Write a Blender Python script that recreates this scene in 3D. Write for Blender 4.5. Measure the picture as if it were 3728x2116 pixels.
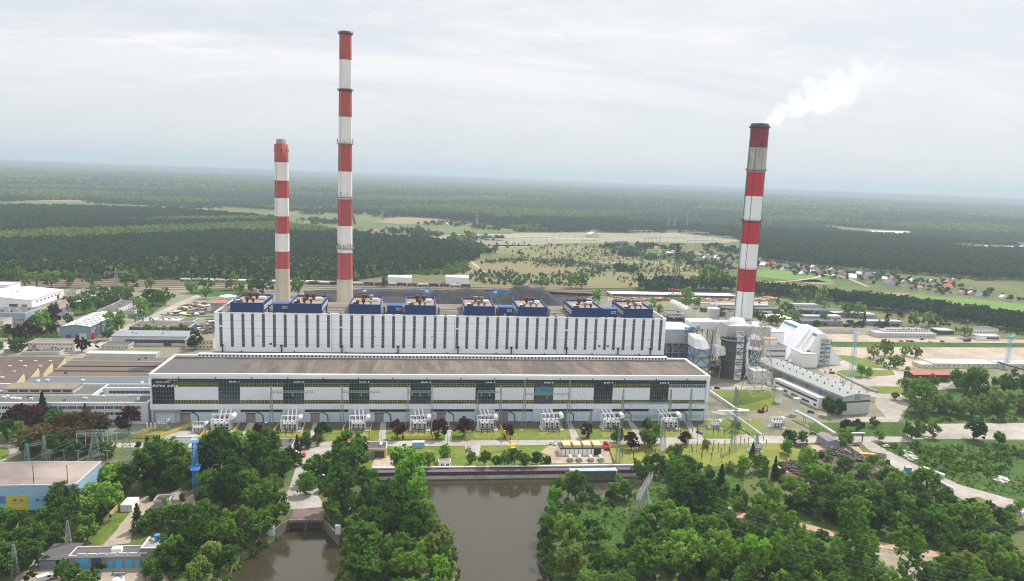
import bpy, math, random
import numpy as np
from mathutils import Vector, Matrix
for o in list(bpy.data.objects): bpy.data.objects.remove(o)
sc = bpy.context.scene
C = sc.collection
R_ = random.Random(11)
rad = math.radians

# ------------------------------------------------------------------ camera
CAM_H = 150.0
FPX, PITCH, ROLL, YAW = 2661.4, .15565, .03861, .12701
_cy, _sy, _cp, _sp = math.cos(YAW), math.sin(YAW), math.cos(PITCH), math.sin(PITCH)
CF = Vector((_sy*_cp, _cy*_cp, -_sp)); _R0 = Vector((_cy, -_sy, 0)); _U0 = _R0.cross(CF)
CR = math.cos(ROLL)*_R0 + math.sin(ROLL)*_U0; CU = -math.sin(ROLL)*_R0 + math.cos(ROLL)*_U0
cd = bpy.data.cameras.new('camera'); cam = bpy.data.objects.new('camera', cd); C.objects.link(cam)
cd.sensor_width = 36; cd.lens = 36*FPX/3728; cd.clip_start = 1; cd.clip_end = 120000
cam.matrix_world = Matrix(((CR.x, CU.x, -CF.x, 0), (CR.y, CU.y, -CF.y, 0), (CR.z, CU.z, -CF.z, CAM_H), (0, 0, 0, 1)))
sc.camera = cam

# ------------------------------------------------------------------ sun, sky, exposure
SUN_AZ, SUN_EL = rad(46), rad(55)          # azimuth from +Y (away from the camera) towards +X
SUN_STRENGTH, SKY_STRENGTH, CLOUD_LEVEL = 4.2, .082, 8.15
sd = bpy.data.lights.new('sun', 'SUN'); sd.energy = SUN_STRENGTH; sd.angle = rad(.5); sd.color = (1, .965, .91)
sun = bpy.data.objects.new('sun', sd); C.objects.link(sun)
sdir = Vector((math.sin(SUN_AZ)*math.cos(SUN_EL), math.cos(SUN_AZ)*math.cos(SUN_EL), math.sin(SUN_EL)))
sun.rotation_euler = sdir.to_track_quat('Z', 'Y').to_euler()
w = bpy.data.worlds.new('World'); sc.world = w; w.use_nodes = True
nt = w.node_tree; N = nt.nodes; L = nt.links
bg = N['Background']; bg.inputs[1].default_value = SKY_STRENGTH
sky = N.new('ShaderNodeTexSky'); sky.sky_type = 'NISHITA'; sky.sun_disc = False
sky.sun_elevation = SUN_EL; sky.sun_rotation = SUN_AZ; sky.altitude = 100; sky.dust_density = 2.2; sky.air_density = 1.0
tc = N.new('ShaderNodeTexCoord')
sep = N.new('ShaderNodeSeparateXYZ'); L.new(tc.outputs['Generated'], sep.inputs[0])
def wm(op, a, b=None, clamp=False):
    m = N.new('ShaderNodeMath'); m.operation = op; m.use_clamp = clamp
    for i, x in enumerate((a, b)):
        if x is None: continue
        if isinstance(x, (int, float)): m.inputs[i].default_value = x
        else: L.new(x, m.inputs[i])
    return m.outputs[0]
zc = wm('MAXIMUM', sep.outputs[2], .02)
zd = wm('ADD', zc, .16)                    # flat cloud sheet overhead, seen in perspective
cx, cyy = wm('DIVIDE', sep.outputs[0], zd), wm('DIVIDE', sep.outputs[1], zd)
cmb = N.new('ShaderNodeCombineXYZ'); L.new(cx, cmb.inputs[0]); L.new(cyy, cmb.inputs[1])
def wnoise(scale, detail, dist, rough=.55, off=0, sx=1):
    mp = N.new('ShaderNodeMapping'); mp.inputs['Location'].default_value = (off, off*.7, off*1.3)
    mp.inputs['Scale'].default_value = (sx, 1, 1); mp.inputs['Rotation'].default_value = (0, 0, .25)
    L.new(cmb.outputs[0], mp.inputs[0])
    n = N.new('ShaderNodeTexNoise'); n.inputs['Scale'].default_value = scale; n.inputs['Detail'].default_value = detail
    n.inputs['Roughness'].default_value = rough; n.inputs['Distortion'].default_value = dist
    L.new(mp.outputs[0], n.inputs['Vector']); return n.outputs[0]
def wramp(x, a, b):
    r = N.new('ShaderNodeMapRange'); r.inputs[1].default_value = a; r.inputs[2].default_value = b; r.clamp = True
    r.interpolation_type = 'SMOOTHSTEP'; L.new(x, r.inputs[0]); return r.outputs[0]
thin = wramp(wnoise(.8, 7, .5, .62, 3.1, .5), .40, .62)       # veil of high cloud
wisp = wramp(wnoise(2.2, 9, .9, .64, 8.4, .45), .50, .68)
puff = wramp(wnoise(5.0, 7, .4, .62, 1.7, .8), .60, .70)
high = wramp(sep.outputs[2], .03, .15)                        # the veil thickens with height above the horizon
cov = wm('MULTIPLY', wm('ADD', wm('MULTIPLY', thin, .75), wm('MULTIPLY', wisp, .45), True), wm('ADD', wm('MULTIPLY', high, .80), .14), True)
cov = wm('ADD', cov, wm('MULTIPLY', puff, .30), True)
cov = wm('MAXIMUM', cov, wramp(sep.outputs[2], .24, .5))
cov = wm('ADD', cov, .10, True)
cc = CLOUD_LEVEL
def wmix(f, a, b):
    k = N.new('ShaderNodeMix'); k.data_type = 'RGBA'
    for i, x in ((0, f), (6, a), (7, b)):
        if isinstance(x, tuple): k.inputs[i].default_value = (*x, 1)
        elif isinstance(x, (int, float)): k.inputs[i].default_value = x
        else: L.new(x, k.inputs[i])
    return k.outputs[2]
clear = wmix(.80, sky.outputs[0], (cc*.86, cc*.90, cc*.945))
final = wmix(cov, clear, (cc*1.05, cc*1.04, cc*1.045))
over = N.new('ShaderNodeMapRange'); L.new(sep.outputs[2], over.inputs[0]); over.inputs[1].default_value = .24; over.inputs[2].default_value = .6; over.inputs[3].default_value = 1; over.inputs[4].default_value = 1.5   # extra sky brightness added above the view, lifts the shaded facades
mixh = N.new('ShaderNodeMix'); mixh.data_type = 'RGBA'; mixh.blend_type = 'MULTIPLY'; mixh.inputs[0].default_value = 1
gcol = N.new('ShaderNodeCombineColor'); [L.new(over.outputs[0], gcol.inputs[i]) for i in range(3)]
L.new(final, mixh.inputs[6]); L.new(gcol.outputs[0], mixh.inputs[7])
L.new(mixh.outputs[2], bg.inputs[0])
sc.view_settings.view_transform = 'Standard'; sc.view_settings.look = 'None'
sc.view_settings.exposure = .51; sc.view_settings.gamma = 1
sc.render.engine = 'CYCLES'
sc.cycles.use_denoising = True; sc.cycles.denoising_prefilter = 'ACCURATE'; sc.cycles.filter_width = 1.05
sc.cycles.max_bounces = 8; sc.cycles.transparent_max_bounces = 6; sc.cycles.volume_bounces = 4
sc.cycles.diffuse_bounces = 3; sc.cycles.caustics_reflective = False; sc.cycles.caustics_refractive = False
sc.cycles.sample_clamp_indirect = 4

# ------------------------------------------------------------------ plan: from the surveyed photo to points on the ground
def ray(u, v):
    u, v = u*3728/2565, v*3728/2565
    return CF + CR*((u-1864)/FPX) - CU*((v-1058)/FPX)
def G(u, v, z=0.0):
    d = ray(u, v); t = (z-CAM_H)/d.z; return Vector((d.x*t, d.y*t, z))
def AtY(u, v, y):
    d = ray(u, v); t = y/d.y; return Vector((d.x*t, y, CAM_H+d.z*t))
def P(p):
    d = Vector((p[0], p[1], p[2]-CAM_H)); zz = d.dot(CF)
    return ((1864+FPX*d.dot(CR)/zz)/1.45341, (1058-FPX*d.dot(CU)/zz)/1.45341)
def hz(p, vtop):                              # height above ground point p that reaches row vtop
    lo, hi = 0.0, 400.0
    for _ in range(40):
        m = (lo+hi)/2
        if P((p[0], p[1], m))[1] > vtop: lo = m
        else: hi = m
    return lo
def pxm(p):                                   # metres per plan pixel at point p
    return (Vector((p[0], p[1], p[2]-CAM_H)).dot(CF))*1.45341/FPX
_K = .25049
def q0(c, x, y): return (641.25*c+_K*x, 344.0+_K*y)
def qa(c, x, y): return (641.25*c+_K*x, 619.2+_K*y)
def qb(c, x, y): return (641.25*c+_K*x, 894.4+_K*y)
def qc(c, x, y): return (641.25*c+_K*x, 1091.2+_K*y)
def z3(x, y): return ((2350+.28846*x)/1.45341, (1000+.28846*y)/1.45341)
def z4(x, y): return ((2600+.28846*x)/1.45341, (1050+.28846*y)/1.45341)

# ------------------------------------------------------------------ mesh helpers
WMAT = {}
class MB:
    def __init__(s): s.v = []; s.f = []; s.m = []
    def poly(s, pts, m=0):
        b = len(s.v); s.v.extend(tuple(p) for p in pts); s.f.append(tuple(range(b, b+len(pts)))); s.m.append(m); return s
    def box(s, x0, x1, y0, y1, z0, z1, m=0, top=None):
        return s.prism(((x0, y0), (x1, y0), (x1, y1), (x0, y1)), z0, z1, m, top)
    def prism(s, pts, z0, z1, m=0, top=None):
        b = len(s.v); n = len(pts)
        s.v += [(p[0], p[1], z0) for p in pts] + [(p[0], p[1], z1) for p in pts]
        for i in range(n):
            j = (i+1) % n; s.f.append((b+i, b+j, b+n+j, b+n+i)); s.m.append(m)
        s.f.append(tuple(range(b+n, b+2*n))); s.m.append(m if top is None else top)
        s.f.append(tuple(range(b+n-1, b-1, -1))); s.m.append(m); return s
    def cyl(s, p0, p1, r0, r1=None, n=12, m=0, cap=True):
        r1 = r0 if r1 is None else r1
        p0, p1 = Vector(p0), Vector(p1); d = (p1-p0); d = d.normalized() if d.length > 1e-6 else Vector((0, 0, 1))
        a = Vector((1, 0, 0)) if abs(d.x) < .9 else Vector((0, 1, 0))
        e1 = d.cross(a).normalized(); e2 = d.cross(e1); b = len(s.v)
        for (p, r) in ((p0, r0), (p1, r1)):
            for i in range(n):
                t = 2*math.pi*(i+.5)/n; s.v.append(tuple(p+e1*(r*math.cos(t))+e2*(r*math.sin(t))))
        for i in range(n):
            j = (i+1) % n; s.f.append((b+i, b+n+i, b+n+j, b+j)); s.m.append(m)
        if cap:
            s.f.append(tuple(b+i for i in range(n))); s.m.append(m)
            s.f.append(tuple(b+n+i for i in range(n-1, -1, -1))); s.m.append(m)
        return s
    def lathe(s, x, y, prof, n=32, ms=None):
        b = len(s.v)
        for (r, z) in prof:
            for i in range(n):
                t = 2*math.pi*i/n; s.v.append((x+r*math.cos(t), y+r*math.sin(t), z))
        for k in range(len(prof)-1):
            for i in range(n):
                j = (i+1) % n
                s.f.append((b+k*n+i, b+k*n+j, b+(k+1)*n+j, b+(k+1)*n+i)); s.m.append(ms[k] if ms else 0)
        return s
    def bar(s, p0, p1, w, m=0): return s.cyl(p0, p1, w*.7071, None, 4, m)
    def path(s, pts, r, n=6, m=0):
        for a, b in zip(pts[:-1], pts[1:]): s.cyl(a, b, r, None, n, m)
        return s
    def build(s, name, mats, parent=None, world=False, smooth=False, loc=None):
        me = bpy.data.meshes.new(name)
        vs = s.v
        if world and parent is not None:
            iv = WMAT[parent].inverted(); vs = [tuple(iv @ Vector(p)) for p in vs]
        me.from_pydata(vs, [], s.f)
        mats = mats if isinstance(mats, (list, tuple)) else [mats]
        for m in mats: me.materials.append(m)
        if len(mats) > 1: me.polygons.foreach_set('material_index', s.m)
        if smooth: me.polygons.foreach_set('use_smooth', [True]*len(s.f))
        me.update()
        o = bpy.data.objects.new(name, me); C.objects.link(o)
        if loc is not None: o.location = loc
        if parent is not None:
            o.parent = parent; WMAT[o] = WMAT[parent].copy()
        else: WMAT[o] = Matrix.Translation(loc) if loc is not None else Matrix()
        return o
def tag(o, label=None, cat=None, group=None, kind=None):
    if label: o['label'] = label
    if cat: o['category'] = cat
    if group: o['group'] = group
    if kind: o['kind'] = kind
    return o
def thing(name, label, cat, loc=(0, 0, 0), rot=0.0, group=None):
    o = bpy.data.objects.new(name, None); C.objects.link(o); o.empty_display_size = 1
    o.location = loc; o.rotation_euler = (0, 0, rot)
    WMAT[o] = Matrix.Translation(Vector(loc)) @ Matrix.Rotation(rot, 4, 'Z')
    return tag(o, label, cat, group)
KIDS = {}
def kids(o):
    return o.children
def dup(root, loc=None, rot=None, scale=None, label=None, group=None):
    def cp(o, par):
        c = o.copy(); C.objects.link(c)
        if par is not None: c.parent = par
        for ch in o.children: cp(ch, c)
        return c
    r = cp(root, None)
    if loc is not None: r.location = loc
    if rot is not None: r.rotation_euler = (0, 0, rot)
    if scale is not None: r.scale = scale if isinstance(scale, (tuple, list)) else (scale,)*3
    WMAT[r] = Matrix.Translation(r.location) @ Matrix.Rotation(r.rotation_euler.z, 4, 'Z')
    if label: r['label'] = label
    if group: r['group'] = group
    return r

# ------------------------------------------------------------------ materials
def lin(c):
    return tuple(((x/255)/12.92 if x/255 <= .04045 else ((x/255+.055)/1.055)**2.4) for x in c)
MATS = {}
def mat(name, rgb, rough=.8, var=.12, scale=.15, metal=0.0, rgb2=None, streak=0.0, bump=0.0, spec=.3, rnd=0.0, detail=5, fine=0.0):
    """rgb: 0..255 albedo; large-scale tone noise towards rgb2; streak: vertical run marks; rnd: per-object tone"""
    if name in MATS: return MATS[name]
    m = bpy.data.materials.new(name); m.use_nodes = True; MATS[name] = m
    n, l = m.node_tree.nodes, m.node_tree.links; b = n['Principled BSDF']
    b.inputs['Roughness'].default_value = rough; b.inputs['Metallic'].default_value = metal
    b.inputs['Specular IOR Level'].default_value = spec
    a = lin(rgb); a2 = lin(rgb2) if rgb2 else tuple(x*(1-var*1.6) for x in a)
    geo = n.new('ShaderNodeNewGeometry')
    def noise(sc_, det, vec=geo.outputs['Position'], stretch=None):
        if stretch:
            mp = n.new('ShaderNodeMapping'); mp.inputs['Scale'].default_value = stretch; l.new(vec, mp.inputs[0]); vec = mp.outputs[0]
        t = n.new('ShaderNodeTexNoise'); t.inputs['Scale'].default_value = sc_; t.inputs['Detail'].default_value = det
        t.inputs['Roughness'].default_value = .6; l.new(vec, t.inputs['Vector']); return t.outputs[0]
    def rng(x, lo, hi):
        r = n.new('ShaderNodeMapRange'); r.inputs[1].default_value = lo; r.inputs[2].default_value = hi; l.new(x, r.inputs[0]); return r.outputs[0]
    mx = n.new('ShaderNodeMix'); mx.data_type = 'RGBA'; mx.inputs[6].default_value = (*a, 1); mx.inputs[7].default_value = (*a2, 1)
    l.new(rng(noise(scale, detail), .35, .68), mx.inputs[0]); col = mx.outputs[2]
    def mul(col, fac, lo):
        k = n.new('ShaderNodeMix'); k.data_type = 'RGBA'; k.blend_type = 'MULTIPLY'; l.new(fac, k.inputs[0])
        l.new(col, k.inputs[6]); k.inputs[7].default_value = (lo, lo, lo, 1); return k.outputs[2]
    if streak: col = mul(col, rng(noise(1.0, 4, stretch=(.9, .9, .035)), .5, .75), 1-streak)
    if fine: col = mul(col, rng(noise(scale*9, 3), .4, .7), 1-fine)
    if rnd:
        oi = n.new('ShaderNodeObjectInfo'); col = mul(col, oi.outputs['Random'], 1-rnd)
    l.new(col, b.inputs['Base Color'])
    if bump:
        bp = n.new('ShaderNodeBump'); bp.inputs['Strength'].default_value = bump; bp.inputs['Distance'].default_value = .3
        l.new(noise(scale*8, 4), bp.inputs['Height']); l.new(bp.outputs[0], b.inputs['Normal'])
    return m
def leafmat(name, rgb, rgb2, rnd=.35, trans=.38):
    m = bpy.data.materials.new(name); m.use_nodes = True; MATS[name] = m
    n, l = m.node_tree.nodes, m.node_tree.links; n.remove(n['Principled BSDF']); out = n['Material Output']
    geo = n.new('ShaderNodeNewGeometry'); oi = n.new('ShaderNodeObjectInfo')
    t = n.new('ShaderNodeTexNoise'); t.inputs['Scale'].default_value = .35; t.inputs['Detail'].default_value = 3
    l.new(geo.outputs['Position'], t.inputs['Vector'])
    mx = n.new('ShaderNodeMix'); mx.data_type = 'RGBA'; mx.inputs[6].default_value = (*lin(rgb), 1); mx.inputs[7].default_value = (*lin(rgb2), 1)
    ad = n.new('ShaderNodeMath'); ad.operation = 'MULTIPLY_ADD'; l.new(oi.outputs['Random'], ad.inputs[0]); ad.inputs[1].default_value = 1.0; l.new(t.outputs[0], ad.inputs[2])
    r = n.new('ShaderNodeMapRange'); r.inputs[1].default_value = .35; r.inputs[2].default_value = 1.35; l.new(ad.outputs[0], r.inputs[0]); l.new(r.outputs[0], mx.inputs[0])
    k = n.new('ShaderNodeHueSaturation'); l.new(mx.outputs[2], k.inputs['Color'])
    rv = n.new('ShaderNodeMapRange'); rv.inputs[3].default_value = 1-rnd; rv.inputs[4].default_value = 1+rnd*.6; l.new(oi.outputs['Random'], rv.inputs[0]); l.new(rv.outputs[0], k.inputs['Value'])
    d = n.new('ShaderNodeBsdfDiffuse'); tr = n.new('ShaderNodeBsdfTranslucent'); ms = n.new('ShaderNodeMixShader'); ms.inputs[0].default_value = trans
    l.new(k.outputs[0], d.inputs[0]); l.new(k.outputs[0], tr.inputs[0]); l.new(d.outputs[0], ms.inputs[1]); l.new(tr.outputs[0], ms.inputs[2])
    l.new(ms.outputs[0], out.inputs[0]); return m

M_white = mat('white_paint', (236, 236, 236), .6, .06, .05, streak=.10)
M_white2 = mat('white_sheet', (228, 228, 230), .5, .05, .06, streak=.07)
M_panel = mat('facade_panel', (218, 221, 231), .6, .05, .04, streak=.06)
M_paleblue = mat('pale_blue_wall', (196, 210, 224), .7, .1, .08, streak=.15)
M_light = mat('light_grey', (186, 186, 188), .7, .1, .1, streak=.12)
M_grey = mat('mid_grey', (138, 140, 143), .7, .12, .12, streak=.12)
M_dark = mat('dark_grey', (70, 72, 76), .7, .15, .2)
M_steel = mat('galvanised_steel', (150, 156, 158), .45, .1, .3, metal=.3)
M_greensteel = mat('green_steel', (112, 142, 134), .5, .12, .4)
M_black = mat('black_steel', (38, 38, 42), .6, .1, .3)
M_blue = mat('blue_cladding', (6, 46, 98), .5, .08, .1, streak=.08)
M_bluemast = mat('blue_paint', (40, 128, 196), .5, .1, .4)
M_rust = mat('rust', (92, 52, 42), .9, .25, .5)
M_yellow = mat('yellow_paint', (222, 178, 40), .5, .1, .4)
M_orange = mat('orange_paint', (214, 104, 30), .5, .1, .4)
M_redp = mat('red_paint', (176, 38, 34), .5, .1, .4)
M_cream = mat('cream_render', (204, 196, 172), .85, .1, .1, streak=.12)
M_ochre = mat('ochre_render', (206, 172, 96), .85, .1, .1, streak=.1)
M_concrete = mat('concrete', (178, 172, 160), .9, .15, .12, streak=.18)
M_glass = mat('dark_glass', (26, 34, 44), .15, .25, .35, spec=.5)
M_glassb = mat('green_glass', (30, 54, 64), .15, .3, .3, spec=.5)
M_win = mat('window_glass', (58, 66, 76), .2, .2, .6, spec=.5, rnd=.5)
M_mull = mat('mullion_grey', (98, 106, 108), .6, .05, .3)
M_yframe = mat('yellowish_frame', (158, 154, 72), .6, .1, .3)
M_trunk = mat('bark', (84, 68, 52), .95, .2, .8)
M_roofg = mat('felt_roof_grey', (92, 90, 88), .95, .18, .05, fine=.15)
M_roofb = mat('felt_roof_brown', (104, 92, 84), .95, .2, .06, fine=.15)
M_rooflt = mat('sheet_roof_light', (192, 194, 196), .5, .06, .08, fine=.05)
M_roofy = mat('mossy_roof', (124, 112, 90), .95, .25, .12, rgb2=(108, 104, 98), fine=.15)
# ------------------------------------------------------------------ terrain and water
WATER_Z = -4.0
QY = G(1300, 1181).y                       # quay front line
def terr(x, y):
    r = np.hypot(x, y); a = np.clip((r-3300)/5000, 0, 1)
    h = 9*np.sin(x/2300+1.2)*np.sin(y/3100+.4) + 9*np.sin((x+y)/1700) + 5*np.sin(x/900-y/2100+2) + 6*np.sin(y/1300+x/4100+.6)
    return a*(h+4)
river_px = [(900, 1190), (1070, 1190), (1480, 1190), (1610, 1192), (1606, 1224), (1510, 1248), (1415, 1272), (1362, 1304), (1352, 1370), (1392, 1456), (1400, 1680), (1165, 1680), (1150, 1456), (1138, 1400), (1112, 1335), (1078, 1280), (1066, 1240), (900, 1222)]
RIVER = [G(u, v, WATER_Z).xy for u, v in river_px]
RIVER = [Vector((p.x, QY)) if 0 <= i <= 3 else p for i, p in enumerate(RIVER)]
RIVER[0].x -= 4
pool_px = [(727, 1338), (812, 1345), (850, 1362), (872, 1372), (868, 1400), (850, 1456), (830, 1680), (420, 1680), (560, 1456), (598, 1412), (640, 1380), (690, 1352)]
POOL = [G(u, v, WATER_Z).xy for u, v in pool_px]
POOL[0] = Vector((G(*qc(1, 325, 860)).x+.8, G(*qc(1, 500, 850)).y+7)); POOL[1] = Vector((G(*qc(1, 668, 860)).x-.8, G(*qc(1, 500, 850)).y+7))
def inside(poly, X, Y):
    X = np.asarray(X, float); Y = np.asarray(Y, float); r = np.zeros(X.shape, bool); n = len(poly)
    for i in range(n):
        x0, y0 = poly[i][0], poly[i][1]; x1, y1 = poly[(i+1) % n][0], poly[(i+1) % n][1]
        if y0 == y1: continue
        c = ((y0 > Y) != (y1 > Y)) & (X < (x1-x0)*(Y-y0)/(y1-y0)+x0); r ^= c
    return r
def sdist(poly, X, Y):
    d = np.full(X.shape, 1e9); n = len(poly)
    for i in range(n):
        ax, ay = poly[i]; bx, by = poly[(i+1) % n]; ex, ey = bx-ax, by-ay
        t = np.clip(((X-ax)*ex+(Y-ay)*ey)/(ex*ex+ey*ey+1e-9), 0, 1)
        d = np.minimum(d, np.hypot(X-ax-t*ex, Y-ay-t*ey))
    return np.where(inside(poly, X, Y), d, -d)
def lines(a, b, step, lo, hi, g):
    m = list(np.arange(a, b+.01, step)); s = step; x = m[-1]
    while x < hi: s *= g; x += s; m.append(x)
    s = step; x = a; pre = []
    while x > lo: s *= g; x -= s; pre.append(x)
    return np.array(pre[::-1]+m)
def ground_z(X, Y):
    z = terr(X, Y); z = np.where(np.hypot(X, Y) < 3300, 0, z)
    for poly in (RIVER, POOL):
        xs = [p[0] for p in poly]; ys = [p[1] for p in poly]
        k = (X > min(xs)-8) & (X < max(xs)+8) & (Y > min(ys)-8) & (Y < max(ys)+8)
        if k.any():
            s = sdist(poly, X[k], Y[k]); t = np.clip((s+3.5)/7.5, 0, 1); z[k] = np.minimum(z[k], -8*t*t*(3-2*t))
    return z
gx = lines(-160, 130, 2.2, -30000, 30000, 1.075); gy = lines(150, 352, 2.2, -500, 30000, 1.06)
XX, YY = np.meshgrid(gx, gy); ZZ = ground_z(XX.ravel().copy(), YY.ravel().copy())
nx, ny = len(gx), len(gy)
V_ = np.stack([XX.ravel(), YY.ravel(), ZZ], 1)
i_, j_ = np.meshgrid(np.arange(nx-1), np.arange(ny-1)); k_ = (j_*nx+i_).ravel()
F_ = np.stack([k_, k_+1, k_+nx+1, k_+nx], 1)
def npmesh(name, V, F, mats, smooth=False, mi=None):
    me = bpy.data.meshes.new(name); nv, nf, k = len(V), len(F), F.shape[1]
    me.vertices.add(nv); me.vertices.foreach_set('co', np.ascontiguousarray(V, dtype=np.float32).ravel())
    me.loops.add(nf*k); me.loops.foreach_set('vertex_index', np.ascontiguousarray(F, dtype=np.int32).ravel())
    me.polygons.add(nf); me.polygons.foreach_set('loop_start', np.arange(0, nf*k, k, dtype=np.int32))
    if smooth: me.polygons.foreach_set('use_smooth', np.ones(nf, dtype=bool))
    for m in (mats if isinstance(mats, (list, tuple)) else [mats]): me.materials.append(m)
    if mi is not None: me.polygons.foreach_set('material_index', np.ascontiguousarray(mi, dtype=np.int32))
    me.update(calc_edges=True); me.validate(); return me
def grassmat(name, a, b, c, s1=.012, s2=.11, s3=1.3, bump=0):
    m = bpy.data.materials.new(name); m.use_nodes = True; MATS[name] = m
    n, l = m.node_tree.nodes, m.node_tree.links; p = n['Principled BSDF']; p.inputs['Roughness'].default_value = .95; p.inputs['Specular IOR Level'].default_value = .1
    geo = n.new('ShaderNodeNewGeometry')
    def nz(s, d, lo, hi):
        t = n.new('ShaderNodeTexNoise'); t.inputs['Scale'].default_value = s; t.inputs['Detail'].default_value = d; t.inputs['Roughness'].default_value = .62
        l.new(geo.outputs['Position'], t.inputs['Vector']); r = n.new('ShaderNodeMapRange'); r.inputs[1].default_value = lo; r.inputs[2].default_value = hi
        l.new(t.outputs[0], r.inputs[0]); return r.outputs[0]
    def mix(f, x, y, bt='MIX'):
        k = n.new('ShaderNodeMix'); k.data_type = 'RGBA'; k.blend_type = bt; l.new(f, k.inputs[0])
        for i, q in ((6, x), (7, y)):
            if isinstance(q, tuple): k.inputs[i].default_value = (*q, 1)
            else: l.new(q, k.inputs[i])
        return k.outputs[2]
    col = mix(nz(s1, 6, .38, .62), lin(a), lin(b)); col = mix(nz(s2, 7, .52, .72), col, lin(c))
    col = mix(nz(s3, 4, .35, .75), col, (.55, .6, .5), 'MULTIPLY'); l.new(col, p.inputs['Base Color']); return m
M_ground = grassmat('meadow_ground', (74, 90, 48), (100, 102, 64), (120, 112, 84), .006, .05, .6)
M_lawn = grassmat('lawn_grass', (84, 105, 40), (108, 118, 52), (128, 126, 68), .03, .2, 1.4)
M_lawn2 = grassmat('dry_lawn_grass', (108, 118, 52), (126, 126, 64), (142, 134, 82), .05, .25, 1.4)
M_rough = grassmat('rough_grass', (48, 76, 28), (66, 92, 38), (98, 98, 58), .03, .14, .9)
M_fieldg = grassmat('field_green', (84, 98, 62), (100, 108, 72), (116, 114, 84), .004, .03, .3)
M_fieldb = grassmat('field_bright', (88, 124, 58), (104, 128, 66), (128, 128, 84), .008, .05, .4)
M_fieldt = grassmat('field_tan', (142, 126, 100), (130, 118, 94), (114, 110, 82), .006, .05, .4)
M_heath = grassmat('heath', (122, 108, 86), (112, 114, 74), (132, 120, 98), .008, .05, .5)
M_conc = mat('concrete_paving', (162, 155, 147), .92, .12, .035, rgb2=(132, 126, 117), fine=.22, spec=.15)
M_road = mat('road_concrete', (160, 154, 149), .92, .1, .06, rgb2=(134, 129, 123), fine=.2, spec=.15)
M_asph = mat('old_asphalt', (120, 116, 112), .93, .15, .05, rgb2=(142, 134, 124), fine=.15, spec=.15)
M_dirt = mat('pale_dirt', (170, 157, 142), .95, .2, .03, rgb2=(138, 126, 110), fine=.25, spec=.1)
M_yard = mat('yard_ground', (132, 124, 114), .95, .2, .03, rgb2=(98, 104, 74), fine=.22, spec=.1)
M_ballast = mat('rail_ballast', (108, 97, 86), .95, .2, .05, rgb2=(104, 98, 76), fine=.3, spec=.1)
M_pink = mat('gravel_path_pink', (176, 140, 122), .95, .15, .1, rgb2=(150, 126, 108), fine=.15, spec=.1)
M_coal = mat('coal', (34, 34, 38), .9, .3, .15, rgb2=(58, 56, 58), fine=.35, spec=.2)
o = bpy.data.objects.new('ground', npmesh('ground', V_, F_, M_ground, True)); C.objects.link(o); tag(o, kind='structure')
# river water
m = bpy.data.materials.new('river_water'); m.use_nodes = True; MATS['river_water'] = m
n, l = m.node_tree.nodes, m.node_tree.links; p = n['Principled BSDF']
p.inputs['Base Color'].default_value = (*lin((52, 48, 35)), 1); p.inputs['Roughness'].default_value = .07; p.inputs['IOR'].default_value = 1.36; p.inputs['Specular IOR Level'].default_value = .75
geo = n.new('ShaderNodeNewGeometry')
def wn(s, d, st):
    mp = n.new('ShaderNodeMapping'); mp.inputs['Scale'].default_value = st; mp.inputs['Rotation'].default_value = (0, 0, .5); l.new(geo.outputs['Position'], mp.inputs[0])
    t = n.new('ShaderNodeTexNoise'); t.inputs['Scale'].default_value = s; t.inputs['Detail'].default_value = d; t.inputs['Distortion'].default_value = .6; l.new(mp.outputs[0], t.inputs['Vector']); return t.outputs[0]
bp = n.new('ShaderNodeBump'); bp.inputs['Strength'].default_value = .38; bp.inputs['Distance'].default_value = .10; l.new(wn(.9, 4, (1, .55, 1)), bp.inputs['Height'])
rr = n.new('ShaderNodeMapRange'); rr.inputs[1].default_value = .42; rr.inputs[2].default_value = .62; rr.inputs[3].default_value = .04; rr.inputs[4].default_value = .22
l.new(wn(.05, 4, (1, .4, 1)), rr.inputs[0]); l.new(rr.outputs[0], p.inputs['Roughness']); l.new(bp.outputs[0], p.inputs['Normal'])
mb = MB(); mb.poly([(-190, 120, WATER_Z), (160, 120, WATER_Z), (160, QY+.6, WATER_Z), (-190, QY+.6, WATER_Z)]); tag(mb.build('river_water', m), kind='structure')

SHZ = {}
def sheet(name, pts, m, z=.06, world=False):
    mb = MB(); q = [(p[0], p[1], z) if world else tuple(G(p[0], p[1])[:2])+(z,) for p in pts]
    ar = sum(q[i][0]*q[(i+1) % len(q)][1]-q[(i+1) % len(q)][0]*q[i][1] for i in range(len(q)))
    mb.poly(q if ar > 0 else q[::-1])
    return tag(mb.build(name, m), kind='structure')
def qp(fn, c, *pts): return [fn(c, x, y) for x, y in pts]
def rect(x0, x1, y0, y1): return [(x0, y0), (x1, y0), (x1, y1), (x0, y1)]
def smooth_pts(pts, it=2):
    for _ in range(it):
        r = []
        for i in range(len(pts)):
            a, b = Vector(pts[i][:2]), Vector(pts[(i+1) % len(pts)][:2]); r += [a*.75+b*.25, a*.25+b*.75]
        pts = r
    return pts
def strip(name, px, wid, m, z=.1, fn=None):
    """ribbon along plan points, for paths and roads; wid in metres"""
    ps = [G(*p).xy for p in px]
    for _ in range(2):
        r = [ps[0]]
        for a, b in zip(ps[:-1], ps[1:]): r += [a*.75+b*.25, a*.25+b*.75]
        ps = r+[ps[-1]]
    mb = MB(); L_, Rr = [], []
    for i, p in enumerate(ps):
        d = (ps[min(i+1, len(ps)-1)]-ps[max(i-1, 0)]).normalized(); nn = Vector((-d.y, d.x))*wid/2
        L_.append((p.x+nn.x, p.y+nn.y, z)); Rr.append((p.x-nn.x, p.y-nn.y, z))
    for i in range(len(ps)-1): mb.poly([Rr[i], Rr[i+1], L_[i+1], L_[i]])
    return tag(mb.build(name, m), kind='structure')
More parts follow.
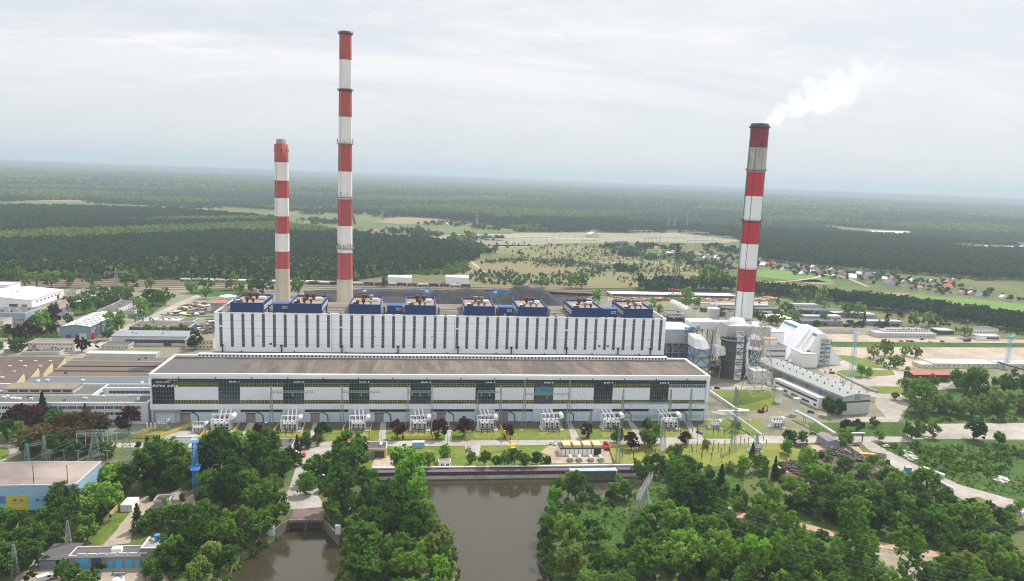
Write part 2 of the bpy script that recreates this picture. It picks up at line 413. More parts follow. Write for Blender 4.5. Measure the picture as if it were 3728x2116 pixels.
# plant grounds
sheet('yard_ground', [(-200, 1085), (-200, 735), (300, 722), (600, 712), (1250, 735), (1560, 745), (1750, 762), (1900, 768), (2100, 790), (2250, 815), (2420, 838), (2750, 880), (2750, 1120), (2300, 1092), (1780, 1090), (900, 1088)], M_yard, .05)
sheet('rail_yard', [(-200, 722), (-200, 702), (560, 692), (900, 700), (1250, 706), (1560, 735), (1560, 745), (1250, 735), (600, 712), (300, 722)], M_ballast, .09)
sheet('coal_yard', qp(qa, 1, (480, 440), (780, 425), (1300, 425), (2000, 430), (2700, 430), (3400, 470), (3000, 640), (500, 640)), M_coal, .09)
sheet('timber_yard', qp(qa, 2, (960, 500), (2200, 500), (2560, 520), (2560, 580), (1900, 560), (960, 540)), M_dirt, .1)
sheet('dirt_yard', qp(qa, 3, (600, 1000), (2750, 1000), (2900, 1200), (2100, 1160), (1500, 1180), (1300, 1240), (1100, 1190), (700, 1080)), M_dirt, .12)
sheet('gravel_yard', qp(qa, 3, (500, 850), (1100, 890), (1800, 900), (2700, 935), (2700, 962), (1800, 955), (620, 945)), M_dirt, .12)
sheet('railway_strip', qp(qa, 3, (560, 948), (2800, 962), (2800, 1006), (640, 1000)), M_rough, .13)
sheet('concrete_apron', qp(qa, 3, (540, 1190), (760, 1130), (1000, 1200), (1400, 1250), (1800, 1290), (1700, 1340), (1800, 1500), (1420, 1500), (900, 1500), (600, 1330), (500, 1220)), M_conc, .12)
sheet('lawn', qp(qa, 3, (690, 1240), (800, 1228), (1240, 1230), (1270, 1280), (900, 1310), (720, 1290)), M_lawn, .17)
sheet('lawn', qp(qa, 3, (700, 1080), (850, 1090), (1140, 1170), (1180, 1210), (900, 1200), (760, 1130)), M_lawn, .17)
sheet('lawn', qp(qb, 3, (930, 310), (1020, 295), (1600, 300), (1650, 360), (1150, 370), (1000, 345)), M_lawn, .17)
sheet('concrete_apron', qp(qb, 3, (1020, 195), (1450, 185), (1850, 260), (1800, 300), (1180, 290)), M_conc, .16)
sheet('concrete_road', qp(qb, 3, (600, 570), (800, 600), (1180, 600), (1070, 480), (1080, 380), (1250, 370), (1420, 480), (1350, 560), (1300, 650), (900, 650), (640, 625), (460, 560)), M_conc, .14)
sheet('rough_grass', qp(qb, 3, (1040, 640), (1340, 650), (1400, 470), (1700, 330), (2100, 300), (2800, 260), (2800, 680), (1560, 668), (1350, 640)), M_rough, .13)
sheet('concrete_strip', qp(qb, 3, (1540, 672), (2800, 660), (2800, 830), (1700, 822), (900, 822), (480, 820), (400, 795), (1380, 798)), M_conc, .16)
sheet('lawn', qp(qb, 3, (400, 660), (1380, 655), (1380, 795), (500, 800), (420, 720)), M_rough, .17)
sheet('transformer_yard', qp(qb, 3, (-90, 600), (170, 600), (420, 700), (400, 790), (-60, 800)), M_yard, .17)
sheet('scrub_field', qp(qb, 3, (980, 830), (2800, 836), (2800, 1500), (2400, 1420), (1930, 1290), (1560, 1130), (1150, 930)), M_rough, .1)
sheet('concrete_road', qp(qb, 3, (880, 815), (1010, 818), (1180, 930), (1560, 1120), (1930, 1285), (2350, 1400), (2800, 1530), (2800, 1700), (2500, 1590), (2100, 1400), (1950, 1430), (1780, 1340), (1320, 1140), (1000, 925)), M_conc, .13)
sheet('scrap_yard', qp(qb, 3, (90, 1060), (300, 900), (450, 880), (900, 900), (1050, 1060), (1250, 1170), (1050, 1330), (700, 1350), (400, 1370), (130, 1290)), M_dirt, .11)
sheet('scrap_dirt', qp(qb, 3, (520, 930), (800, 930), (980, 1060), (1180, 1180), (1000, 1300), (560, 1290), (350, 1160)), mat('dark_dirt', (86, 76, 68), .95, .25, .1, fine=.3), .15)
# front lawns, road, drives
sheet('lawn', [(G(650, 1110).x-6, 396), (253, 396), (262, 404), (246, 431), (-150, 431), (-152, 405)], M_lawn, .1, True)
sheet('dark_ground_strip', rect(-130, 180, 418, 431), mat('dark_ground_strip', (84, 80, 72), .95, .2, .1, fine=.2), .14, True)  # darker ground strip along the foot of the turbine hall
sheet('lawn', [tuple(G(*q)[:2]) for q in qp(qb, 2, (1990, 345), (2560, 330), (2660, 370), (2640, 480), (2480, 530), (2300, 540), (2150, 470))], M_lawn, .14, True)
sheet('quay_lawn', [(-36, QY+4), (208, QY+4), (208, 389.6), (-64, 389.6), (-64, 372)], M_lawn, .1, True)
sheet('switchyard_lawn', [(G(*qb(2, 960, 900)).x, QY+5), (220, QY+2), (232, 392.2), (G(*qb(2, 960, 900)).x-8, 389.4)], M_lawn2, .14, True)
sheet('road', [(-75, 389.5), (300, 389.5), (300, 397.5), (-180, 397.5), (-180, 391)], M_road, .18, True)
sheet('plaza_road', qp(qb, 0, (1330, 900), (1600, 860), (1700, 760), (1830, 720), (2100, 830), (2560, 830), (2700, 860), (2700, 925), (2000, 935), (1440, 915)), M_road, .16)
sheet('side_road', qp(qc, 1, (462, 120), (758, 120), (735, 230), (700, 380), (620, 600), (690, 720), (330, 745), (240, 590), (320, 560), (420, 260)), M_road, .2)
sheet('gate_road', qp(qb, 0, (-100, 880), (220, 875), (210, 970), (0, 1055), (-100, 1060)), M_road, .2)
sheet('lawn', smooth_pts([tuple(G(*q)[:2]) for q in qp(qb, 0, (-60, 905), (60, 905), (105, 940), (80, 1000), (0, 1045), (-60, 1045))], 2), M_lawn, .24, True)
for (c, x0, x1, yb, xt0, xt1, yt) in ((0, 2395, 2470, 835, 2440, 2512, 715), (1, 515, 600, 845, 555, 590, 700), (1, 1225, 1300, 845, 1240, 1290, 690), (1, 1890, 1960, 840, 1900, 1935, 690), (2, 590, 680, 825, 575, 615, 690), (2, 1230, 1330, 810, 1195, 1240, 690), (2, 1800, 1900, 805, 1770, 1830, 690)):
    a = [G(*qb(c, x, y)).xy for x, y in ((x0, yb), (x1, yb), (xt1, yt), (xt0, yt))]
    a[0].y = a[1].y = 396; a[2].y = a[3].y = 431
    sheet('driveway', a, M_road, .17, True)
sheet('driveway', qp(qb, 0, (1590, 870), (1680, 840), (1860, 720), (1700, 720), (1600, 780)), M_road, .21)
sheet('pump_yard', qp(qb, 2, (280, 955), (400, 870), (490, 855), (935, 860), (980, 960), (1000, 1065), (400, 1068), (380, 990)), M_dirt, .19)
sheet('driveway', qp(qb, 1, (1390, 870), (1520, 870), (1490, 975), (1410, 965)), M_road, .19)
sheet('driveway', qp(qb, 1, (2080, 865), (2250, 865), (2230, 990), (2120, 1000)), M_road, .19)
sheet('driveway', qp(qb, 2, (1440, 810), (1660, 805), (1590, 870), (1500, 950), (1430, 880)), M_road, .20)
sheet('east_road', qp(qb, 2, (1945, 545), (2100, 545), (2215, 640), (2370, 790), (2560, 790), (2960, 800), (3060, 830), (2560, 865), (2300, 870), (2200, 800), (2350, 770), (2330, 730), (2150, 600)), M_road, .21)
sheet('east_road', qp(qb, 2, (1990, 290), (2120, 255), (2300, 290), (2560, 290), (2700, 300), (2700, 325), (2560, 330), (2000, 330)), M_road, .18)
sheet('quay_dirt', qp(qb, 1, (1200, 1000), (1380, 985), (1400, 1060), (1360, 1110), (1150, 1100)), M_dirt, .19)
sheet('courtyard', qp(qc, 0, (1290, 640), (1500, 600), (1930, 540), (1960, 700), (1700, 760), (1480, 800), (1330, 940), (1300, 1080), (1020, 1110), (1180, 930)), mat('courtyard_paving', (150, 138, 124), .93, .15, .08, fine=.15), .12)
sheet('courtyard', qp(qc, 0, (450, 1150), (1600, 1330), (1700, 1460), (100, 1480)), mat('courtyard_paving', (150, 138, 124)), .12)
sheet('lawn', qp(qc, 0, (1160, 780), (1310, 765), (1230, 860), (1080, 1010), (1000, 1090), (880, 1085)), M_lawn, .18)
strip('gravel_path', [qc(3, -700, 720), qc(3, -100, 830), qc(3, 300, 890), qc(3, 660, 990), qc(3, 1000, 1070), qc(3, 1400, 1150), qc(3, 1900, 1220), qc(3, 2800, 1350)], 5.5, M_pink, .14)
sheet('gravel_turn', qp(qc, 3, (1000, 1080), (1250, 1160), (1650, 1200), (1600, 1500), (1050, 1500)), mat('gravel_grey', (150, 138, 124), .95, .2, .15, rgb2=(120, 112, 92), fine=.25), .12)
strip('river_path', [qc(2, 1760, 450), qc(2, 1850, 510), qc(2, 2150, 720), qc(2, 2250, 860)], 4.5, M_dirt, .12)
sheet('meadow', qp(qc, 2, (560, 900), (700, 700), (800, 640), (1100, 640), (1500, 420), (2300, 300), (2350, 800), (1200, 800), (1100, 1456), (400, 1456)), M_rough, .08)
# distant open land
sheet('field', qp(q0, 0, (-300, 690), (0, 667), (250, 627), (850, 650), (1030, 682), (700, 712), (0, 694)), M_fieldg, .3)
sheet('field', qp(q0, 0, (370, 634), (600, 624), (850, 620), (855, 648), (380, 642)), M_fieldt, .5)
sheet('field', qp(q0, 0, (1000, 687), (1500, 690), (2100, 717), (2400, 750), (1900, 742), (1400, 716)), M_fieldt, .5)
sheet('field', qp(q0, 1, (-400, 740), (340, 730), (800, 770), (980, 780), (1000, 870), (800, 850), (330, 840), (-300, 760)), M_fieldg, .3)
sheet('field', qp(q0, 1, (960, 780), (1400, 800), (1850, 850), (2200, 880), (2560, 890), (2560, 965), (1800, 965), (1400, 950), (1100, 945), (980, 880)), M_fieldg, .3)
sheet('field', qp(q0, 1, (1280, 820), (1500, 800), (1900, 815), (1860, 850), (1500, 872), (1150, 850)), M_fieldt, .5)
sheet('substation_ground', qp(q0, 1, (1760, 990), (2100, 965), (2560, 960), (3260, 955), (3700, 960), (4250, 955), (4800, 1000), (4830, 1045), (4560, 1062), (3860, 1052), (3150, 1062), (2560, 1095), (1900, 1060)), mat('substation_gravel', (116, 112, 98), .95, .15, .01, rgb2=(124, 124, 96)), .3)
sheet('heath', qp(q0, 2, (-300, 1075), (700, 1085), (1100, 1160), (1500, 1225), (2000, 1330), (1900, 1400), (1200, 1290), (500, 1230), (-300, 1150)), M_heath, .3)
sheet('heath', qp(qa, 1, (2000, 250), (2120, 130), (2400, 120), (3600, 200), (4500, 320), (4300, 400), (3000, 420), (2000, 400)), M_heath, .28)
sheet('field', qp(q0, 2, (1270, 1142), (1560, 1150), (1550, 1195), (1260, 1205)), M_fieldb, .5)
sheet('field', qp(q0, 2, (560, 1170), (780, 1165), (760, 1200), (580, 1205)), M_fieldb, .5)
sheet('field', qp(q0, 2, (0, 1125), (240, 1128), (260, 1160), (60, 1150)), M_fieldb, .5)
sheet('field', qp(qa, 2, (2420, 240), (2660, 230), (3100, 300), (3250, 360), (2900, 350), (2440, 300)), M_fieldb, .5)
sheet('field', qp(qa, 3, (200, 330), (480, 325), (700, 380), (450, 375)), M_fieldt, .5)
sheet('field', qp(qa, 3, (1340, 500), (1500, 478), (1700, 500), (2100, 530), (2430, 560), (2800, 620), (2800, 690), (2150, 640), (1700, 580)), M_fieldb, .5)
sheet('field', qp(qa, 3, (1160, 455), (1440, 462), (1350, 492), (1240, 492)), M_fieldt, .5)
sheet('field', qp(q0, 3, (300, 868), (420, 868), (950, 918), (1010, 962), (800, 952), (500, 892)), M_fieldg, .3)
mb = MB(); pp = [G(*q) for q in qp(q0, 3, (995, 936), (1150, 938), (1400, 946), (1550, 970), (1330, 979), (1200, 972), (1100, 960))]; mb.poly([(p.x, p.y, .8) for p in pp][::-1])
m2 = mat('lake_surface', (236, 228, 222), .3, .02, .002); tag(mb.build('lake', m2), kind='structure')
sheet('field', qp(q0, 3, (1780, 1107), (1900, 1070), (2300, 1085), (2700, 1110), (2700, 1142), (2050, 1142)), M_fieldg, .3)
strip('dirt_track', [qa(1, 2110, 110), qa(1, 2190, 180), qa(1, 2300, 270), qa(1, 2430, 300), qa(1, 2700, 380)], 6, M_dirt, .4)
strip('dirt_track', [qa(2, 1, 130), qa(2, 560, 130), qa(2, 860, 158), qa(2, 1350, 150), qa(2, 1500, 175), qa(2, 1850, 240)], 7, M_dirt, .45)
strip('dirt_track', [qa(3, -100, 370), qa(3, 470, 320), qa(3, 560, 270), qa(3, 740, 290), qa(3, 1000, 400)], 7, M_dirt, .55)
for k in range(7):
    y0 = 905+k*15; mb = MB()
    for dy in (0, 1.5): mb.box(-700, 330, y0+dy-.12, y0+dy+.12, .1, .35)
    tag(mb.build('railway_track', M_rust), 'rusty pair of rails across the yard, row %d from the coal heaps' % (k+1), 'railway track', 'parallel rail tracks behind the plant')

for pts in (((-50, 830), (560, 830), (600, 910), (380, 940), (-50, 900)), ((720, 640), (960, 560), (980, 640), (760, 700)), ((1300, 560), (1540, 500), (1760, 480), (1500, 690), (1380, 740), (1280, 700)), ((1160, 900), (1300, 870), (1300, 930), (1150, 960)), ((880, 940), (1030, 930), (1030, 960), (900, 1000)), ((1850, 690), (2140, 690), (2140, 700), (1880, 705)), ((1880, 420), (2560, 420), (2560, 480), (2020, 500), (1900, 470))):
    sheet('rough_grass', qp(qa, 0, *pts), M_rough, .09)
for pts in (((1380, 740), (1500, 690), (1700, 590), (1960, 480), (2020, 490), (1780, 600), (1560, 720), (1440, 770)), ((940, 990), (1050, 920), (1300, 760), (1330, 790), (1080, 960), (1000, 1020)), ((-50, 940), (400, 945), (920, 960), (1000, 1000), (850, 1080), (-50, 1075))):
    sheet('works_road', qp(qa, 0, *pts), M_conc, .13)
for pts in (((-500, 640), (200, 640), (700, 650), (900, 690), (600, 700), (-500, 680)), ((350, 760), (900, 770), (880, 800), (400, 800)), ((1400, 860), (2050, 860), (2100, 880), (1500, 890)), ((780, 640), (1050, 700), (1300, 750), (1000, 740))):
    sheet('rough_grass', qp(qa, 3, *pts), M_rough, .09)
# ------------------------------------------------------------------ turbine hall
HX0, HX1, HY0, HY1, HZ = -153.4, 183.3, 430.0, 473.5, 29.7
def hx(c, x): return AtY(*qa(c, x, 1355), HY0).x
t = thing('turbine_hall', 'long low turbine hall with brown felt roof, dark glass bays and white panels', 'hall', ((HX0+HX1)/2, HY0, 0))
mb = MB(); mb.box(HX0, HX1, HY0, HY1, 0, 28.3, 0); mb.build('wall', M_panel, t, True)
M_hallroof = mat('hall_roof_felt', (104, 94, 85), .95, .15, .02, rgb2=(86, 81, 76), fine=.1)
n, l = M_hallroof.node_tree.nodes, M_hallroof.node_tree.links      # patched strips of felt running up the roof
pb = n['Principled BSDF']; src = pb.inputs['Base Color'].links[0].from_socket
geo = n.new('ShaderNodeNewGeometry'); mp = n.new('ShaderNodeMapping'); mp.inputs['Rotation'].default_value = (0, 0, .33); mp.inputs['Scale'].default_value = (.18, .028, 1); l.new(geo.outputs['Position'], mp.inputs[0])
vo = n.new('ShaderNodeTexVoronoi'); vo.distance = 'CHEBYCHEV'; vo.inputs['Scale'].default_value = 1; l.new(mp.outputs[0], vo.inputs['Vector'])
sp = n.new('ShaderNodeSeparateColor'); l.new(vo.outputs['Color'], sp.inputs[0])
hs = n.new('ShaderNodeHueSaturation'); l.new(src, hs.inputs['Color']); r1 = n.new('ShaderNodeMapRange'); r1.inputs[3].default_value = .68; r1.inputs[4].default_value = 1.22; l.new(sp.outputs[0], r1.inputs[0]); l.new(r1.outputs[0], hs.inputs['Value'])
r2 = n.new('ShaderNodeMapRange'); r2.inputs[3].default_value = .8; r2.inputs[4].default_value = 1.3; l.new(sp.outputs[1], r2.inputs[0]); l.new(r2.outputs[0], hs.inputs['Saturation'])
mp2 = n.new('ShaderNodeMapping'); mp2.inputs['Rotation'].default_value = (0, 0, .33); mp2.inputs['Scale'].default_value = (1.0, .12, 1); l.new(geo.outputs['Position'], mp2.inputs[0])
n2 = n.new('ShaderNodeTexNoise'); n2.inputs['Scale'].default_value = .5; n2.inputs['Detail'].default_value = 6; l.new(mp2.outputs[0], n2.inputs['Vector'])
r3 = n.new('ShaderNodeMapRange'); r3.inputs[1].default_value = .42; r3.inputs[2].default_value = .66; l.new(n2.outputs[0], r3.inputs[0])
m3 = n.new('ShaderNodeMix'); m3.data_type = 'RGBA'; m3.blend_type = 'MULTIPLY'; l.new(r3.outputs[0], m3.inputs[0]); l.new(hs.outputs[0], m3.inputs[6]); m3.inputs[7].default_value = (.72, .74, .74, 1)
sx = n.new('ShaderNodeSeparateXYZ'); l.new(geo.outputs['Position'], sx.inputs[0])        # grey, wet-stained western end and back edge
r4 = n.new('ShaderNodeMapRange'); r4.inputs[1].default_value = -95; r4.inputs[2].default_value = -125; l.new(sx.outputs[0], r4.inputs[0])
m4 = n.new('ShaderNodeMix'); m4.data_type = 'RGBA'; l.new(r4.outputs[0], m4.inputs[0]); l.new(m3.outputs[2], m4.inputs[6]); m4.inputs[7].default_value = (*lin((82, 81, 80)), 1)
nw = n.new('ShaderNodeTexNoise'); nw.inputs['Scale'].default_value = .06; l.new(geo.outputs['Position'], nw.inputs['Vector'])
ma = n.new('ShaderNodeMath'); ma.operation = 'MULTIPLY_ADD'; l.new(nw.outputs[0], ma.inputs[0]); ma.inputs[1].default_value = 8; l.new(sx.outputs[1], ma.inputs[2])
r5 = n.new('ShaderNodeMapRange'); r5.inputs[1].default_value = 470.2; r5.inputs[2].default_value = 471.6; l.new(ma.outputs[0], r5.inputs[0])
m5 = n.new('ShaderNodeMix'); m5.data_type = 'RGBA'; l.new(r5.outputs[0], m5.inputs[0]); l.new(m4.outputs[2], m5.inputs[6]); m5.inputs[7].default_value = (*lin((50, 48, 50)), 1)
l.new(m5.outputs[2], pb.inputs['Base Color'])
mb = MB(); mb.poly([(HX0+.8, HY0+.8, 29.2), (HX1-1.4, HY0+.8, 29.2), (HX1-1.4, HY1, 28.9), (HX0+.8, HY1, 28.9)]); mb.build('roof', M_hallroof, t, True)
mb = MB(); mb.box(HX0-.3, HX1+.3, HY0-.5, HY0+.8, 28.3, HZ); mb.box(HX0-.3, HX0+.8, HY0+.8, HY1+.3, 28.3, 29.75); mb.box(HX1-1.4, HX1+.3, HY0+.8, HY1+.3, 28.3, 29.75)
mb.build('parapet', M_white, t, True)
mb = MB(); mb.box(HX0-.3, HX1+.3, HY0-.4, HY0, 26.8, 28.3); mb.build('fascia', M_panel, t, True)
for k in range(16): x = HX0+16+k*20.4; MB().box(x-.3, x+.3, HY0-.75, HY0-.4, 27.1, 27.7).build('eaves_lamp', M_dark, t, True)
# bays: x ranges of the dark glass columns
DK = [(0, 1520, 1743), (0, 2182, 2400), (1, 270, 483), (1, 930, 1137), (1, 1545, 1752), (1, 2198, 2396), (2, 222, 418), (2, 822, 1012), (2, 1385, 1572)]
DKX = [(hx(c, a), hx(c, b)) for c, a, b in DK]; XEND = hx(2, 1940)
def grid(mb, x0, x1, z0, z1, y, nx_, nz_, w, m):
    for i in range(nx_+1): x = x0+(x1-x0)*i/nx_; mb.box(x-w/2, x+w/2, y-.14, y, z0, z1, m)
    for k in range(nz_+1): z = z0+(z1-z0)*k/nz_; mb.box(x0-w/2, x1+w/2, y-.17, y-.03, z-w/2, z+w/2, m)
for i, (a, b) in enumerate(DKX):
    mb = MB(); mb.box(a, b, HY0-.08, HY0+.1, 11.5, 26.7, 1 if i == 1 else 0); grid(mb, a+.1, b-.1, 11.55, 26.65, HY0-.08, 8, 6, .17, 2)
    g = mb.build('glazing_bay', [M_glass, M_glassb, M_mull], t, True)
    tag(g, 'dark curtain wall bay with grey mullions')
    if i == 6:
        mb = MB(); mb.box(a+.6, b-.6, HY0-.30, HY0-.24, 18.4, 22.4, 0); grid(mb, a+.6, b-.6, 18.4, 22.4, HY0-.30, 8, 2, .1, 1); mb.build('blue_panes', [mat('blue_panes', (70, 150, 180), .3, .3, .6), M_mull], g, True)
    nx0 = DKX[i+1][0] if i < 8 else XEND
    mb = MB(); mb.box(b, nx0, HY0-.08, HY0+.1, 24.3, 26.7, 0); grid(mb, b, nx0, 24.3, 26.7, HY0-.08, 16, 2, .13, 1); mb.build('clerestory', [M_glass, M_mull], t, True)
    for z0, z1 in ((21.8, 24.25), (11.5, 13.9)):
        fm = M_yframe if not (i == 8 and z0 > 20) else mat('pale_frame', (168, 186, 178), .6, .05, .3)
        mb = MB(); mb.box(b, nx0, HY0-.08, HY0+.1, z0, z1, 0); grid(mb, b+.15, nx0-.15, z0+.12, z1-.12, HY0-.08, 16, 2, .2, 1); mb.build('window_band', [M_glass, fm], t, True)
    mb = MB(); mb.box(b, nx0, HY0-.22, HY0, 13.95, 21.75); mb.build('white_panel', mat('bay_panel', (214, 216, 226), .6, .03, .05, streak=.05), t, True)
    # plinth storey
    mb = MB(); mb.box(a-.2, b+.2, HY0-1.1, HY0, .3, 8.3); mb.build('transformer_wall', M_paleblue, t, True)
    mb = MB(); mb.box(b+.3, nx0-.3, HY0-.1, HY0+.1, 6.6, 8.3, 0); grid(mb, b+.3, nx0-.3, 6.6, 8.3, HY0-.1, 14, 2, .1, 1); mb.build('low_window_band', [M_glass, M_dark], t, True)
    mb = MB(); mb.box(b+.2, nx0-.2, HY0-.5, HY0, .3, 6.45); mb.build('plinth_wall', M_paleblue, t, True)
    gx_ = b+(nx0-b)*.24
    mb = MB(); mb.box(gx_-2.6, gx_+2.6, HY0-.8, HY0-.5, 0, 5.6, 0); mb.box(gx_-2.9, gx_+2.9, HY0-.9, HY0-.5, 5.6, 6.1, 1); mb.build('gate', [mat('taupe_gate', (134, 126, 128), .7), M_dark], t, True)
    xp = b+(nx0-b)*.5
    mb = MB(); mb.path([(xp-3, HY0-.7, 6.6), (xp-1.5, HY0-.7, 6.2), (xp+.6, HY0-.7, 4.6), (xp+.8, HY0-.7, .2)], .3, 6); mb.build('drain_pipe', M_dark, t, True)
mb = MB(); mb.box(HX0, HX1, HY0-1.4, HY0, 8.45, 11.4); mb.build('white_band', M_panel, t, True)
MB().box(HX0+.2, DKX[0][0]-.2, HY0-.9, HY0-.1, 11.4, 26.8).build('end_pilaster', M_panel, t, True); MB().box(XEND+.2, HX1-.1, HY0-.9, HY0-.1, 0.2, 26.8).build('end_pilaster', M_panel, t, True)
def txtmesh(txt):
    cu = bpy.data.curves.new('lettering', 'FONT'); cu.body = txt; cu.size = 1; cu.extrude = .02; cu.offset = .012; cu.space_character = 1.18
    ob = bpy.data.objects.new('lettering', cu); C.objects.link(ob); bpy.context.view_layer.update()
    me = bpy.data.meshes.new_from_object(ob.evaluated_get(bpy.context.evaluated_depsgraph_get())); bpy.data.objects.remove(ob); bpy.data.curves.remove(cu)
    co = np.zeros(len(me.vertices)*3, np.float32); me.vertices.foreach_get('co', co); return me, co.reshape(-1, 3)
def lettering2(w1, w2, x, z, h, y, parent, x_right, wid):
    """two words on the glass, each a part of its own"""
    me, co = txtmesh(w1+' '+w2); w0 = np.ptp(co[:, 0]); bpy.data.meshes.remove(me); sw = wid/w0; x0 = x-wid if x_right else x; iv = WMAT[parent].inverted()
    for wd_, right in ((w1, False), (w2, True)):
        me, co = txtmesh(wd_); lx_ = (co[:, 0]-co[:, 0].min())*sw; off = wid-lx_.max() if right else 0
        nco = np.stack([x0+off+lx_, y-co[:, 2]*4, z+co[:, 1]*h/.72], 1); nco = np.array([tuple(iv @ Vector(p)) for p in nco], np.float32)
        me.vertices.foreach_set('co', nco.ravel()); me.materials.clear(); me.materials.append(mat('sign_white', (244, 244, 244), .5, .01)); me.update()
        o = bpy.data.objects.new('lettering', me); C.objects.link(o); o.parent = parent; WMAT[o] = WMAT[parent].copy()
for i in range(1, 9): lettering2('blok', str(i), DKX[i][1]-.3, 24.6, 1.0, HY0-.34, t, True, 5.6)
a, b = DKX[0]
lettering2('dolna', 'odra', a+.3, 22.0, 1.3, HY0-.34, t, False, 14.0); lettering2('dolna', 'odra', a+2.2, 24.4, .8, HY0-.34, t, False, 7.6); lettering2('dolna', 'odra', a+8.6, 25.65, .55, HY0-.34, t, False, 5.2)
mb = MB(); mb.box(HX0+2, HX0+17, HY0-2.2, HY0-1.4, 7.4, 8.2); mb.box(HX0+2, HX0+2.6, HY0-2.2, HY0-1.4, 0, 7.4); mb.box(HX0+16.4, HX0+17, HY0-2.2, HY0-1.4, 0, 7.4); mb.build('canopy_frame', M_grey, t, True)
# ventilation gallery along the back edge of the roof
GX0, GX1 = AtY(*qa(0, 1985, 1070), 473).x, AtY(*qa(2, 1545, 1095), 473).x
mb = MB(); mb.box(GX0, GX1, 471.2, 474.5, 28.8, 31.0, 0); k = int((GX1-GX0)/2.3)
for i in range(k): x = GX0+(GX1-GX0)*(i+.5)/k; mb.box(x-.55, x+.55, 471.14, 471.2, 29.5, 30.5, 1)
mb.box(GX0, GX1, 471.0, 471.2, 30.75, 31.05, 0); mb.build('roof_gallery', [M_white2, M_black], t, True)
MB().box(HX0+.8, GX0-.1, HY1-1, HY1+.4, 28.8, 30.0).build('back_parapet', M_white, t, True); MB().box(GX1+.1, HX1-1.2, HY1-1, HY1+.4, 28.8, 30.0).build('back_parapet', M_white, t, True)
# ------------------------------------------------------------------ boiler house
BX0, BX1, BY, BD, BZ = -141.5, 184.2, 521.0, 50.0, 48.3
bt = thing('boiler_house', 'tall white boiler house with narrow window strips and blue rooftop boxes', 'power station', ((BX0+BX1)/2, BY, 0))
M_boil = mat('boiler_panel', (234, 236, 241), .6, .02, .02, streak=.035)
mb = MB(); mb.box(BX0, BX1, BY, BY+BD, 0, BZ-.7, 0); mb.build('wall', M_boil, bt, True)
mb = MB(); mb.box(BX0+.7, BX1-.7, BY+.7, BY+BD-.5, BZ-.7, BZ-.3); mb.build('roof', mat('boiler_roof', (120, 108, 98), .95, .2, .05, rgb2=(96, 90, 86), fine=.15), bt, True)
mb = MB(); mb.box(BX0-.1, BX1+.1, BY-.15, BY+.7, BZ-.7, BZ+.15); mb.box(BX0-.1, BX0+.7, BY+.7, BY+BD, BZ-.7, BZ+.2); mb.box(BX1-.7, BX1+.1, BY+.7, BY+BD, BZ-.7, BZ+.2); mb.build('parapet', M_white, bt, True)
mb = MB()
for z in (25.8, 31.4, 37.0, 42.6): mb.box(BX0, BX1, BY-.025, BY, z, z+.13)
for c, x in ((1, 758), (1, 1985), (2, 452)): xx = AtY(*qa(c, x, 850), BY).x; mb.box(xx-.15, xx+.15, BY-.05, BY, 20, BZ-.8); mb.box(xx+1.2, xx+1.28, BY-.05, BY, 20, BZ-.8)
mb.build('panel_joints', mat('joint_grey', (150, 152, 160), .8), bt, True)
ST = [(0, x) for x in (2210, 2322, 2432, 2528)] + [(1, x) for x in (75, 185, 293, 402, 511, 619, 725, 849, 956, 1061, 1166, 1270, 1375, 1479, 1582, 1687, 1790, 1891, 2011, 2110, 2213, 2312, 2414, 2513)] + [(2, x) for x in (52, 151, 250, 347, 432, 543, 641, 738, 836, 933, 1022, 1120, 1214, 1311, 1404, 1485)]
def strip_mesh(var):
    mb = MB(); w = .95; zs = [24.0]
    hts = [2.4]*6+[1.1, 1.3, 1.7]+[2.4]*3; z = 23.9
    mb.box(-w-.12, w+.12, -.06, .02, 23.7, 46.9, 1)
    for i, h in enumerate(hts):
        k = 2 if (var and i == (6 if var == 1 else 8)) else 0
        mb.box(-w, w, -.10, -.06, z+.1, z+h-.1, k); z += h*.985
    return mb
protos = []
for i, (c, x) in enumerate(ST):
    xx = AtY(*qa(c, x, 850), BY).x; var = 0 if i % 11 else 1
    if var < 3:
        o = strip_mesh(var).build('window_strip', [mat('strip_glass', (60, 66, 68), .35, .25, .7, spec=.4, rgb2=(82, 90, 90)), mat('strip_frame', (176, 182, 184), .6), M_white2], bt); o.location = (xx-(BX0+BX1)/2, 0, 0)
for c, x, s in ((0, 2228, 1.4), (1, 258, 1), (1, 860, 1), (1, 1422, 1), (1, 2020, 1), (1, 2553, 1), (2, 545, 1), (2, 1060, 1), (2, 1382, 1)):
    xx = AtY(*qa(c, x, 1000), BY).x
    mb = MB(); mb.cyl((xx, BY-1, 20), (xx, BY-1, 24.6), .45, None, 8); mb.cyl((xx, BY-1, 24.4), (xx-.9, BY-1.1, 25.6), .4, .55, 8); mb.cyl((xx, BY-1, 24.4), (xx+.6, BY-1.1, 25.7), .4, .55, 8); mb.build('relief_pipe', M_black, bt, True)
mb = MB()
for c, x, y in ((1, 148, 968), (2, 872, 990), (2, 957, 990)): p = AtY(*qa(c, x, y), BY); mb.box(p.x-.9, p.x+.9, BY-.06, BY, p.z-.6, p.z+.6)
for c, x, y in ((1, 20, 880), (1, 1190, 892), (1, 1760, 895), (2, 303, 912), (2, 855, 916), (2, 1365, 925), (1, 2340, 910)): p = AtY(*qa(c, x, y), BY); mb.box(p.x-.4, p.x+.4, BY-.3, BY, p.z-.2, p.z+.2)
mb.build('wall_hatches', M_black, bt, True)
# bunker bay deck in the shade of the boiler house
mb = MB(); mb.box(BX0-1, BX1+1, 474.6, BY-.05, 0, 20.4, 0); mb.build('bunker_bay', mat('deck_felt', (92, 86, 84), .95, .2, .05), bt, True)
mb = MB()
for k in range(9): x = BX0+18+k*36; mb.box(x-.25, x+.25, 480, BY-.1, 20.4, 21.3)
mb.build('deck_upstand', M_dark, bt, True)
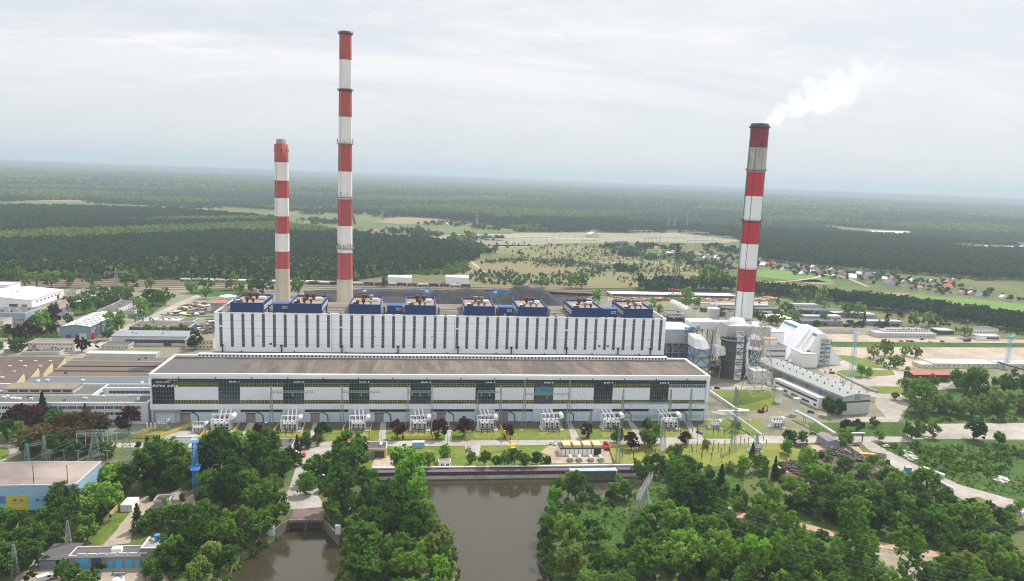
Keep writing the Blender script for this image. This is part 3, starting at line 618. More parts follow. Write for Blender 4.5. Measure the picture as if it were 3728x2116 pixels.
# blue penthouses
def penthouse(x0, x1, pale):
    y0, y1, zt = BY+.9, BY+37, BZ+6.9
    o = MB(); o.box(x0, x1, y0, y1, BZ-.3, zt-1.2, 0); o.box(x0, x1, y0-.02, y0+.5, zt-1.2, zt, 0); o.box(x0, x1, y1-.5, y1, zt-1.2, zt, 0)
    o.box(x0, x0+.5, y0+.5, y1-.5, zt-1.2, zt, 0); o.box(x1-.5, x1, y0+.5, y1-.5, zt-1.2, zt, 0)
    p = o.build('blue_penthouse', M_blue, bt, True)
    MB().box(x0+.5, x1-.5, y0+.5, y1-.5, zt-1.2, zt-1.1).build('penthouse_roof', mat('penthouse_roof', (142, 126, 114), .95, .15, .08, fine=.12), p, True)
    o = MB(); o.box(x0-.12, x1+.12, y0-.12, y0+.6, zt, zt+.22); o.box(x0-.12, x1+.12, y1-.6, y1+.12, zt, zt+.22); o.box(x0-.12, x0+.6, y0+.6, y1-.6, zt, zt+.22); o.box(x1-.6, x1+.12, y0+.6, y1-.6, zt, zt+.22)
    o.build('coping', mat('coping_blue', (16, 72, 138), .5), p, True)
    o = MB()
    for sg, xx in ((-1, x0), (1, x1)):
        o = MB(); xa, xb = (xx-.06, xx) if sg < 0 else (xx, xx+.06); o.box(xa, xb, y0+3, y1-3, BZ+1.6, BZ+4.4, 0)
        for k in range(6): yy = y0+3.3+k*5.2; o.box(xa-.03 if sg < 0 else xb, xa if sg < 0 else xb+.03, yy, yy+4.4, BZ+2, BZ+4, 1)
        o.build('side_window_strip', [M_white2, mat('strip_pane', (150, 160, 170), .4)], p, True)
    wd = x1-x0
    for fx, fy, r, h in ((.26, .20, 1.1, 3.0), (.46, .16, 1.2, 4.6), (.66, .16, .9, 3.4), (.40, .60, 1.6, 5.0), (.62, .60, 1.4, 4.6)):
        x, y, z = x0+wd*fx+R_.uniform(-.5, .5), y0+fy*(y1-y0)+R_.uniform(-1, 1), zt-1.1; o = MB()
        o.lathe(x, y, [(0, z+h), (r*1.25, z+h), (r*1.25, z+h-.5), (r, z+h-.9), (r*.95, z+h*.45), (r*.55, z+h*.25), (r*.55, z)], 12)
        o.build('vent_stack', pale if R_.random() < .75 else M_steel, p, True, True)
    o = MB(); x, y, z = x0+wd*.2, y0+8, zt-1.1; o.box(x-2, x+2, y-1.2, y+1.2, z, z+1.6, 0); o.prism([(x-2.2, y-1.4), (x+2.2, y-1.4), (x+2.2, y+1.4), (x-2.2, y+1.4)], z+1.6, z+1.9, 1); x = x0+wd*.78; y += 14; o.box(x-2.2, x+2.2, y-1.4, y+1.4, z+.4, z+2.2, 1); o.build('roof_cowl', [M_rust, M_white2], p, True)
    o = MB()
    for k in range(5): o.bar((x0+wd*(.1+.2*k), y1-4, zt-1.1), (x0+wd*(.1+.2*k), y1-4, zt+1.4+R_.random()*3), .22)
    o.path([(x0+2, y1-6, zt+.6), (x1-2, y1-6, zt+.6)], .3, 6); o.build('roof_pipework', M_rust, p, True)
    return p
M_ruststk = mat('rust_stack', (98, 52, 42), .85, .25, .6); M_grstk = mat('grey_stack', (128, 120, 112), .7, .2, .6)
PH = [((2, 0, 576, 658), 0), ((1, 1, 325, 655), 0), ((1, 1, 925, 1245), 0), ((1, 1, 1490, 1798), 0), ((1, 1, 2085, 2390), 1), ((1, 2, 62, 360), 0), ((1, 2, 608, 905), 0), ((1, 2, 1128, 1415), 1)]
for (k, c, a, b), pl in PH:
    if k == 2: x0, x1 = AtY(a, 775, BY).x, AtY(b, 777, BY).x
    else: x0, x1 = AtY(*qa(c, a, 620), BY).x, AtY(*qa(c, b, 640), BY).x
    penthouse(x0, x1, M_grstk if pl else M_ruststk)
for c, a, b, yt, yb in ((1, 172, 335, 510, 630), (1, 1313, 1462, 525, 645), (1, 2425, 2570, 545, 670), (2, 905, 1055, 560, 690)):
    x0, x1 = AtY(*qa(c, a, 600), BY+6).x, AtY(*qa(c, b, 600), BY+6).x
    o = MB(); o.box(x0, x1, BY+5, BY+13, BZ-.3, BZ+5.6, 0); p = o.build('blue_penthouse', M_blue, bt, True)
    MB().box(x0-.2, x1+.2, BY+4.8, BY+13.2, BZ+5.6, BZ+5.9).build('coping', mat('coping_blue', (16, 72, 138)), p, True)
    xm = x0+(x1-x0)*.74; o = MB(); o.box(xm-1.7, xm+1.7, BY+4.92, BY+5, BZ+2.4, BZ+4.3, 0)
    for k in range(3): o.box(xm-1.5+k*1.08, xm-.62+k*1.08, BY+4.86, BY+4.92, BZ+2.6, BZ+4.1, 1)
    o.build('window', [M_white, M_dark], p, True)
for c, x in ((1, 128), (1, 705), (1, 1282), (1, 1828), (1, 2405), (2, 370)):
    p = AtY(*qa(c, x, 650), BY+3); mb = MB(); mb.cyl((p.x, BY+3, BZ-.3), (p.x, BY+3, BZ+5.4), .5, .5, 8); mb.build('vent_post', M_black, bt, True)
mb = MB()
for k in range(26): x = BX0+9+k*12.3+R_.uniform(-3, 3); y = BY+R_.uniform(3, 12); mb.box(x-.8, x+.8, y-.6, y+.6, BZ-.3, BZ+R_.uniform(.3, 1.1))
mb.build('roof_upstands', M_concrete, bt, True)
mb = MB(); mb.path([(BX0+4, BY+9, BZ+1.2), (BX1-4, BY+9, BZ+1.2)], .25, 6); mb.path([(BX0+40, BY+16, BZ+1.8), (BX1-40, BY+16, BZ+1.8)], .35, 6); mb.build('roof_pipe', M_grey, bt, True)
# ------------------------------------------------------------------ chimneys
M_cred = mat('chimney_red', (172, 70, 66), .85, .08, .04, streak=.2, rgb2=(148, 64, 62)); M_cwhite = mat('chimney_white', (222, 220, 218), .85, .06, .04, streak=.16)
M_cconc = mat('chimney_concrete', (190, 180, 160), .9, .1, .08, streak=.25, fine=.1); M_ccap = mat('chimney_cap', (150, 142, 128), .9, .2, .3, streak=.35)
M_dred = mat('steel_chimney_red', (182, 22, 44), .45, .06, .02, streak=.12, rgb2=(164, 24, 44)); M_dwhite = mat('steel_chimney_white', (222, 224, 226), .45, .03, .03, streak=.06)
M_dstain = mat('stained_white', (178, 174, 164), .7, .2, .1, streak=.38); M_sootred = mat('sooty_red', (142, 30, 46), .6, .2, .1, rgb2=(96, 36, 60), streak=.3)
M_purp = mat('sooty_collar', (84, 66, 84), .8, .2, .4)
def chimney(label, x, y, bands, rbot, rtop, mats, plats, zbase=0, flare=1.25, n=40, name='chimney'):
    """bands: list of (z_top, material index) from the bottom up"""
    t = thing(name, label, 'chimney', (x, y, 0)); ztop = bands[-1][0]; prof, ms = [], []
    def rr(z):
        f = (z-zbase)/(ztop-zbase); return rbot+(rtop-rbot)*f + (rbot*(flare-1))*max(0, 1-f*3.2)**2
    z0 = zbase; prof.append((rr(z0), z0))
    for zt, mi in bands:
        k = max(1, int((zt-z0)/10))
        for i in range(1, k+1): z = z0+(zt-z0)*i/k; prof.append((rr(z), z)); ms.append(mi)
        z0 = zt
    prof.append((rr(ztop)-.6, ztop)); ms.append(ms[-1]); prof.append((rr(ztop)-.6, ztop-6)); ms.append(len(mats)-1)
    MB().lathe(x, y, prof, n, ms).build('shaft', mats, t, True, True)
    for (z, m, hh) in plats:
        r = rr(z); MB().lathe(x, y, [(r, z-.9), (r+1.3, z-.1), (r+1.3, z+.05), (r, z+.05)], n).build('platform', m, t, True)
        mb = MB()
        for zz in (.55, 1.15): mb.lathe(x, y, [(r+1.22, z+zz-.05), (r+1.3, z+zz-.05), (r+1.3, z+zz+.05), (r+1.22, z+zz+.05), (r+1.22, z+zz-.05)], n)
        for i in range(20): a = i*math.pi/10; mb.bar((x+(r+1.26)*math.cos(a), y+(r+1.26)*math.sin(a), z), (x+(r+1.26)*math.cos(a), y+(r+1.26)*math.sin(a), z+hh), .12)
        mb.build('railing', m, t, True)
    mb = MB(); a = -2.2; pts = [(x+(rr(z)+.25)*math.cos(a), y+(rr(z)+.25)*math.sin(a), z) for z in np.linspace(zbase+6, ztop-2, 14)]
    mb.path(pts, .16, 4); a = -.55; pts = [(x+(rr(z)+.2)*math.cos(a), y+(rr(z)+.2)*math.sin(a), z) for z in np.linspace(zbase+6, ztop-2, 14)]; mb.path(pts, .13, 4); mb.build('ladder', mats[0] if name == 'chimney' else M_dark, t, True)
    return t, rr
cx_, cy_ = AtY(707, 600, 625).x, 625
zq = lambda c, x, y, Y: AtY(*q0(c, x, y), Y).z
b1 = [(zq(1, 265, 1310, cy_), 0)]+[(zq(1, 262, y, cy_), m) for y, m in ((1138, 1), (960, 2), (788, 1), (607, 2), (432, 1), (250, 2), (70, 1))]
t1, r1 = chimney('shorter red and white banded concrete chimney with a narrow bare top, left of the tallest', cx_, cy_, b1, 5.9, 5.5, [M_cconc, M_cred, M_cwhite, M_black], [], 0, 1.05)
zt = b1[-1][0]; MB().lathe(cx_, cy_, [(3.9, zt-1), (3.9, zt+4), (3.7, zt+4), (3.7, zt)], 32).build('flue_liner', M_ccap, t1, True, True)
mb = MB()
for k in range(8): a = k*math.pi/4-1.4; mb.cyl((cx_+5.45*math.cos(a), cy_+5.45*math.sin(a), zt-6), (cx_+5.45*math.cos(a), cy_+5.45*math.sin(a), zt-4), .35, None, 6)
mb.build('vent_slots', M_black, t1, True)
c2x, c2y = AtY(864, 600, 625).x, 625
zs = lambda y: AtY((900+.371*966)/1.45341, (80+.371*y)/1.45341, c2y).z
b2 = [(zq(1, 885, 1415, c2y), 0), (zq(1, 885, 1152, c2y), 1), (zq(1, 885, 884, c2y), 2), (zq(1, 885, 618, c2y), 1), (zq(1, 885, 343, c2y), 2), (zs(1205), 1), (zs(935), 2), (zs(660), 1), (zs(377), 2), (zs(128), 1), (zs(100), 4)]
b2 = [(b2[0][0], 0)]+[(b2[1][0], 1), (b2[2][0], 2), (b2[3][0], 1), (b2[4][0], 2), (b2[5][0], 1), (b2[6][0], 2), (b2[7][0], 1), (b2[8][0], 2), (b2[9][0], 1), (b2[10][0], 4)]
b2 = [(zq(1, 885, 1415, c2y), 0), (zq(1, 885, 1152, c2y), 1), (zq(1, 885, 884, c2y), 2), (zq(1, 885, 618, c2y), 1), (zq(1, 885, 343, c2y), 2), (zs(1205), 1), (zs(935), 2), (zs(660), 1), (zs(377), 2), (zs(128), 1), (zs(97), 3)]
t2, r2_ = chimney('tallest red and white banded concrete chimney with platforms and aerials', c2x, c2y, b2, 6.9, 4.75, [M_cconc, M_cred, M_cwhite, M_purp, M_black], [(zs(118), M_purp, 2.4), (zs(672), M_purp, 1.2), (zs(1195), M_steel, 1.8), (zq(1, 885, 597, c2y), M_steel, 1.8), (zq(1, 885, 1105, c2y), M_steel, 2.0)], 0, 1.12)
for z, sp in ((zq(1, 885, 1075, c2y), 16), (zq(1, 885, 560, c2y), 4), (zs(1170), 3)):
    r = r2_(z)+1.5
    for k in range(sp):
        a = -math.pi*(k+.5)/sp+R_.uniform(-.08, .08); mb = MB(); h = R_.uniform(1.2, 3.4); px, py = c2x+r*math.cos(a), c2y+r*math.sin(a)
        mb.bar((px, py, z-2.2), (px, py, z+h-1), .14, 0); mb.box(px-.3, px+.3, py-.2, py+.2, z-.6, z+h-1.4, 1); mb.build('aerial', [M_dark, M_steel if k % 2 else M_dark], t2, True)
c3x, c3y = AtY(1878, 600, 565).x, 565
zt3 = lambda y: AtY((2560+.3777*(540-.13*(y-800)))/1.45341, (150+.3777*y)/1.45341, c3y).z
b3 = [(AtY(*qa(2, 2320, 437), c3y).z, 0), (zq(2, 2340, 1318, c3y), 1), (zq(2, 2360, 1062, c3y), 0), (zq(2, 2375, 838, c3y), 1), (zq(2, 2395, 588, c3y), 0), (zq(2, 2420, 348, c3y), 1), (zt3(1027), 2), (zt3(835), 3), (zt3(797), 4)]
t3, r3_ = chimney('wide steel chimney with bright red and white bands, steaming, at the right', c3x, c3y, b3, 7.6, 6.9, [M_dwhite, M_dred, M_dstain, M_sootred, M_purp, M_black], [(zt3(832), M_dark, 1.2), (zq(2, 2430, 328, c3y), M_greensteel, 1.4), (zq(2, 2385, 832, c3y), M_dark, 1.3), (AtY(*qa(2, 2340, 215), c3y).z, M_dred, 1.0), (AtY(*qa(2, 2300, 708), c3y).z, M_greensteel, 1.2)], 0, 1.0, 48, 'steel_chimney')
mb = MB(); pts = [(c3x-(r3_(z)+.55), c3y-.8, z) for z in np.linspace(4, b3[-1][0]-8, 14)]; mb.path(pts, .42, 6); mb.build('cable_riser', M_greensteel, t3, True)
# ------------------------------------------------------------------ trees
LEAF = {
 'd': leafmat('leaf_dark', (54, 88, 32), (82, 116, 44), .36, .4), 'm': leafmat('leaf_mid', (76, 114, 40), (110, 144, 56), .34, .4),
 'b': leafmat('leaf_bright', (92, 144, 38), (118, 166, 52), .22), 'p': leafmat('leaf_purple', (56, 24, 34), (78, 36, 44), .25, .25),
 'r': leafmat('leaf_reddish', (82, 62, 42), (100, 84, 52), .25), 'w': leafmat('leaf_willow', (104, 124, 54), (134, 148, 74), .25),
 'c': leafmat('leaf_spruce', (32, 58, 34), (48, 74, 42), .25, .15), 'o': leafmat('leaf_poplar', (70, 112, 34), (102, 142, 46), .28),
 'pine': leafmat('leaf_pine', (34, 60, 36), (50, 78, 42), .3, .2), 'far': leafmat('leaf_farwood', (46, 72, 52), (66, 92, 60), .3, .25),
 'heath': leafmat('leaf_heath', (66, 88, 52), (92, 108, 66), .3), 'leafy': leafmat('leaf_spring', (84, 112, 46), (116, 138, 58), .3), 'scrub': leafmat('leaf_scrub', (68, 102, 34), (100, 130, 48), .3)}
def cards(Cn, Rn, rng, per, size, zflat=.85, droop=0.0):
    """leaf-clump faces scattered over the outside of many small boughs"""
    out = []
    nb = len(Cn); k = rng.normal(size=(nb*per, 3)); k /= np.linalg.norm(k, axis=1, keepdims=True)
    r = np.repeat(Rn, per)[:, None]*(rng.random((nb*per, 1))**.45); ctr = np.repeat(Cn, per, axis=0)+k*r*np.array([1, 1, zflat])
    nrm = k+rng.normal(size=k.shape)*.55; nrm[:, 2] += .25; nrm /= np.linalg.norm(nrm, axis=1, keepdims=True)
    a = np.cross(nrm, rng.normal(size=k.shape)); a /= np.linalg.norm(a, axis=1, keepdims=True)+1e-9; b = np.cross(nrm, a)
    s = size*(.6+.8*rng.random((nb*per, 1))); e = .55+.4*rng.random((nb*per, 1))
    q = np.stack([ctr-a*s*.5, ctr-b*s*e*.5, ctr+a*s*.5, ctr+b*s*e*.5], 1)      # kite-shaped clumps
    if droop: q[:, :, 2] -= droop*rng.random((nb*per, 1))
    return q.reshape(-1, 3)
def trunkmesh(name, h, r, rng, limbs, crown):
    mb = MB(); p = Vector((0, 0, -.5)); d = Vector((0, 0, 1)); pts = [p.copy()]
    for i in range(4): d = (d+Vector((rng.normal()*.06, rng.normal()*.06, 0))).normalized(); p = p+d*(h+.5)/4; pts.append(p.copy())
    for i in range(4): mb.cyl(pts[i], pts[i+1], r*(1-.2*i), r*(1-.2*(i+1)), 7)
    for c in crown[:limbs]:
        t = .45+.45*rng.random(); q = pts[0].lerp(pts[4], t); c = Vector(c); mid = q.lerp(c, .5)+Vector((0, 0, h*.04))
        mb.cyl(q, mid, r*.42, r*.26, 5, 0, False); mb.cyl(mid, c, r*.26, r*.1, 5, 0, False)
    me = bpy.data.meshes.new(name); me.from_pydata(mb.v, [], mb.f); me.materials.append(M_trunk); me.update(); return me
def treeproto(kind, seed, nb, per, size):
    """unit tree: crown about 1 wide; heights in the same unit. returns crown mesh, trunk mesh"""
    rng = np.random.default_rng(seed)
    shape = {'d': (1.15, .16, .52), 'm': (1.2, .14, .5), 'b': (1.25, .12, .5), 'p': (1.15, .12, .5), 'r': (.85, .1, .5), 'w': (1.1, .08, .52), 'c': (2.0, .05, .5), 'o': (1.9, .12, .5), 's': (.75, .0, .5)}[kind]
    H, cb, _ = shape; Cn, Rn = [], []
    lobes = []
    while len(lobes) < (17 if kind != 'o' else 22):
        p = rng.normal(size=3); p /= np.linalg.norm(p); p *= .30+.42*rng.random()**.5
        if all(np.linalg.norm(p-q) > .20 for q in lobes) or rng.random() < .02: lobes.append(p)
    lr = rng.uniform(.75, 1.35, len(lobes))
    while len(Cn) < nb:
        if kind == 'c':
            z = rng.random(); wr = (1-z)**.85*.46*(.75+.25*math.cos(z*40)); a = rng.random()*6.283; q = (wr*math.cos(a)*rng.random()**.3, wr*math.sin(a)*rng.random()**.3, cb*H+z*(H-cb*H)*.97); rr = .05+.10*(1-z)
        else:
            i = rng.integers(len(lobes)); d = rng.normal(size=3); d /= np.linalg.norm(d); p = lobes[i]+d*.26*lr[i]*rng.random()**.4
            zz = cb*H+(p[2]*.62+.5)*(H-cb*H); taper = 1-.25*max(0, (zz/H-.5)); q = (p[0]*.56*taper, p[1]*.56*taper, zz); rr = rng.uniform(.045, .095)*(.9 if kind == 'o' else 1)
        Cn.append(q); Rn.append(rr)
    Cn, Rn = np.array(Cn), np.array(Rn)
    V = cards(Cn, Rn, rng, per, size, .85, .03 if kind == 'w' else 0); nq = len(V)//4
    me = npmesh('crown', V, np.arange(nq*4).reshape(nq, 4), LEAF.get(kind, LEAF['m']))
    tr = trunkmesh('trunk', H*(.9 if kind in 'co' else .62), .028 if kind in 'co' else .035, rng, 9 if kind != 'c' else 0, [c for c in Cn[rng.permutation(nb)] if c[2] > H*.35][:9])
    return me, tr
TP = {}
for k, nvar in (('d', 4), ('m', 4), ('b', 3), ('p', 2), ('r', 2), ('w', 3), ('c', 2), ('o', 4)):
    TP[k] = [treeproto(k, 10*ord(k)+i, 240, 26, .056 if k != 'o' else .052) for i in range(nvar)]
TPF = {k: [treeproto(k, 10*ord(k)+5+i, 90, 15, .10) for i in range(3)] for k in ('d', 'm', 'b', 'p', 'w', 'c', 'o')}
KNAME = {'d': ('broadleaf_tree', 'dark green rounded tree'), 'm': ('broadleaf_tree', 'mid green leafy tree'), 'b': ('broadleaf_tree', 'bright light green tree'), 'p': ('copper_beech', 'dark purple leaved tree'), 'r': ('hawthorn_tree', 'brownish red flat topped tree'), 'w': ('willow_tree', 'yellowish olive feathery tree'), 'c': ('spruce_tree', 'dark pointed spruce'), 'o': ('poplar_tree', 'tall narrow poplar')}
ORD = ['first', 'second', 'third', 'fourth', 'fifth', 'sixth', 'seventh', 'eighth', 'ninth', 'tenth', 'eleventh', 'twelfth']
def ORDW(k):
    return ORD[k-1] if k <= 12 else {13: 'thirteenth', 14: 'fourteenth', 15: 'fifteenth', 16: 'sixteenth', 17: 'seventeenth', 18: 'eighteenth', 19: 'nineteenth', 20: 'twentieth'}.get(k, '%dth' % k)
TREES = []                                    # (kind, point, width, phrase, u)
def plant(phrase, fn, c, *items, dy=0):
    for it in items:
        x, y, wd, k = it[:4]; u, v = fn(c, x, y) if c is not None else fn(x, y); p = G(u, v); TREES.append([k, p, wd*_K*pxm(p), phrase, u])
plant('in the trees at the lower left edge', qc, 0, (120, 1180, 400, 'd'), (330, 1180, 330, 'm'), (80, 1400, 330, 'd'), (280, 1350, 320, 'd'), (40, 1010, 260, 'm'), (690, 1455, 230, 'd'))
plant('beside the blue and yellow building', qc, 0, (640, 1010, 330, 'd'), (620, 820, 320, 'm'), (460, 960, 250, 'd'), (560, 1090, 220, 'd'), (865, 1050, 235, 'm'), (1020, 830, 430, 'm'), (900, 760, 260, 'm'), (1240, 640, 330, 'd'), (1120, 620, 280, 'm'))
plant('around the blue lattice mast', qc, 0, (1450, 430, 260, 'd'), (1660, 430, 430, 'd'), (1540, 530, 380, 'd'), (1740, 550, 300, 'd'), (1840, 430, 260, 'd'), (2220, 420, 470, 'd'), (2430, 340, 320, 'd'), (2120, 350, 280, 'd'), (2100, 620, 260, 'd'), (2280, 720, 330, 'd'), (2480, 640, 300, 'd'), (2360, 560, 290, 'd'), (2060, 760, 230, 'd'))
plant('by the courtyard behind the flat roofed workshop', qc, 0, (1375, 955, 170, 'c'), (1540, 945, 210, 'm'), (1460, 975, 200, 'd'), (1760, 940, 240, 'd'), (1890, 900, 200, 'd'), (1640, 880, 200, 'd'))
plant('on the wooded bank of the outfall pool', qc, 0, (2050, 880, 220, 'm'), (2030, 1020, 300, 'd'), (1860, 1160, 330, 'd'), (1700, 1320, 310, 'm'), (1950, 1190, 260, 'd'), (1630, 1210, 200, 'd'), (2260, 1110, 230, 'm'), (2470, 1010, 260, 'w'), (2120, 1290, 210, 'w'), (2290, 1290, 210, 'd'), (1830, 1350, 260, 'd'), (2150, 1130, 240, 'd'), (2380, 980, 220, 'd'), (2010, 1380, 180, 'w'))
plant('in the park before the office block', qb, 0, (230, 760, 210, 'p'), (330, 740, 190, 'p'), (440, 690, 190, 'c'), (560, 750, 250, 'd'), (130, 710, 160, 'p'), (195, 870, 210, 'w'), (390, 960, 380, 'r'), (700, 960, 320, 'r'), (840, 820, 360, 'r'), (990, 770, 240, 'r'), (640, 840, 300, 'r'), (1090, 1000, 180, 'w'), (880, 950, 260, 'r'), (1300, 770, 200, 'p'), (860, 690, 110, 'c'), (1385, 930, 70, 'd'), (80, 840, 200, 'd'), (560, 1000, 240, 'd'), (300, 1000, 200, 'd'), (1000, 1010, 180, 'd'), (760, 1020, 180, 'd'))
plant('west of the paved side road', qc, 1, (60, 340, 340, 'd'), (230, 430, 300, 'd'), (100, 530, 270, 'd'), (20, 200, 200, 'd'), (80, 780, 340, 'm'), (200, 840, 280, 'm'), (40, 1030, 260, 'm'), (330, 330, 180, 'd'), (170, 640, 200, 'd'), (410, 150, 90, 'c'))
plant('east of the paved side road', qc, 1, (600, 470, 300, 'd'), (505, 590, 215, 'b'), (690, 420, 170, 'd'))
plant('on the wooded spit between pool and river', qc, 1, (950, 430, 400, 'd'), (860, 300, 240, 'd'), (1040, 300, 240, 'd'), (1080, 570, 280, 'd'), (850, 770, 400, 'd'), (760, 860, 230, 'd'), (1150, 630, 180, 'm'), (1480, 620, 440, 'b'), (1610, 730, 260, 'b'), (1400, 740, 260, 'm'), (1330, 810, 330, 'd'), (1250, 890, 300, 'd'), (1600, 920, 290, 'd'), (1690, 880, 220, 'm'), (1190, 1060, 330, 'd'), (1080, 1300, 420, 'd'), (1450, 1060, 300, 'd'), (1560, 1160, 320, 'd'), (1790, 1040, 200, 'w'), (1880, 1160, 220, 'w'), (1580, 1430, 300, 'd'), (1830, 1440, 220, 'b'), (1740, 1260, 250, 'w'), (930, 960, 130, 'm'), (1330, 1260, 220, 'd'), (1000, 1450, 300, 'd'), (1720, 1120, 220, 'm'), (1150, 1440, 280, 'd'), (1430, 1430, 260, 'm'), (1480, 1290, 280, 'd'), (1230, 720, 230, 'm'))
plant('in the row on the quay lawn', qb, 1, (1430, 1060, 100, 'd'), (1515, 1055, 100, 'd'), (1720, 1115, 140, 'd'), (1885, 1045, 130, 'b'), (2150, 1085, 115, 'm'), (2290, 1095, 150, 'd'), (2400, 1095, 130, 'd'), (2490, 1095, 130, 'm'), (2580, 1090, 150, 'd'), (2690, 1095, 150, 'd'), (2800, 1090, 150, 'd'), (2905, 1065, 100, 'r'))
plant('between the transformer bays', qb, 1, (10, 825, 110, 'p'), (1405, 820, 160, 'p'), (1830, 820, 145, 'p'), (2075, 805, 170, 'p'), (2510, 810, 125, 'p'), (665, 830, 165, 'd'), (505, 825, 90, 'd'), (3305, 805, 120, 'p'), (3900, 755, 110, 'p'), (3755, 925, 150, 'p'), (4290, 880, 120, 'p'), (3605, 865, 140, 'm'), (3935, 910, 220, 'm'), (4795, 745, 110, 'm'), (4500, 910, 100, 'w'))
plant('on the far river bank by the switchyard', qb, 2, (1630, 1070, 190, 'm'), (1360, 1110, 130, 'd'), (1300, 1240, 210, 'm'), (1440, 1190, 180, 'd'), (1690, 1250, 280, 'd'), (1560, 1160, 180, 'm'), (1870, 1140, 95, 'd'), (2080, 1370, 150, 'c'), (2300, 1170, 160, 'b'), (2480, 1150, 190, 'd'), (1780, 1150, 140, 'm'), (2400, 1010, 90, 'c'), (2180, 1150, 120, 'w'), (1960, 1200, 120, 'w'))
plant('on the brushy right bank of the river', qc, 2, (560, 560, 210, 'w'), (640, 620, 200, 'm'), (430, 740, 185, 'b'), (600, 870, 180, 'd'), (830, 710, 125, 'd'), (780, 620, 120, 'd'), (985, 670, 130, 'd'), (1060, 610, 170, 'm'), (1130, 650, 180, 'd'), (340, 960, 200, 'd'), (380, 850, 150, 'b'), (560, 1210, 320, 'm'), (850, 1110, 240, 'd'), (780, 960, 160, 'd'), (940, 810, 55, 'd'), (330, 1190, 130, 'm'), (570, 1420, 300, 'w'), (450, 640, 150, 'm'), (1010, 730, 60, 'd'), (340, 1060, 150, 'd'), (700, 700, 120, 'd'), (470, 1010, 160, 'w'), (660, 1330, 140, 'm'))
plant('in the wood at the bottom right', qc, 2, (1830, 860, 520, 'd'), (1650, 560, 240, 'm'), (1730, 470, 240, 'm'), (1420, 1010, 350, 'd'), (1260, 1190, 330, 'd'), (1600, 1110, 380, 'm'), (1950, 1160, 400, 'm'), (1350, 1430, 400, 'd'), (1700, 1410, 440, 'm'), (2050, 1410, 400, 'd'), (2360, 1180, 300, 'm'), (2430, 1430, 350, 'b'), (1120, 1420, 260, 'd'), (2220, 1360, 270, 'm'), (2450, 1010, 240, 'm'), (1760, 1180, 300, 'd'), (1500, 1260, 300, 'd'), (1870, 1320, 300, 'd'), (1620, 760, 200, 'd'), (2040, 790, 180, 'd'), (2150, 1080, 280, 'm'), (1000, 1290, 150, 'w'), (2250, 600, 60, 'c'))
plant('in the thick hedge above the gravel path', qc, 3, (40, 680, 180, 'm'), (-40, 820, 300, 'm'), (60, 440, 110, 'c'), (270, 750, 320, 'd'), (520, 780, 300, 'd'), (760, 790, 320, 'm'), (980, 800, 320, 'm'), (850, 960, 330, 'd'), (1100, 950, 370, 'd'), (1300, 1020, 270, 'm'), (1500, 860, 320, 'd'), (1650, 1010, 360, 'd'), (1490, 1050, 290, 'd'), (1850, 960, 320, 'm'), (1950, 870, 280, 'd'), (2080, 980, 260, 'm'), (1740, 770, 240, 'd'), (1550, 650, 320, 'd'), (1280, 600, 250, 'd'), (1230, 500, 200, 'm'), (1060, 600, 110, 'b'), (400, 760, 240, 'd'), (650, 860, 250, 'd'), (1340, 860, 260, 'm'), (1760, 890, 240, 'm'), (1180, 800, 260, 'd'), (2160, 900, 180, 'd'))
plant('among the scrap heaps', qc, 3, (440, 490, 310, 'm'), (560, 560, 180, 'm'), (750, 570, 220, 'm'), (770, 400, 170, 'm'), (960, 440, 170, 'm'), (1050, 300, 110, 'm'), (1130, 320, 80, 'm'), (740, 130, 100, 'm'), (195, 200, 125, 'b'), (210, 85, 150, 'd'), (345, 95, 110, 'm'), (370, 330, 180, 'm'), (520, 220, 90, 'r'))
plant('in the poplar clump at the bottom right', qc, 3, (200, 1210, 300, 'o'), (90, 1180, 240, 'o'), (330, 1260, 240, 'o'), (60, 1430, 260, 'o'), (240, 1440, 260, 'o'), (800, 1260, 330, 'o'), (950, 1330, 270, 'o'), (640, 1430, 250, 'o'), (860, 1440, 280, 'o'), (1000, 1450, 200, 'o'), (480, 1430, 240, 'm'), (1350, 1480, 340, 'o'), (1680, 1480, 100, 'b'), (1850, 1260, 260, 'm'), (2050, 1260, 280, 'm'), (1950, 1440, 300, 'w'), (2250, 1350, 320, 'm'), (2450, 1400, 300, 'w'), (2120, 1430, 260, 'w'), (1760, 1400, 220, 'm'), (2330, 1450, 260, 'm'), (2420, 835, 120, 'm'), (2300, 890, 150, 'd'), (420, 1150, 220, 'm'))
plant('on the grass by the long shed', qb, 3, (600, 590, 160, 'd'), (700, 590, 150, 'd'), (890, 750, 130, 'd'), (770, 745, 100, 'p'), (740, 885, 100, 'm'), (1060, 705, 90, 'd'), (1110, 845, 120, 'm'), (1440, 830, 170, 'm'), (1520, 780, 120, 'm'), (1640, 810, 140, 'm'), (2060, 830, 220, 'd'), (2310, 875, 140, 'd'), (1400, 800, 110, 'd'))
plant('in the open grove at the right', qb, 3, (1885, 330, 180, 'b'), (2080, 350, 195, 'b'), (1990, 330, 140, 'm'), (2370, 370, 240, 'm'), (1400, 440, 230, 'w'), (1500, 560, 280, 'm'), (1640, 330, 150, 'w'), (1700, 560, 210, 'w'), (1820, 560, 190, 'm'), (2030, 480, 270, 'm'), (2030, 600, 210, 'd'), (2290, 630, 180, 'd'), (2400, 490, 150, 'm'), (2520, 570, 170, 'w'), (2260, 510, 190, 'w'), (1505, 345, 48, 'c'), (1270, 430, 80, 'm'), (1395, 158, 55, 'd'), (1600, 470, 160, 'm'), (1930, 600, 150, 'w'), (2150, 560, 160, 'w'), (1560, 620, 160, 'w'), (2560, 390, 180, 'm'), (1260, 1010, 0, 'w'))
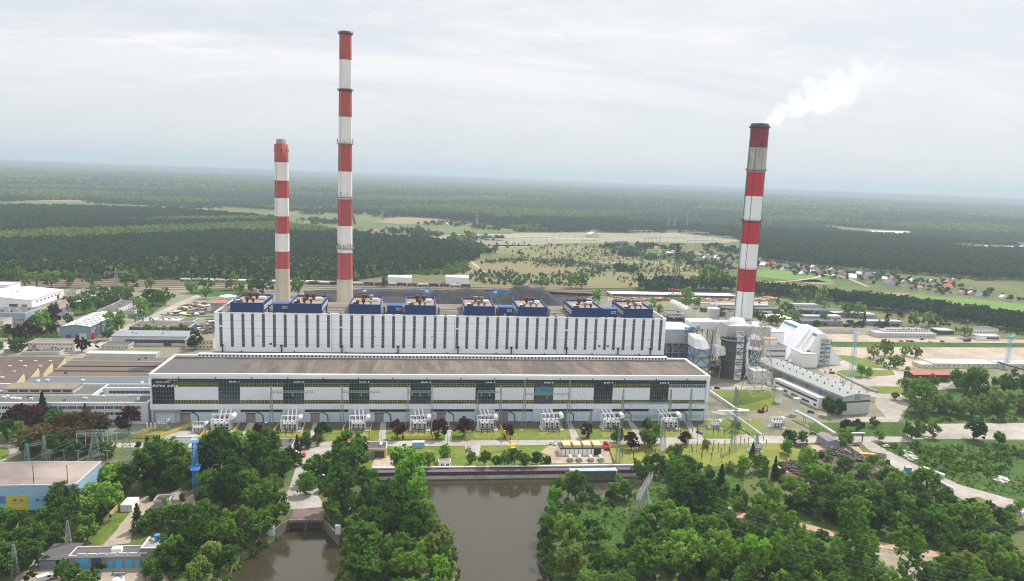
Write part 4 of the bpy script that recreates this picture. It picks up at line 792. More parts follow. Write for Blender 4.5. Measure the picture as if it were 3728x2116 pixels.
plant('on the lawns before the limestone store', qa, 3, (1050, 1110, 150, 'w'), (1180, 1095, 150, 'w'), (1370, 1085, 100, 'w'), (1470, 1105, 105, 'w'), (1260, 1205, 125, 'm'), (925, 1300, 110, 'b'), (1005, 1305, 80, 'b'))
plant('along the yards behind the rails', qa, 3, (180, 680, 140, 'm'), (795, 700, 140, 'm'), (905, 705, 130, 'm'), (1590, 795, 130, 'm'), (1970, 910, 140, 'm'), (955, 795, 70, 'c'), (1180, 795, 85, 'c'), (1110, 855, 95, 'd'), (1700, 785, 90, 'm'), (520, 555, 150, 'w'), (280, 520, 110, 'm'), (390, 530, 100, 'm'), (90, 780, 140, 'd'), (30, 770, 100, 'd'), (560, 760, 100, 'm'), (1450, 790, 110, 'm'), (270, 770, 110, 'm'))
plant('behind the east end of the boiler house', qa, 2, (850, 575, 150, 'b'), (1400, 630, 100, 'b'), (1470, 660, 80, 'w'), (1740, 610, 150, 'b'), (1850, 615, 120, 'b'), (1620, 610, 100, 'b'), (2080, 690, 110, 'd'), (2400, 700, 110, 'm'), (2480, 750, 120, 'm'))
plant('behind the coal yard rails', qa, 2, (1960, 430, 200, 'm'), (2080, 430, 170, 'm'), (1820, 440, 150, 'm'), (2190, 440, 140, 'd'), (1700, 445, 110, 'd'), (1600, 445, 100, 'd'), (1500, 440, 100, 'd'), (1400, 440, 90, 'd'), (1330, 430, 90, 'm'), (60, 400, 90, 'd'), (300, 405, 110, 'm'), (600, 410, 150, 'm'), (700, 410, 120, 'm'))
plant('beside the banded chimneys', qa, 1, (410, 490, 150, 'b'), (60, 470, 220, 'd'), (-40, 460, 150, 'm'), (1290, 395, 90, 'd'))
plant('along the rail line at the far left', qa, 0, (40, 400, 170, 'm'), (150, 405, 170, 'm'), (270, 410, 160, 'm'), (390, 410, 170, 'm'), (520, 410, 160, 'm'), (700, 400, 110, 'm'), (920, 410, 150, 'm'), (1290, 440, 220, 'm'), (1500, 440, 115, 'm'), (1910, 460, 130, 'm'), (2070, 450, 135, 'm'), (2300, 430, 110, 'm'), (2400, 470, 120, 'd'), (2060, 520, 110, 'd'))
plant('among the workshops at the left', qa, 0, (1640, 580, 180, 'm'), (1420, 690, 150, 'm'), (1170, 870, 220, 'm'), (1090, 930, 130, 'd'), (1960, 1030, 170, 'd'), (1470, 880, 90, 'm'), (1550, 880, 80, 'b'), (1640, 885, 90, 'm'), (1730, 885, 90, 'm'), (1820, 885, 100, 'm'), (1905, 890, 90, 'd'), (550, 700, 130, 'm'), (1050, 540, 150, 'd'), (1170, 520, 120, 'm'), (850, 670, 200, 'm'), (900, 590, 150, 'd'), (1110, 580, 160, 'd'), (740, 630, 140, 'd'), (1000, 640, 130, 'm'), (440, 860, 230, 'm'), (540, 850, 150, 'd'), (150, 930, 150, 'p'), (270, 935, 160, 'p'), (370, 930, 130, 'p'), (530, 780, 150, 'p'), (330, 870, 150, 'm'), (820, 1050, 140, 'p'), (15, 1030, 90, 'b'), (150, 1060, 140, 'd'), (220, 1040, 120, 'd'), (60, 850, 90, 'd'), (1500, 580, 150, 'm'), (1280, 540, 140, 'm'), (680, 780, 100, 'd'), (950, 480, 110, 'm'))
def settrees():
    groups = {}
    for T in TREES:
        if T[2] <= .5: continue
        groups.setdefault((T[3], T[0]), []).append(T)
    for (ph, k), L_ in groups.items():
        L_.sort(key=lambda T: T[4]); nm, desc = KNAME[k]; n_ = len(L_)
        for i, (kk, p, wd, ph_, u) in enumerate(L_):
            if n_ == 1: lab = 'the only %s %s' % (desc, ph)
            elif n_ <= 12: lab = '%s %s, %s from left' % (desc, ph, ORD[i])
            else: lab = '%s %s, %s from left' % (desc, ph, ORDW(i+1))
            far = p.y > 560; pr = (TPF if far else TP).get(k, TP['r']); cm, tm = pr[R_.randrange(len(pr))]
            hs_ = R_.uniform(.82, 1.16); wx_ = R_.uniform(.9, 1.12)
            if k == 'd' and R_.random() < .25: cm, tm = (TPF if far else TP)['m'][R_.randrange(3)]
            if k == 'p': wd *= 1.15
            r = thing(nm, lab, 'tree', tuple(p), R_.uniform(0, 6.28), '%ss %s' % (desc, ph) if n_ > 1 else None)
            r.scale = (wd*1.06*wx_, wd*1.06/wx_, wd*hs_)
            for nme, me in (('crown', cm), ('trunk', tm)):
                ob = bpy.data.objects.new(nme, me); C.objects.link(ob); ob.parent = r
settrees()
# ------------------------------------------------------------------ woods nobody could count: instanced crowns
def protoobj(name, kind, leaf, seed, nb, per, size, H, cb):
    rng = np.random.default_rng(seed); Cn, Rn = [], []
    while len(Cn) < nb:
        p = rng.normal(size=3); p /= np.linalg.norm(p); p *= rng.random()**.3
        Cn.append((p[0]*.42, p[1]*.42, H*(cb+(1-cb)*(p[2]+1)/2))); Rn.append(rng.uniform(.12, .2))
    V = cards(np.array(Cn), np.array(Rn), rng, per, size); nq = len(V)//4
    F = np.arange(nq*4).reshape(nq, 4); mi = np.zeros(nq, np.int32)
    tv = np.array([[-.02, 0, 0], [.02, 0, 0], [.015, 0, H*cb*1.5], [-.015, 0, H*cb*1.5], [0, -.02, 0], [0, .02, 0], [0, .015, H*cb*1.5], [0, -.015, H*cb*1.5]])
    F = np.vstack([F, [[nq*4, nq*4+1, nq*4+2, nq*4+3], [nq*4+4, nq*4+5, nq*4+6, nq*4+7]]]); mi = np.append(mi, [1, 1])
    return bpy.data.objects.new(name, npmesh(name, np.vstack([V, tv]), F, [LEAF[leaf], M_trunk], False, mi))
PO = {'pine': [protoobj('pine_form', 'c', 'pine', 70+i, 13, 9, .30, 1.75, .45) for i in range(3)],
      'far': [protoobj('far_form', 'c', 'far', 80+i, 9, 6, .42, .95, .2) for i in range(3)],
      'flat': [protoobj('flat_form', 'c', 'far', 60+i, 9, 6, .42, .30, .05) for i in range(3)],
      'heath': [protoobj('heath_form', 'm', 'heath', 65+i, 9, 8, .30, 1.0, .05) for i in range(3)],
      'leafy': [protoobj('leafy_form', 'm', 'leafy', 90+i, 13, 10, .28, 1.25, .15) for i in range(3)],
      'scrub': [protoobj('scrub_form', 'm', 'scrub', 95+i, 8, 9, .30, .7, .0) for i in range(3)]}
def gnforest(name, pts, sc_, protos, label=None, cat=None):
    me = bpy.data.meshes.new(name); me.vertices.add(len(pts)); me.vertices.foreach_set('co', np.ascontiguousarray(pts, np.float32).ravel())
    at = me.attributes.new('size', 'FLOAT', 'POINT'); at.data.foreach_set('value', np.ascontiguousarray(sc_, np.float32))
    o = bpy.data.objects.new(name, me); C.objects.link(o)
    ng = bpy.data.node_groups.new(name+'_nodes', 'GeometryNodeTree')
    ng.interface.new_socket('Geometry', in_out='INPUT', socket_type='NodeSocketGeometry'); ng.interface.new_socket('Geometry', in_out='OUTPUT', socket_type='NodeSocketGeometry')
    n, l = ng.nodes, ng.links; gi = n.new('NodeGroupInput'); go = n.new('NodeGroupOutput'); ip = n.new('GeometryNodeInstanceOnPoints'); jg = n.new('GeometryNodeJoinGeometry')
    for pr in protos:
        oi = n.new('GeometryNodeObjectInfo'); oi.inputs['Object'].default_value = pr; oi.inputs['As Instance'].default_value = True; l.new(oi.outputs['Geometry'], jg.inputs[0])
    l.new(gi.outputs[0], ip.inputs['Points']); l.new(jg.outputs[0], ip.inputs['Instance']); ip.inputs['Pick Instance'].default_value = True
    rv = n.new('FunctionNodeRandomValue'); rv.data_type = 'FLOAT_VECTOR'; rv.inputs[0].default_value = (-.06, -.06, 0); rv.inputs[1].default_value = (.06, .06, 6.283); l.new(rv.outputs[0], ip.inputs['Rotation'])
    na = n.new('GeometryNodeInputNamedAttribute'); na.data_type = 'FLOAT'; na.inputs['Name'].default_value = 'size'; l.new(na.outputs[0], ip.inputs['Scale'])
    l.new(ip.outputs[0], go.inputs[0]); md = o.modifiers.new('woods', 'NODES'); md.node_group = ng
    return tag(o, label, cat, None, 'stuff')
NR = np.random.default_rng(5)
def W(*px): return [tuple(G(*p)[:2]) for p in px]
VALLEY = W((-400, 500), (0, 505), (60, 503), (215, 501), (330, 507), (560, 517), (690, 527), (830, 534), (960, 540), (1100, 550), (1280, 572), (1290, 580), (1480, 582), (1570, 585), (1700, 584), (1860, 602), (1870, 642), (1930, 657), (2050, 670), (2200, 682), (2400, 697), (2565, 718), (3000, 770), (3000, 840), (2565, 805), (2400, 781), (2250, 761), (2100, 744), (1950, 730), (1880, 724), (1840, 745), (1500, 740), (900, 712), (880, 706), (960, 692), (1100, 680), (1170, 672), (1205, 650), (1150, 620), (1060, 606), (1000, 604), (880, 590), (800, 575), (720, 566), (690, 551), (450, 531), (200, 524), (0, 520), (-400, 518))
FRONT = W((-600, 696), (0, 696), (880, 706), (960, 692), (1100, 680), (1205, 650), (1210, 700), (3000, 705), (3000, 1500), (-600, 1500))
F4 = W((1850, 730), (1890, 722), (2050, 739), (2250, 761), (2400, 781), (2565, 805), (3000, 862), (3000, 905), (2700, 866), (2560, 838), (2430, 815), (2330, 795), (2240, 786), (2150, 772), (2060, 752), (1960, 745), (1880, 742))
HOLES = [W(*qp(q0, 3, *z)) for z in (((300, 862), (420, 868), (950, 912), (1400, 935), (1560, 968), (1330, 985), (1100, 972), (800, 955), (500, 895)), ((1760, 1108), (1900, 1068), (2560, 1085), (3200, 1110), (3200, 1146), (2050, 1146)), ((2250, 752), (2700, 752), (2700, 764), (2300, 760)), ((-100, 655), (300, 650), (380, 658), (100, 664)), ((400, 710), (1300, 712), (1700, 735), (1300, 728)), ((0, 752), (350, 745), (380, 760), (100, 765)))]
HOLES += [W(*qp(q0, 0, *z)) for z in (((1430, 470), (1520, 468), (1535, 497), (1450, 500)), ((1400, 510), (1740, 500), (1760, 520), (1500, 535)), ((1950, 372), (2550, 378), (2550, 384), (1950, 380)))]
HOLES += [W(*qp(q0, 2, *z)) for z in (((1080, 745), (1400, 725), (1440, 740), (1150, 760)), ((1260, 795), (1500, 800), (1480, 812), (1280, 812)), ((590, 625), (880, 600), (890, 610), (640, 632)), ((770, 920), (830, 930), (900, 955), (740, 955)), ((1540, 935), (1660, 930), (1680, 990), (1540, 990)), ((1290, 545), (1980, 538), (1980, 546), (1390, 556)))]
HOLES += [W(*qp(q0, 1, *z)) for z in (((1020, 392), (1440, 400), (1440, 410), (1060, 402)),)]
def scatter(r0, r1, sp, w=math.radians(47)):
    n_ = int(w*(r1*r1-r0*r0)/(sp*sp)); th = YAW+NR.uniform(-w, w, n_); r = np.sqrt(NR.uniform(r0*r0, r1*r1, n_)); return np.stack([r*np.sin(th), r*np.cos(th)], 1)
def clumpy(x, y, s=1.0): return np.sin(x/(130*s)+1.7*np.sin(y/(210*s)))+np.sin(y/(95*s)+1.3*np.sin(x/(170*s)+2))+.6*np.sin((x-y)/(60*s))
LIGHT = W((-300, 598), (0, 592), (150, 582), (300, 578), (690, 562), (900, 580), (880, 592), (690, 590), (560, 588), (300, 602), (0, 612), (-300, 620))
flat_p, flat_s = [], []
far_p, far_s, pine_p, pine_s, leaf_p, leaf_s = [], [], [], [], [], []
for r0, r1, sp, wd in ((700, 1300, 4.8, 6.6), (1300, 2600, 6.2, 7.6), (2600, 4500, 9.5, 10.5), (4500, 8000, 18, 21), (8000, 13500, 36, 44), (13500, 26000, 80, 100)):
    q = scatter(r0, r1, sp); X, Y = q[:, 0], q[:, 1]
    ok = ~inside(VALLEY, X, Y) & ~inside(FRONT, X, Y); ok |= inside(F4, X, Y)
    for h in HOLES: ok &= ~inside(h, X, Y)
    if r0 > 4000: ok &= (clumpy(X, Y, 5) > -1.9) & (NR.random(len(X)) < .93)
    q = q[ok]; X, Y = q[:, 0], q[:, 1]; R2 = np.hypot(X, Y); s_ = wd*NR.uniform(.75, 1.25, len(X)); Z = np.where(R2 < 3300, 0, terr(X, Y))
    lf = (clumpy(X, Y, 1.0 if r0 < 2600 else 2.2)+NR.normal(size=len(X))*.35 > (1.15 if r0 < 2600 else .9)) & (R2 > 1500)
    near = (R2 < 1220) & (Y > 0) & (X < 150); lf |= near & (NR.random(len(X)) < .5)
    lf |= inside(LIGHT, X, Y)
    lf &= ~inside(F4, X, Y); lf &= ~((X > 350) & (R2 < 2600) & (NR.random(len(X)) < .97))
    pine = ~lf & (r0 < 2600); fr = ~lf & (r0 >= 2600)
    zz = np.stack([X, Y, Z-.3], 1)
    if r0 >= 8000: flat_p.append(zz[fr | lf]); flat_s.append(s_[fr | lf]); continue
    pine_p.append(zz[pine]); pine_s.append(s_[pine]); far_p.append(zz[fr]); far_s.append(s_[fr])
    lfn = lf; leaf_p.append(zz[lfn]); leaf_s.append(s_[lfn]*1.15)
gnforest('pine_forest', np.vstack(pine_p), np.hstack(pine_s), PO['pine'], 'dark pine forest covering the plain behind the plant', 'forest')
gnforest('broadleaf_wood', np.vstack(leaf_p), np.hstack(leaf_s), PO['leafy'], 'lighter green broadleaf belts among the pines', 'forest')
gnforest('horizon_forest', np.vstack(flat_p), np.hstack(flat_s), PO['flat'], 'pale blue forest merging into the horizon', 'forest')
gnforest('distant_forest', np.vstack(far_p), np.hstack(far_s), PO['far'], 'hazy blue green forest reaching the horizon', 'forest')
def patch(name, poly, sp, wd, proto, label, cat, keep=1.0, clump=None):
    xs = [p[0] for p in poly]; ys = [p[1] for p in poly]; n_ = int((max(xs)-min(xs))*(max(ys)-min(ys))/(sp*sp))
    q = np.stack([NR.uniform(min(xs), max(xs), n_), NR.uniform(min(ys), max(ys), n_)], 1); k = inside(poly, q[:, 0], q[:, 1]) & (NR.random(n_) < keep)
    if clump is not None: k &= clumpy(q[:, 0], q[:, 1], clump[0])+NR.normal(size=n_)*.4 > clump[1]
    q = q[k]; return gnforest(name, np.column_stack([q, np.zeros(len(q))]), wd*NR.uniform(.5, 1.4, len(q)), PO[proto], label, cat)
patch('scrub', W(*qp(qa, 1, (980, 285), (960, 250), (1300, 190), (1700, 150), (2000, 130), (2100, 170), (2150, 260), (1900, 280), (1300, 275))), 6.5, 7, 'scrub', 'bright green young scrub beside the coal yard', 'scrub')
patch('scrub', W(*qp(qa, 2, (-450, 330), (-300, 150), (0, 120), (480, 120), (700, 150), (960, 220), (950, 290), (700, 320), (760, 390), (300, 400), (-300, 370))), 6.5, 4.6, 'heath', 'loose grey green thicket on the heath', 'scrub', .75, (.4, -.7))
patch('scrub', W(*qp(qa, 2, (960, 200), (1850, 150), (2200, 220), (1900, 400), (1000, 400))), 20, 5, 'heath', 'scattered small bushes on the open heath', 'scrub', 1)
patch('scrub', W(*qp(qa, 2, (-300, -40), (1000, 0), (1700, 60), (1800, 150), (300, 120), (-400, 60))), 24, 5, 'heath', 'dotted bushes on the brown meadow', 'scrub', 1)
patch('scrub', W(*qp(qa, 2, (1250, 400), (1700, 405), (2230, 420), (2230, 450), (1300, 450))), 5.5, 8, 'pine', 'dark hedge of trees along the timber yard', 'scrub', 1)
patch('scrub', W(*qp(qb, 3, (1180, 900), (1560, 860), (2400, 900), (2750, 1000), (2700, 1190), (2100, 1180), (1800, 1180), (1560, 1100))), 2.9, 3.0, 'scrub', 'tangled low scrub on the field at the right', 'scrub', .8, (.1, -.5))
patch('scrub', W(*qp(qb, 3, (1560, 610), (2300, 560), (2800, 520), (2800, 650), (1560, 660))), 5, 3, 'scrub', 'low undergrowth beneath the grove', 'scrub', .7)
patch('scrub', W(*qp(qc, 2, (330, 900), (560, 640), (700, 620), (480, 850), (420, 1100), (430, 1456), (350, 1400), (340, 1100))), 2.4, 2.6, 'scrub', 'low bank growth along the right shore', 'scrub', .8)
patch('scrub', W(*qp(qc, 2, (750, 1150), (1100, 1250), (1050, 1456), (700, 1456), (640, 1350))), 2.6, 2.2, 'scrub', 'tangled brambles by the right shore', 'scrub', .6)
patch('scrub', W(*qp(qc, 1, (700, 900), (1150, 560), (1700, 620), (1780, 1000), (1850, 1400), (1500, 1600), (950, 1600), (900, 1250), (950, 1100), (880, 1000))), 2.8, 2.8, 'scrub', 'undergrowth beneath the trees of the spit', 'scrub', .8)
patch('scrub', W(*qp(qa, 3, (-100, 560), (560, 540), (800, 620), (700, 640), (300, 600), (-100, 600))), 14, 5, 'leafy', 'sparse bushes above the yards', 'scrub', .8)
patch('scrub', W(*qp(qa, 3, (950, 640), (1700, 720), (2300, 800), (2800, 860), (2800, 900), (2000, 860), (1400, 780))), 14, 5.5, 'far', 'bushes along the edge of the dark belt', 'scrub', .8)
patch('scrub', W(*qp(qa, 0, (600, 500), (950, 560), (1250, 480), (1500, 560), (900, 660), (720, 640))), 6, 5, 'scrub', 'bushes between the workshops', 'scrub', .8)
patch('scrub', W(*qp(qc, 0, (1500, 1330), (1900, 1050), (2400, 980), (2480, 1060), (2300, 1330), (2050, 1456), (1700, 1456))), 2.6, 2.6, 'scrub', 'undergrowth on the bank of the pool', 'scrub', .8)
patch('scrub', W(*qp(qc, 0, (200, 1100), (500, 850), (1000, 750), (1300, 560), (1400, 500), (1320, 560), (1080, 830), (900, 1060), (600, 1120))), 3, 2.6, 'scrub', 'undergrowth beside the blue and yellow building', 'scrub', .7)

TH = {k: [bpy.data.objects.new('thicket_form', TP[k][i][0]) for i in range(3)] for k in ('d', 'm')}
def thicket(label, pts_px, n_per, wd, kind, spread=9):
    ps = []
    for q in pts_px:
        p = G(*q)
        for _ in range(n_per): ps.append((p.x+NR.normal()*spread, p.y+NR.normal()*spread, -.3))
    ps = np.array(ps); bad = np.zeros(len(ps), bool)
    for pl in (RIVER, POOL, KEEP): bad |= sdist(pl, ps[:, 0], ps[:, 1]) > -2.5
    ps = ps[~bad]; gnforest('thicket', ps, wd*NR.uniform(.6, 1.3, len(ps)), TH[kind], label, 'thicket')
KEEP = W(*qp(qc, 3, (-100, 780), (300, 850), (660, 940), (1000, 1020), (1700, 1150), (1700, 1460), (1100, 1460), (1000, 1120), (600, 1040), (-100, 910)))
def near(ph, k=None): return [T for T in TREES if T[3] == ph]
for ph, kd, lab in (('in the wood at the bottom right', 'd', 'dense leafy thicket filling the wood at the bottom right'), ('in the thick hedge above the gravel path', 'm', 'dense leafy thicket of the hedge above the gravel path'), ('on the wooded spit between pool and river', 'd', 'dense leafy thicket on the wooded spit'), ('around the blue lattice mast', 'd', 'dense leafy thicket around the blue lattice mast'), ('in the trees at the lower left edge', 'd', 'dense leafy thicket at the lower left edge'), ('west of the paved side road', 'd', 'dense leafy thicket west of the side road'), ('in the poplar clump at the bottom right', 'm', 'leafy thicket under the poplars'), ('on the wooded bank of the outfall pool', 'm', 'leafy thicket on the bank of the outfall pool'), ('among the scrap heaps', 'm', 'leafy thicket among the scrap heaps')):
    T_ = [P(T[1]) for T in near(ph)]; thicket(lab, T_, 4 if 'scrap' not in ph else 1, 5.5, kd, 7 if 'road' not in ph else 4)

patch('scrub', W(*qp(qa, 2, (-300, -40), (1000, 0), (1700, 60), (2200, 130), (2100, 260), (1200, 260), (0, 120), (-400, 60))), 9, 3.2, 'scrub', 'low heather and grass tufts on the brown meadow', 'scrub', .8, (1.6, .2))
patch('scrub', W(*qp(qa, 0, (-50, 835), (560, 835), (600, 905), (380, 930), (-50, 895))), 5, 4.5, 'scrub', 'bushes below the blue grey office', 'scrub', .8)
patch('scrub', W(*qp(qa, 0, (1300, 570), (1540, 510), (1700, 490), (1500, 690), (1380, 740))), 7, 4.5, 'leafy', 'bushes beside the works road', 'scrub', .7)
patch('scrub', W(*qp(qa, 3, (-500, 645), (200, 645), (700, 655), (880, 690), (600, 698), (-500, 676))), 9, 5, 'far', 'bushes among the storage sheds', 'scrub', .7)
patch('scrub', W(*qp(qa, 3, (350, 762), (900, 772), (1400, 800), (1350, 830), (400, 798))), 9, 5.5, 'far', 'bushes below the storage sheds', 'scrub', .7)
patch('scrub', W(*qp(qa, 3, (980, 1130), (1350, 1110), (1400, 1180), (1200, 1230), (1080, 1180))), 6, 3.5, 'leafy', 'dry bushes on the dirt yard', 'scrub', .6)

patch('scrub', W(*qp(qb, 3, (1080, 880), (2750, 880), (2750, 1420), (2350, 1380), (1900, 1270), (1560, 1110), (1160, 930))), 2.2, 1.1, 'scrub', 'coarse tufts of grass over the field at the right', 'grass', .9, (.12, -.9))
patch('scrub', W(*qp(qc, 2, (640, 900), (800, 660), (1100, 650), (1500, 440), (1560, 700), (1200, 800), (1050, 1300), (760, 1456), (700, 1200))), 2.0, 1.0, 'scrub', 'coarse tufts of grass on the right bank clearing', 'grass', .9, (.12, -.9))
patch('scrub', W(*qp(qb, 2, (1240, 1120), (1540, 1080), (2560, 1080), (2560, 1300), (2100, 1400), (1700, 1280), (1400, 1230))), 2.6, 1.6, 'scrub', 'coarse growth between quay and switchyard', 'grass', .8, (.12, -.4))

def bank(label, poly, rng_, sp=1.6, wd=2.4):
    ps = []
    for i in rng_:
        a, b = Vector(poly[i]), Vector(poly[(i+1) % len(poly)]); n_ = max(1, int((b-a).length/sp))
        for k in range(n_):
            for _ in range(2): p = a.lerp(b, NR.random()); ps.append((p.x+NR.normal()*1.6, p.y+NR.normal()*1.6))
    ps = np.array(ps); s = np.maximum.reduce([sdist(pl, ps[:, 0], ps[:, 1]) for pl in (RIVER, POOL)]); ps = ps[s < 1.2]; z = ground_z(ps[:, 0].copy(), ps[:, 1].copy()); z = np.maximum(z, WATER_Z-.3)
    gnforest('bank_growth', np.column_stack([ps, z]), wd*NR.uniform(.5, 1.5, len(ps)), PO['scrub'], label, 'scrub')
bank('reeds and bushes hanging over the river edges', RIVER, list(range(4, 17)))
bank('reeds and bushes along the outfall pool edges', POOL, list(range(2, 11)))
def outer(label, x0, x1, y0, y1, n_):
    ps = np.column_stack([NR.uniform(x0, x1, n_), NR.uniform(y0, y1, n_), np.full(n_, -.3)]); bad = np.zeros(n_, bool)
    for pl in (RIVER, POOL, KEEP): bad |= sdist(pl, ps[:, 0], ps[:, 1]) > -4
    ps = ps[~bad]; gnforest('woodland', ps, 9*NR.uniform(.6, 1.3, len(ps)), TH['m'], label, 'woodland')
outer('woodland continuing along the near right bank', 62, 330, 185, 246, 260); outer('woodland continuing along the near left bank', -260, -40, 185, 250, 160); outer('woodland of the near spit', -22, 14, 190, 246, 40)
# ------------------------------------------------------------------ buildings around the plant
WINM = {}
def winmesh(w, h, frame, panes):
    k = (round(w, 2), round(h, 2), frame.name, panes)
    if k not in WINM:
        mb = MB(); mb.box(-w/2-.1, w/2+.1, -.05, .02, -.1, h+.1, 1); pw = w/panes
        for i in range(panes): mb.box(-w/2+i*pw+.05, -w/2+(i+1)*pw-.05, -.08, -.05, .03, h-.03, 0)
        me = bpy.data.meshes.new('window'); me.from_pydata(mb.v, [], mb.f); me.materials.append(M_win); me.materials.append(frame); me.polygons.foreach_set('material_index', mb.m); me.update(); WINM[k] = me
    return WINM[k]
def bld(name, label, cat, A, B, vtop, back, wall, roofm, roof='flat', wins=(), doors=(), rot=0.0, h=None, rise=None, vents=0, trim=None, group=None, par=.5, lx=None):
    p = G(*A); q = G(*B); h = hz(p, vtop) if h is None else h
    ex = Vector((math.cos(rot), math.sin(rot))); n_ = Vector((-ex.y, ex.x)); d2 = (q-p).xy
    Lx = d2.dot(ex) if lx is None else lx
    D = back if isinstance(back, (int, float)) else (G(back[0], back[1], h)-p).xy.dot(n_)
    D = max(D, 3); Lx = max(Lx, 2); t = thing(name, label, cat, tuple(p), rot, group); t['_dim'] = (Lx, D, h); del t['_dim']
    trim = trim or M_light
    mb = MB()
    if roof == 'flat':
        mb.box(0, Lx, 0, D, 0, h-.02); mb.build('wall', wall, t)
        MB().box(.25, Lx-.25, .25, D-.25, h-.02, h+.06).build('roof', roofm, t)
        if par:
            mb = MB(); mb.box(-.12, Lx+.12, -.12, .25, h-.45, h+par); mb.box(-.12, Lx+.12, D-.25, D+.12, h-.45, h+par); mb.box(-.12, .25, .25, D-.25, h-.45, h+par); mb.box(Lx-.25, Lx+.12, .25, D-.25, h-.45, h+par); mb.build('parapet', trim, t)
    elif roof in ('gable_x', 'gable_y'):
        r = rise if rise is not None else h*.22; o_ = .35; th = .22
        if roof == 'gable_y':
            pts = [(0, 0), (Lx, 0), (Lx, h), (Lx/2, h+r), (0, h)]; b = len(mb.v)
            mb.v += [(x, 0, z) for x, z in pts]+[(x, D, z) for x, z in pts]; mb.f += [(0, 1, 2, 3, 4), (9, 8, 7, 6, 5), (0, 5, 6, 1), (1, 6, 7, 2), (4, 9, 5, 0)]; mb.m += [0]*5; mb.build('wall', wall, t)
            mb = MB(); s_ = r/(Lx/2)
            for sg, x0 in ((1, 0), (-1, Lx)):
                a0, a1 = (x0-sg*o_, h-o_*s_+.05), (Lx/2, h+r+.05); v = [(a0[0], -o_, a0[1]), (a1[0], -o_, a1[1]), (a1[0], D+o_, a1[1]), (a0[0], D+o_, a0[1])]
                b = len(mb.v); mb.v += v+[(x, y, z+th) for x, y, z in v]; mb.f += [(b, b+1, b+2, b+3), (b+4, b+5, b+6, b+7), (b, b+1, b+5, b+4), (b+1, b+2, b+6, b+5), (b+2, b+3, b+7, b+6), (b+3, b, b+4, b+7)]; mb.m += [0]*6
            mb.build('roof', roofm, t)
        else:
            pts = [(0, 0), (D, 0), (D, h), (D/2, h+r), (0, h)]
            mb.v += [(0, y, z) for y, z in pts]+[(Lx, y, z) for y, z in pts]; mb.f += [(4, 3, 2, 1, 0), (5, 6, 7, 8, 9), (0, 1, 6, 5), (1, 2, 7, 6), (5, 9, 4, 0)]; mb.m += [0]*5; mb.build('wall', wall, t)
            mb = MB(); s_ = r/(D/2)
            for sg, y0 in ((1, 0), (-1, D)):
                a0, a1 = (y0-sg*o_, h-o_*s_+.05), (D/2, h+r+.05); v = [(-o_, a0[0], a0[1]), (-o_, a1[0], a1[1]), (Lx+o_, a1[0], a1[1]), (Lx+o_, a0[0], a0[1])]
                b = len(mb.v); mb.v += v+[(x, y, z+th) for x, y, z in v]; mb.f += [(b, b+1, b+2, b+3), (b+4, b+5, b+6, b+7), (b, b+1, b+5, b+4), (b+1, b+2, b+6, b+5), (b+2, b+3, b+7, b+6), (b+3, b, b+4, b+7)]; mb.m += [0]*6
            mb.build('roof', roofm, t)
    for wspec in wins:
        f, k, w, hh, zs = wspec[:5]; f0, f1 = (wspec[5], wspec[6]) if len(wspec) > 6 else (.03, .97); fr = wspec[7] if len(wspec) > 7 else M_white; pn = wspec[8] if len(wspec) > 8 else 2
        me = winmesh(w, hh, fr, pn); ln = Lx if f == 'f' else D
        for z in zs:
            for i in range(k):
                s = ln*(f0+(f1-f0)*(i+.5)/k); o = bpy.data.objects.new('window', me); C.objects.link(o); o.parent = t
                if f == 'f': o.location = (s, -.02, z)
                elif f == 'r': o.location = (Lx+.02, s, z); o.rotation_euler = (0, 0, rad(90))
                else: o.location = (-.02, D-s, z); o.rotation_euler = (0, 0, rad(-90))
    for dspec in doors:
        f, s, w, hh, m_ = dspec[:5]; z0 = dspec[5] if len(dspec) > 5 else 0; mb = MB()
        if f == 'f': s *= Lx; mb.box(s-w/2, s+w/2, -.07, 0, z0, z0+hh)
        elif f == 'r': s *= D; mb.box(Lx, Lx+.07, s-w/2, s+w/2, z0, z0+hh)
        else: s *= D; mb.box(-.07, 0, s-w/2, s+w/2, z0, z0+hh)
        mb.build('door', m_, t)
    for i in range(vents):
        x, y, r = R_.uniform(.08, .92)*Lx, R_.uniform(.15, .85)*D, R_.uniform(.35, .6); zr = h if roof == 'flat' else h+(rise if rise is not None else h*.22)*(1-abs((x/Lx if roof == 'gable_y' else y/D)-.5)*2)
        mb = MB(); mb.box(x-r, x+r, y-r, y+r, zr-.3, zr+R_.uniform(.5, 1.2), 0); mb.box(x-r*1.25, x+r*1.25, y-r*1.25, y+r*1.25, zr+1.2, zr+1.4, 0); mb.build('roof_vent', M_light if R_.random() < .6 else M_dark, t)
    return t, Lx, D, h
def Q(c): return lambda x, y: qa(c, x, y)
a0, a1, a2, a3 = Q(0), Q(1), Q(2), Q(3); b0 = lambda x, y: qb(0, x, y); b1 = lambda x, y: qb(1, x, y); b2 = lambda x, y: qb(2, x, y); b3 = lambda x, y: qb(3, x, y); c0 = lambda x, y: qc(0, x, y); c1 = lambda x, y: qc(1, x, y)
M_bluegrey = mat('blue_grey_sheet', (112, 130, 150), .6, .08, .1, streak=.1); M_brownroof = mat('red_brown_roof', (142, 106, 92), .9, .2, .1, fine=.15)
M_striproof = mat('ribbed_light_roof', (204, 204, 200), .6, .06, .1)
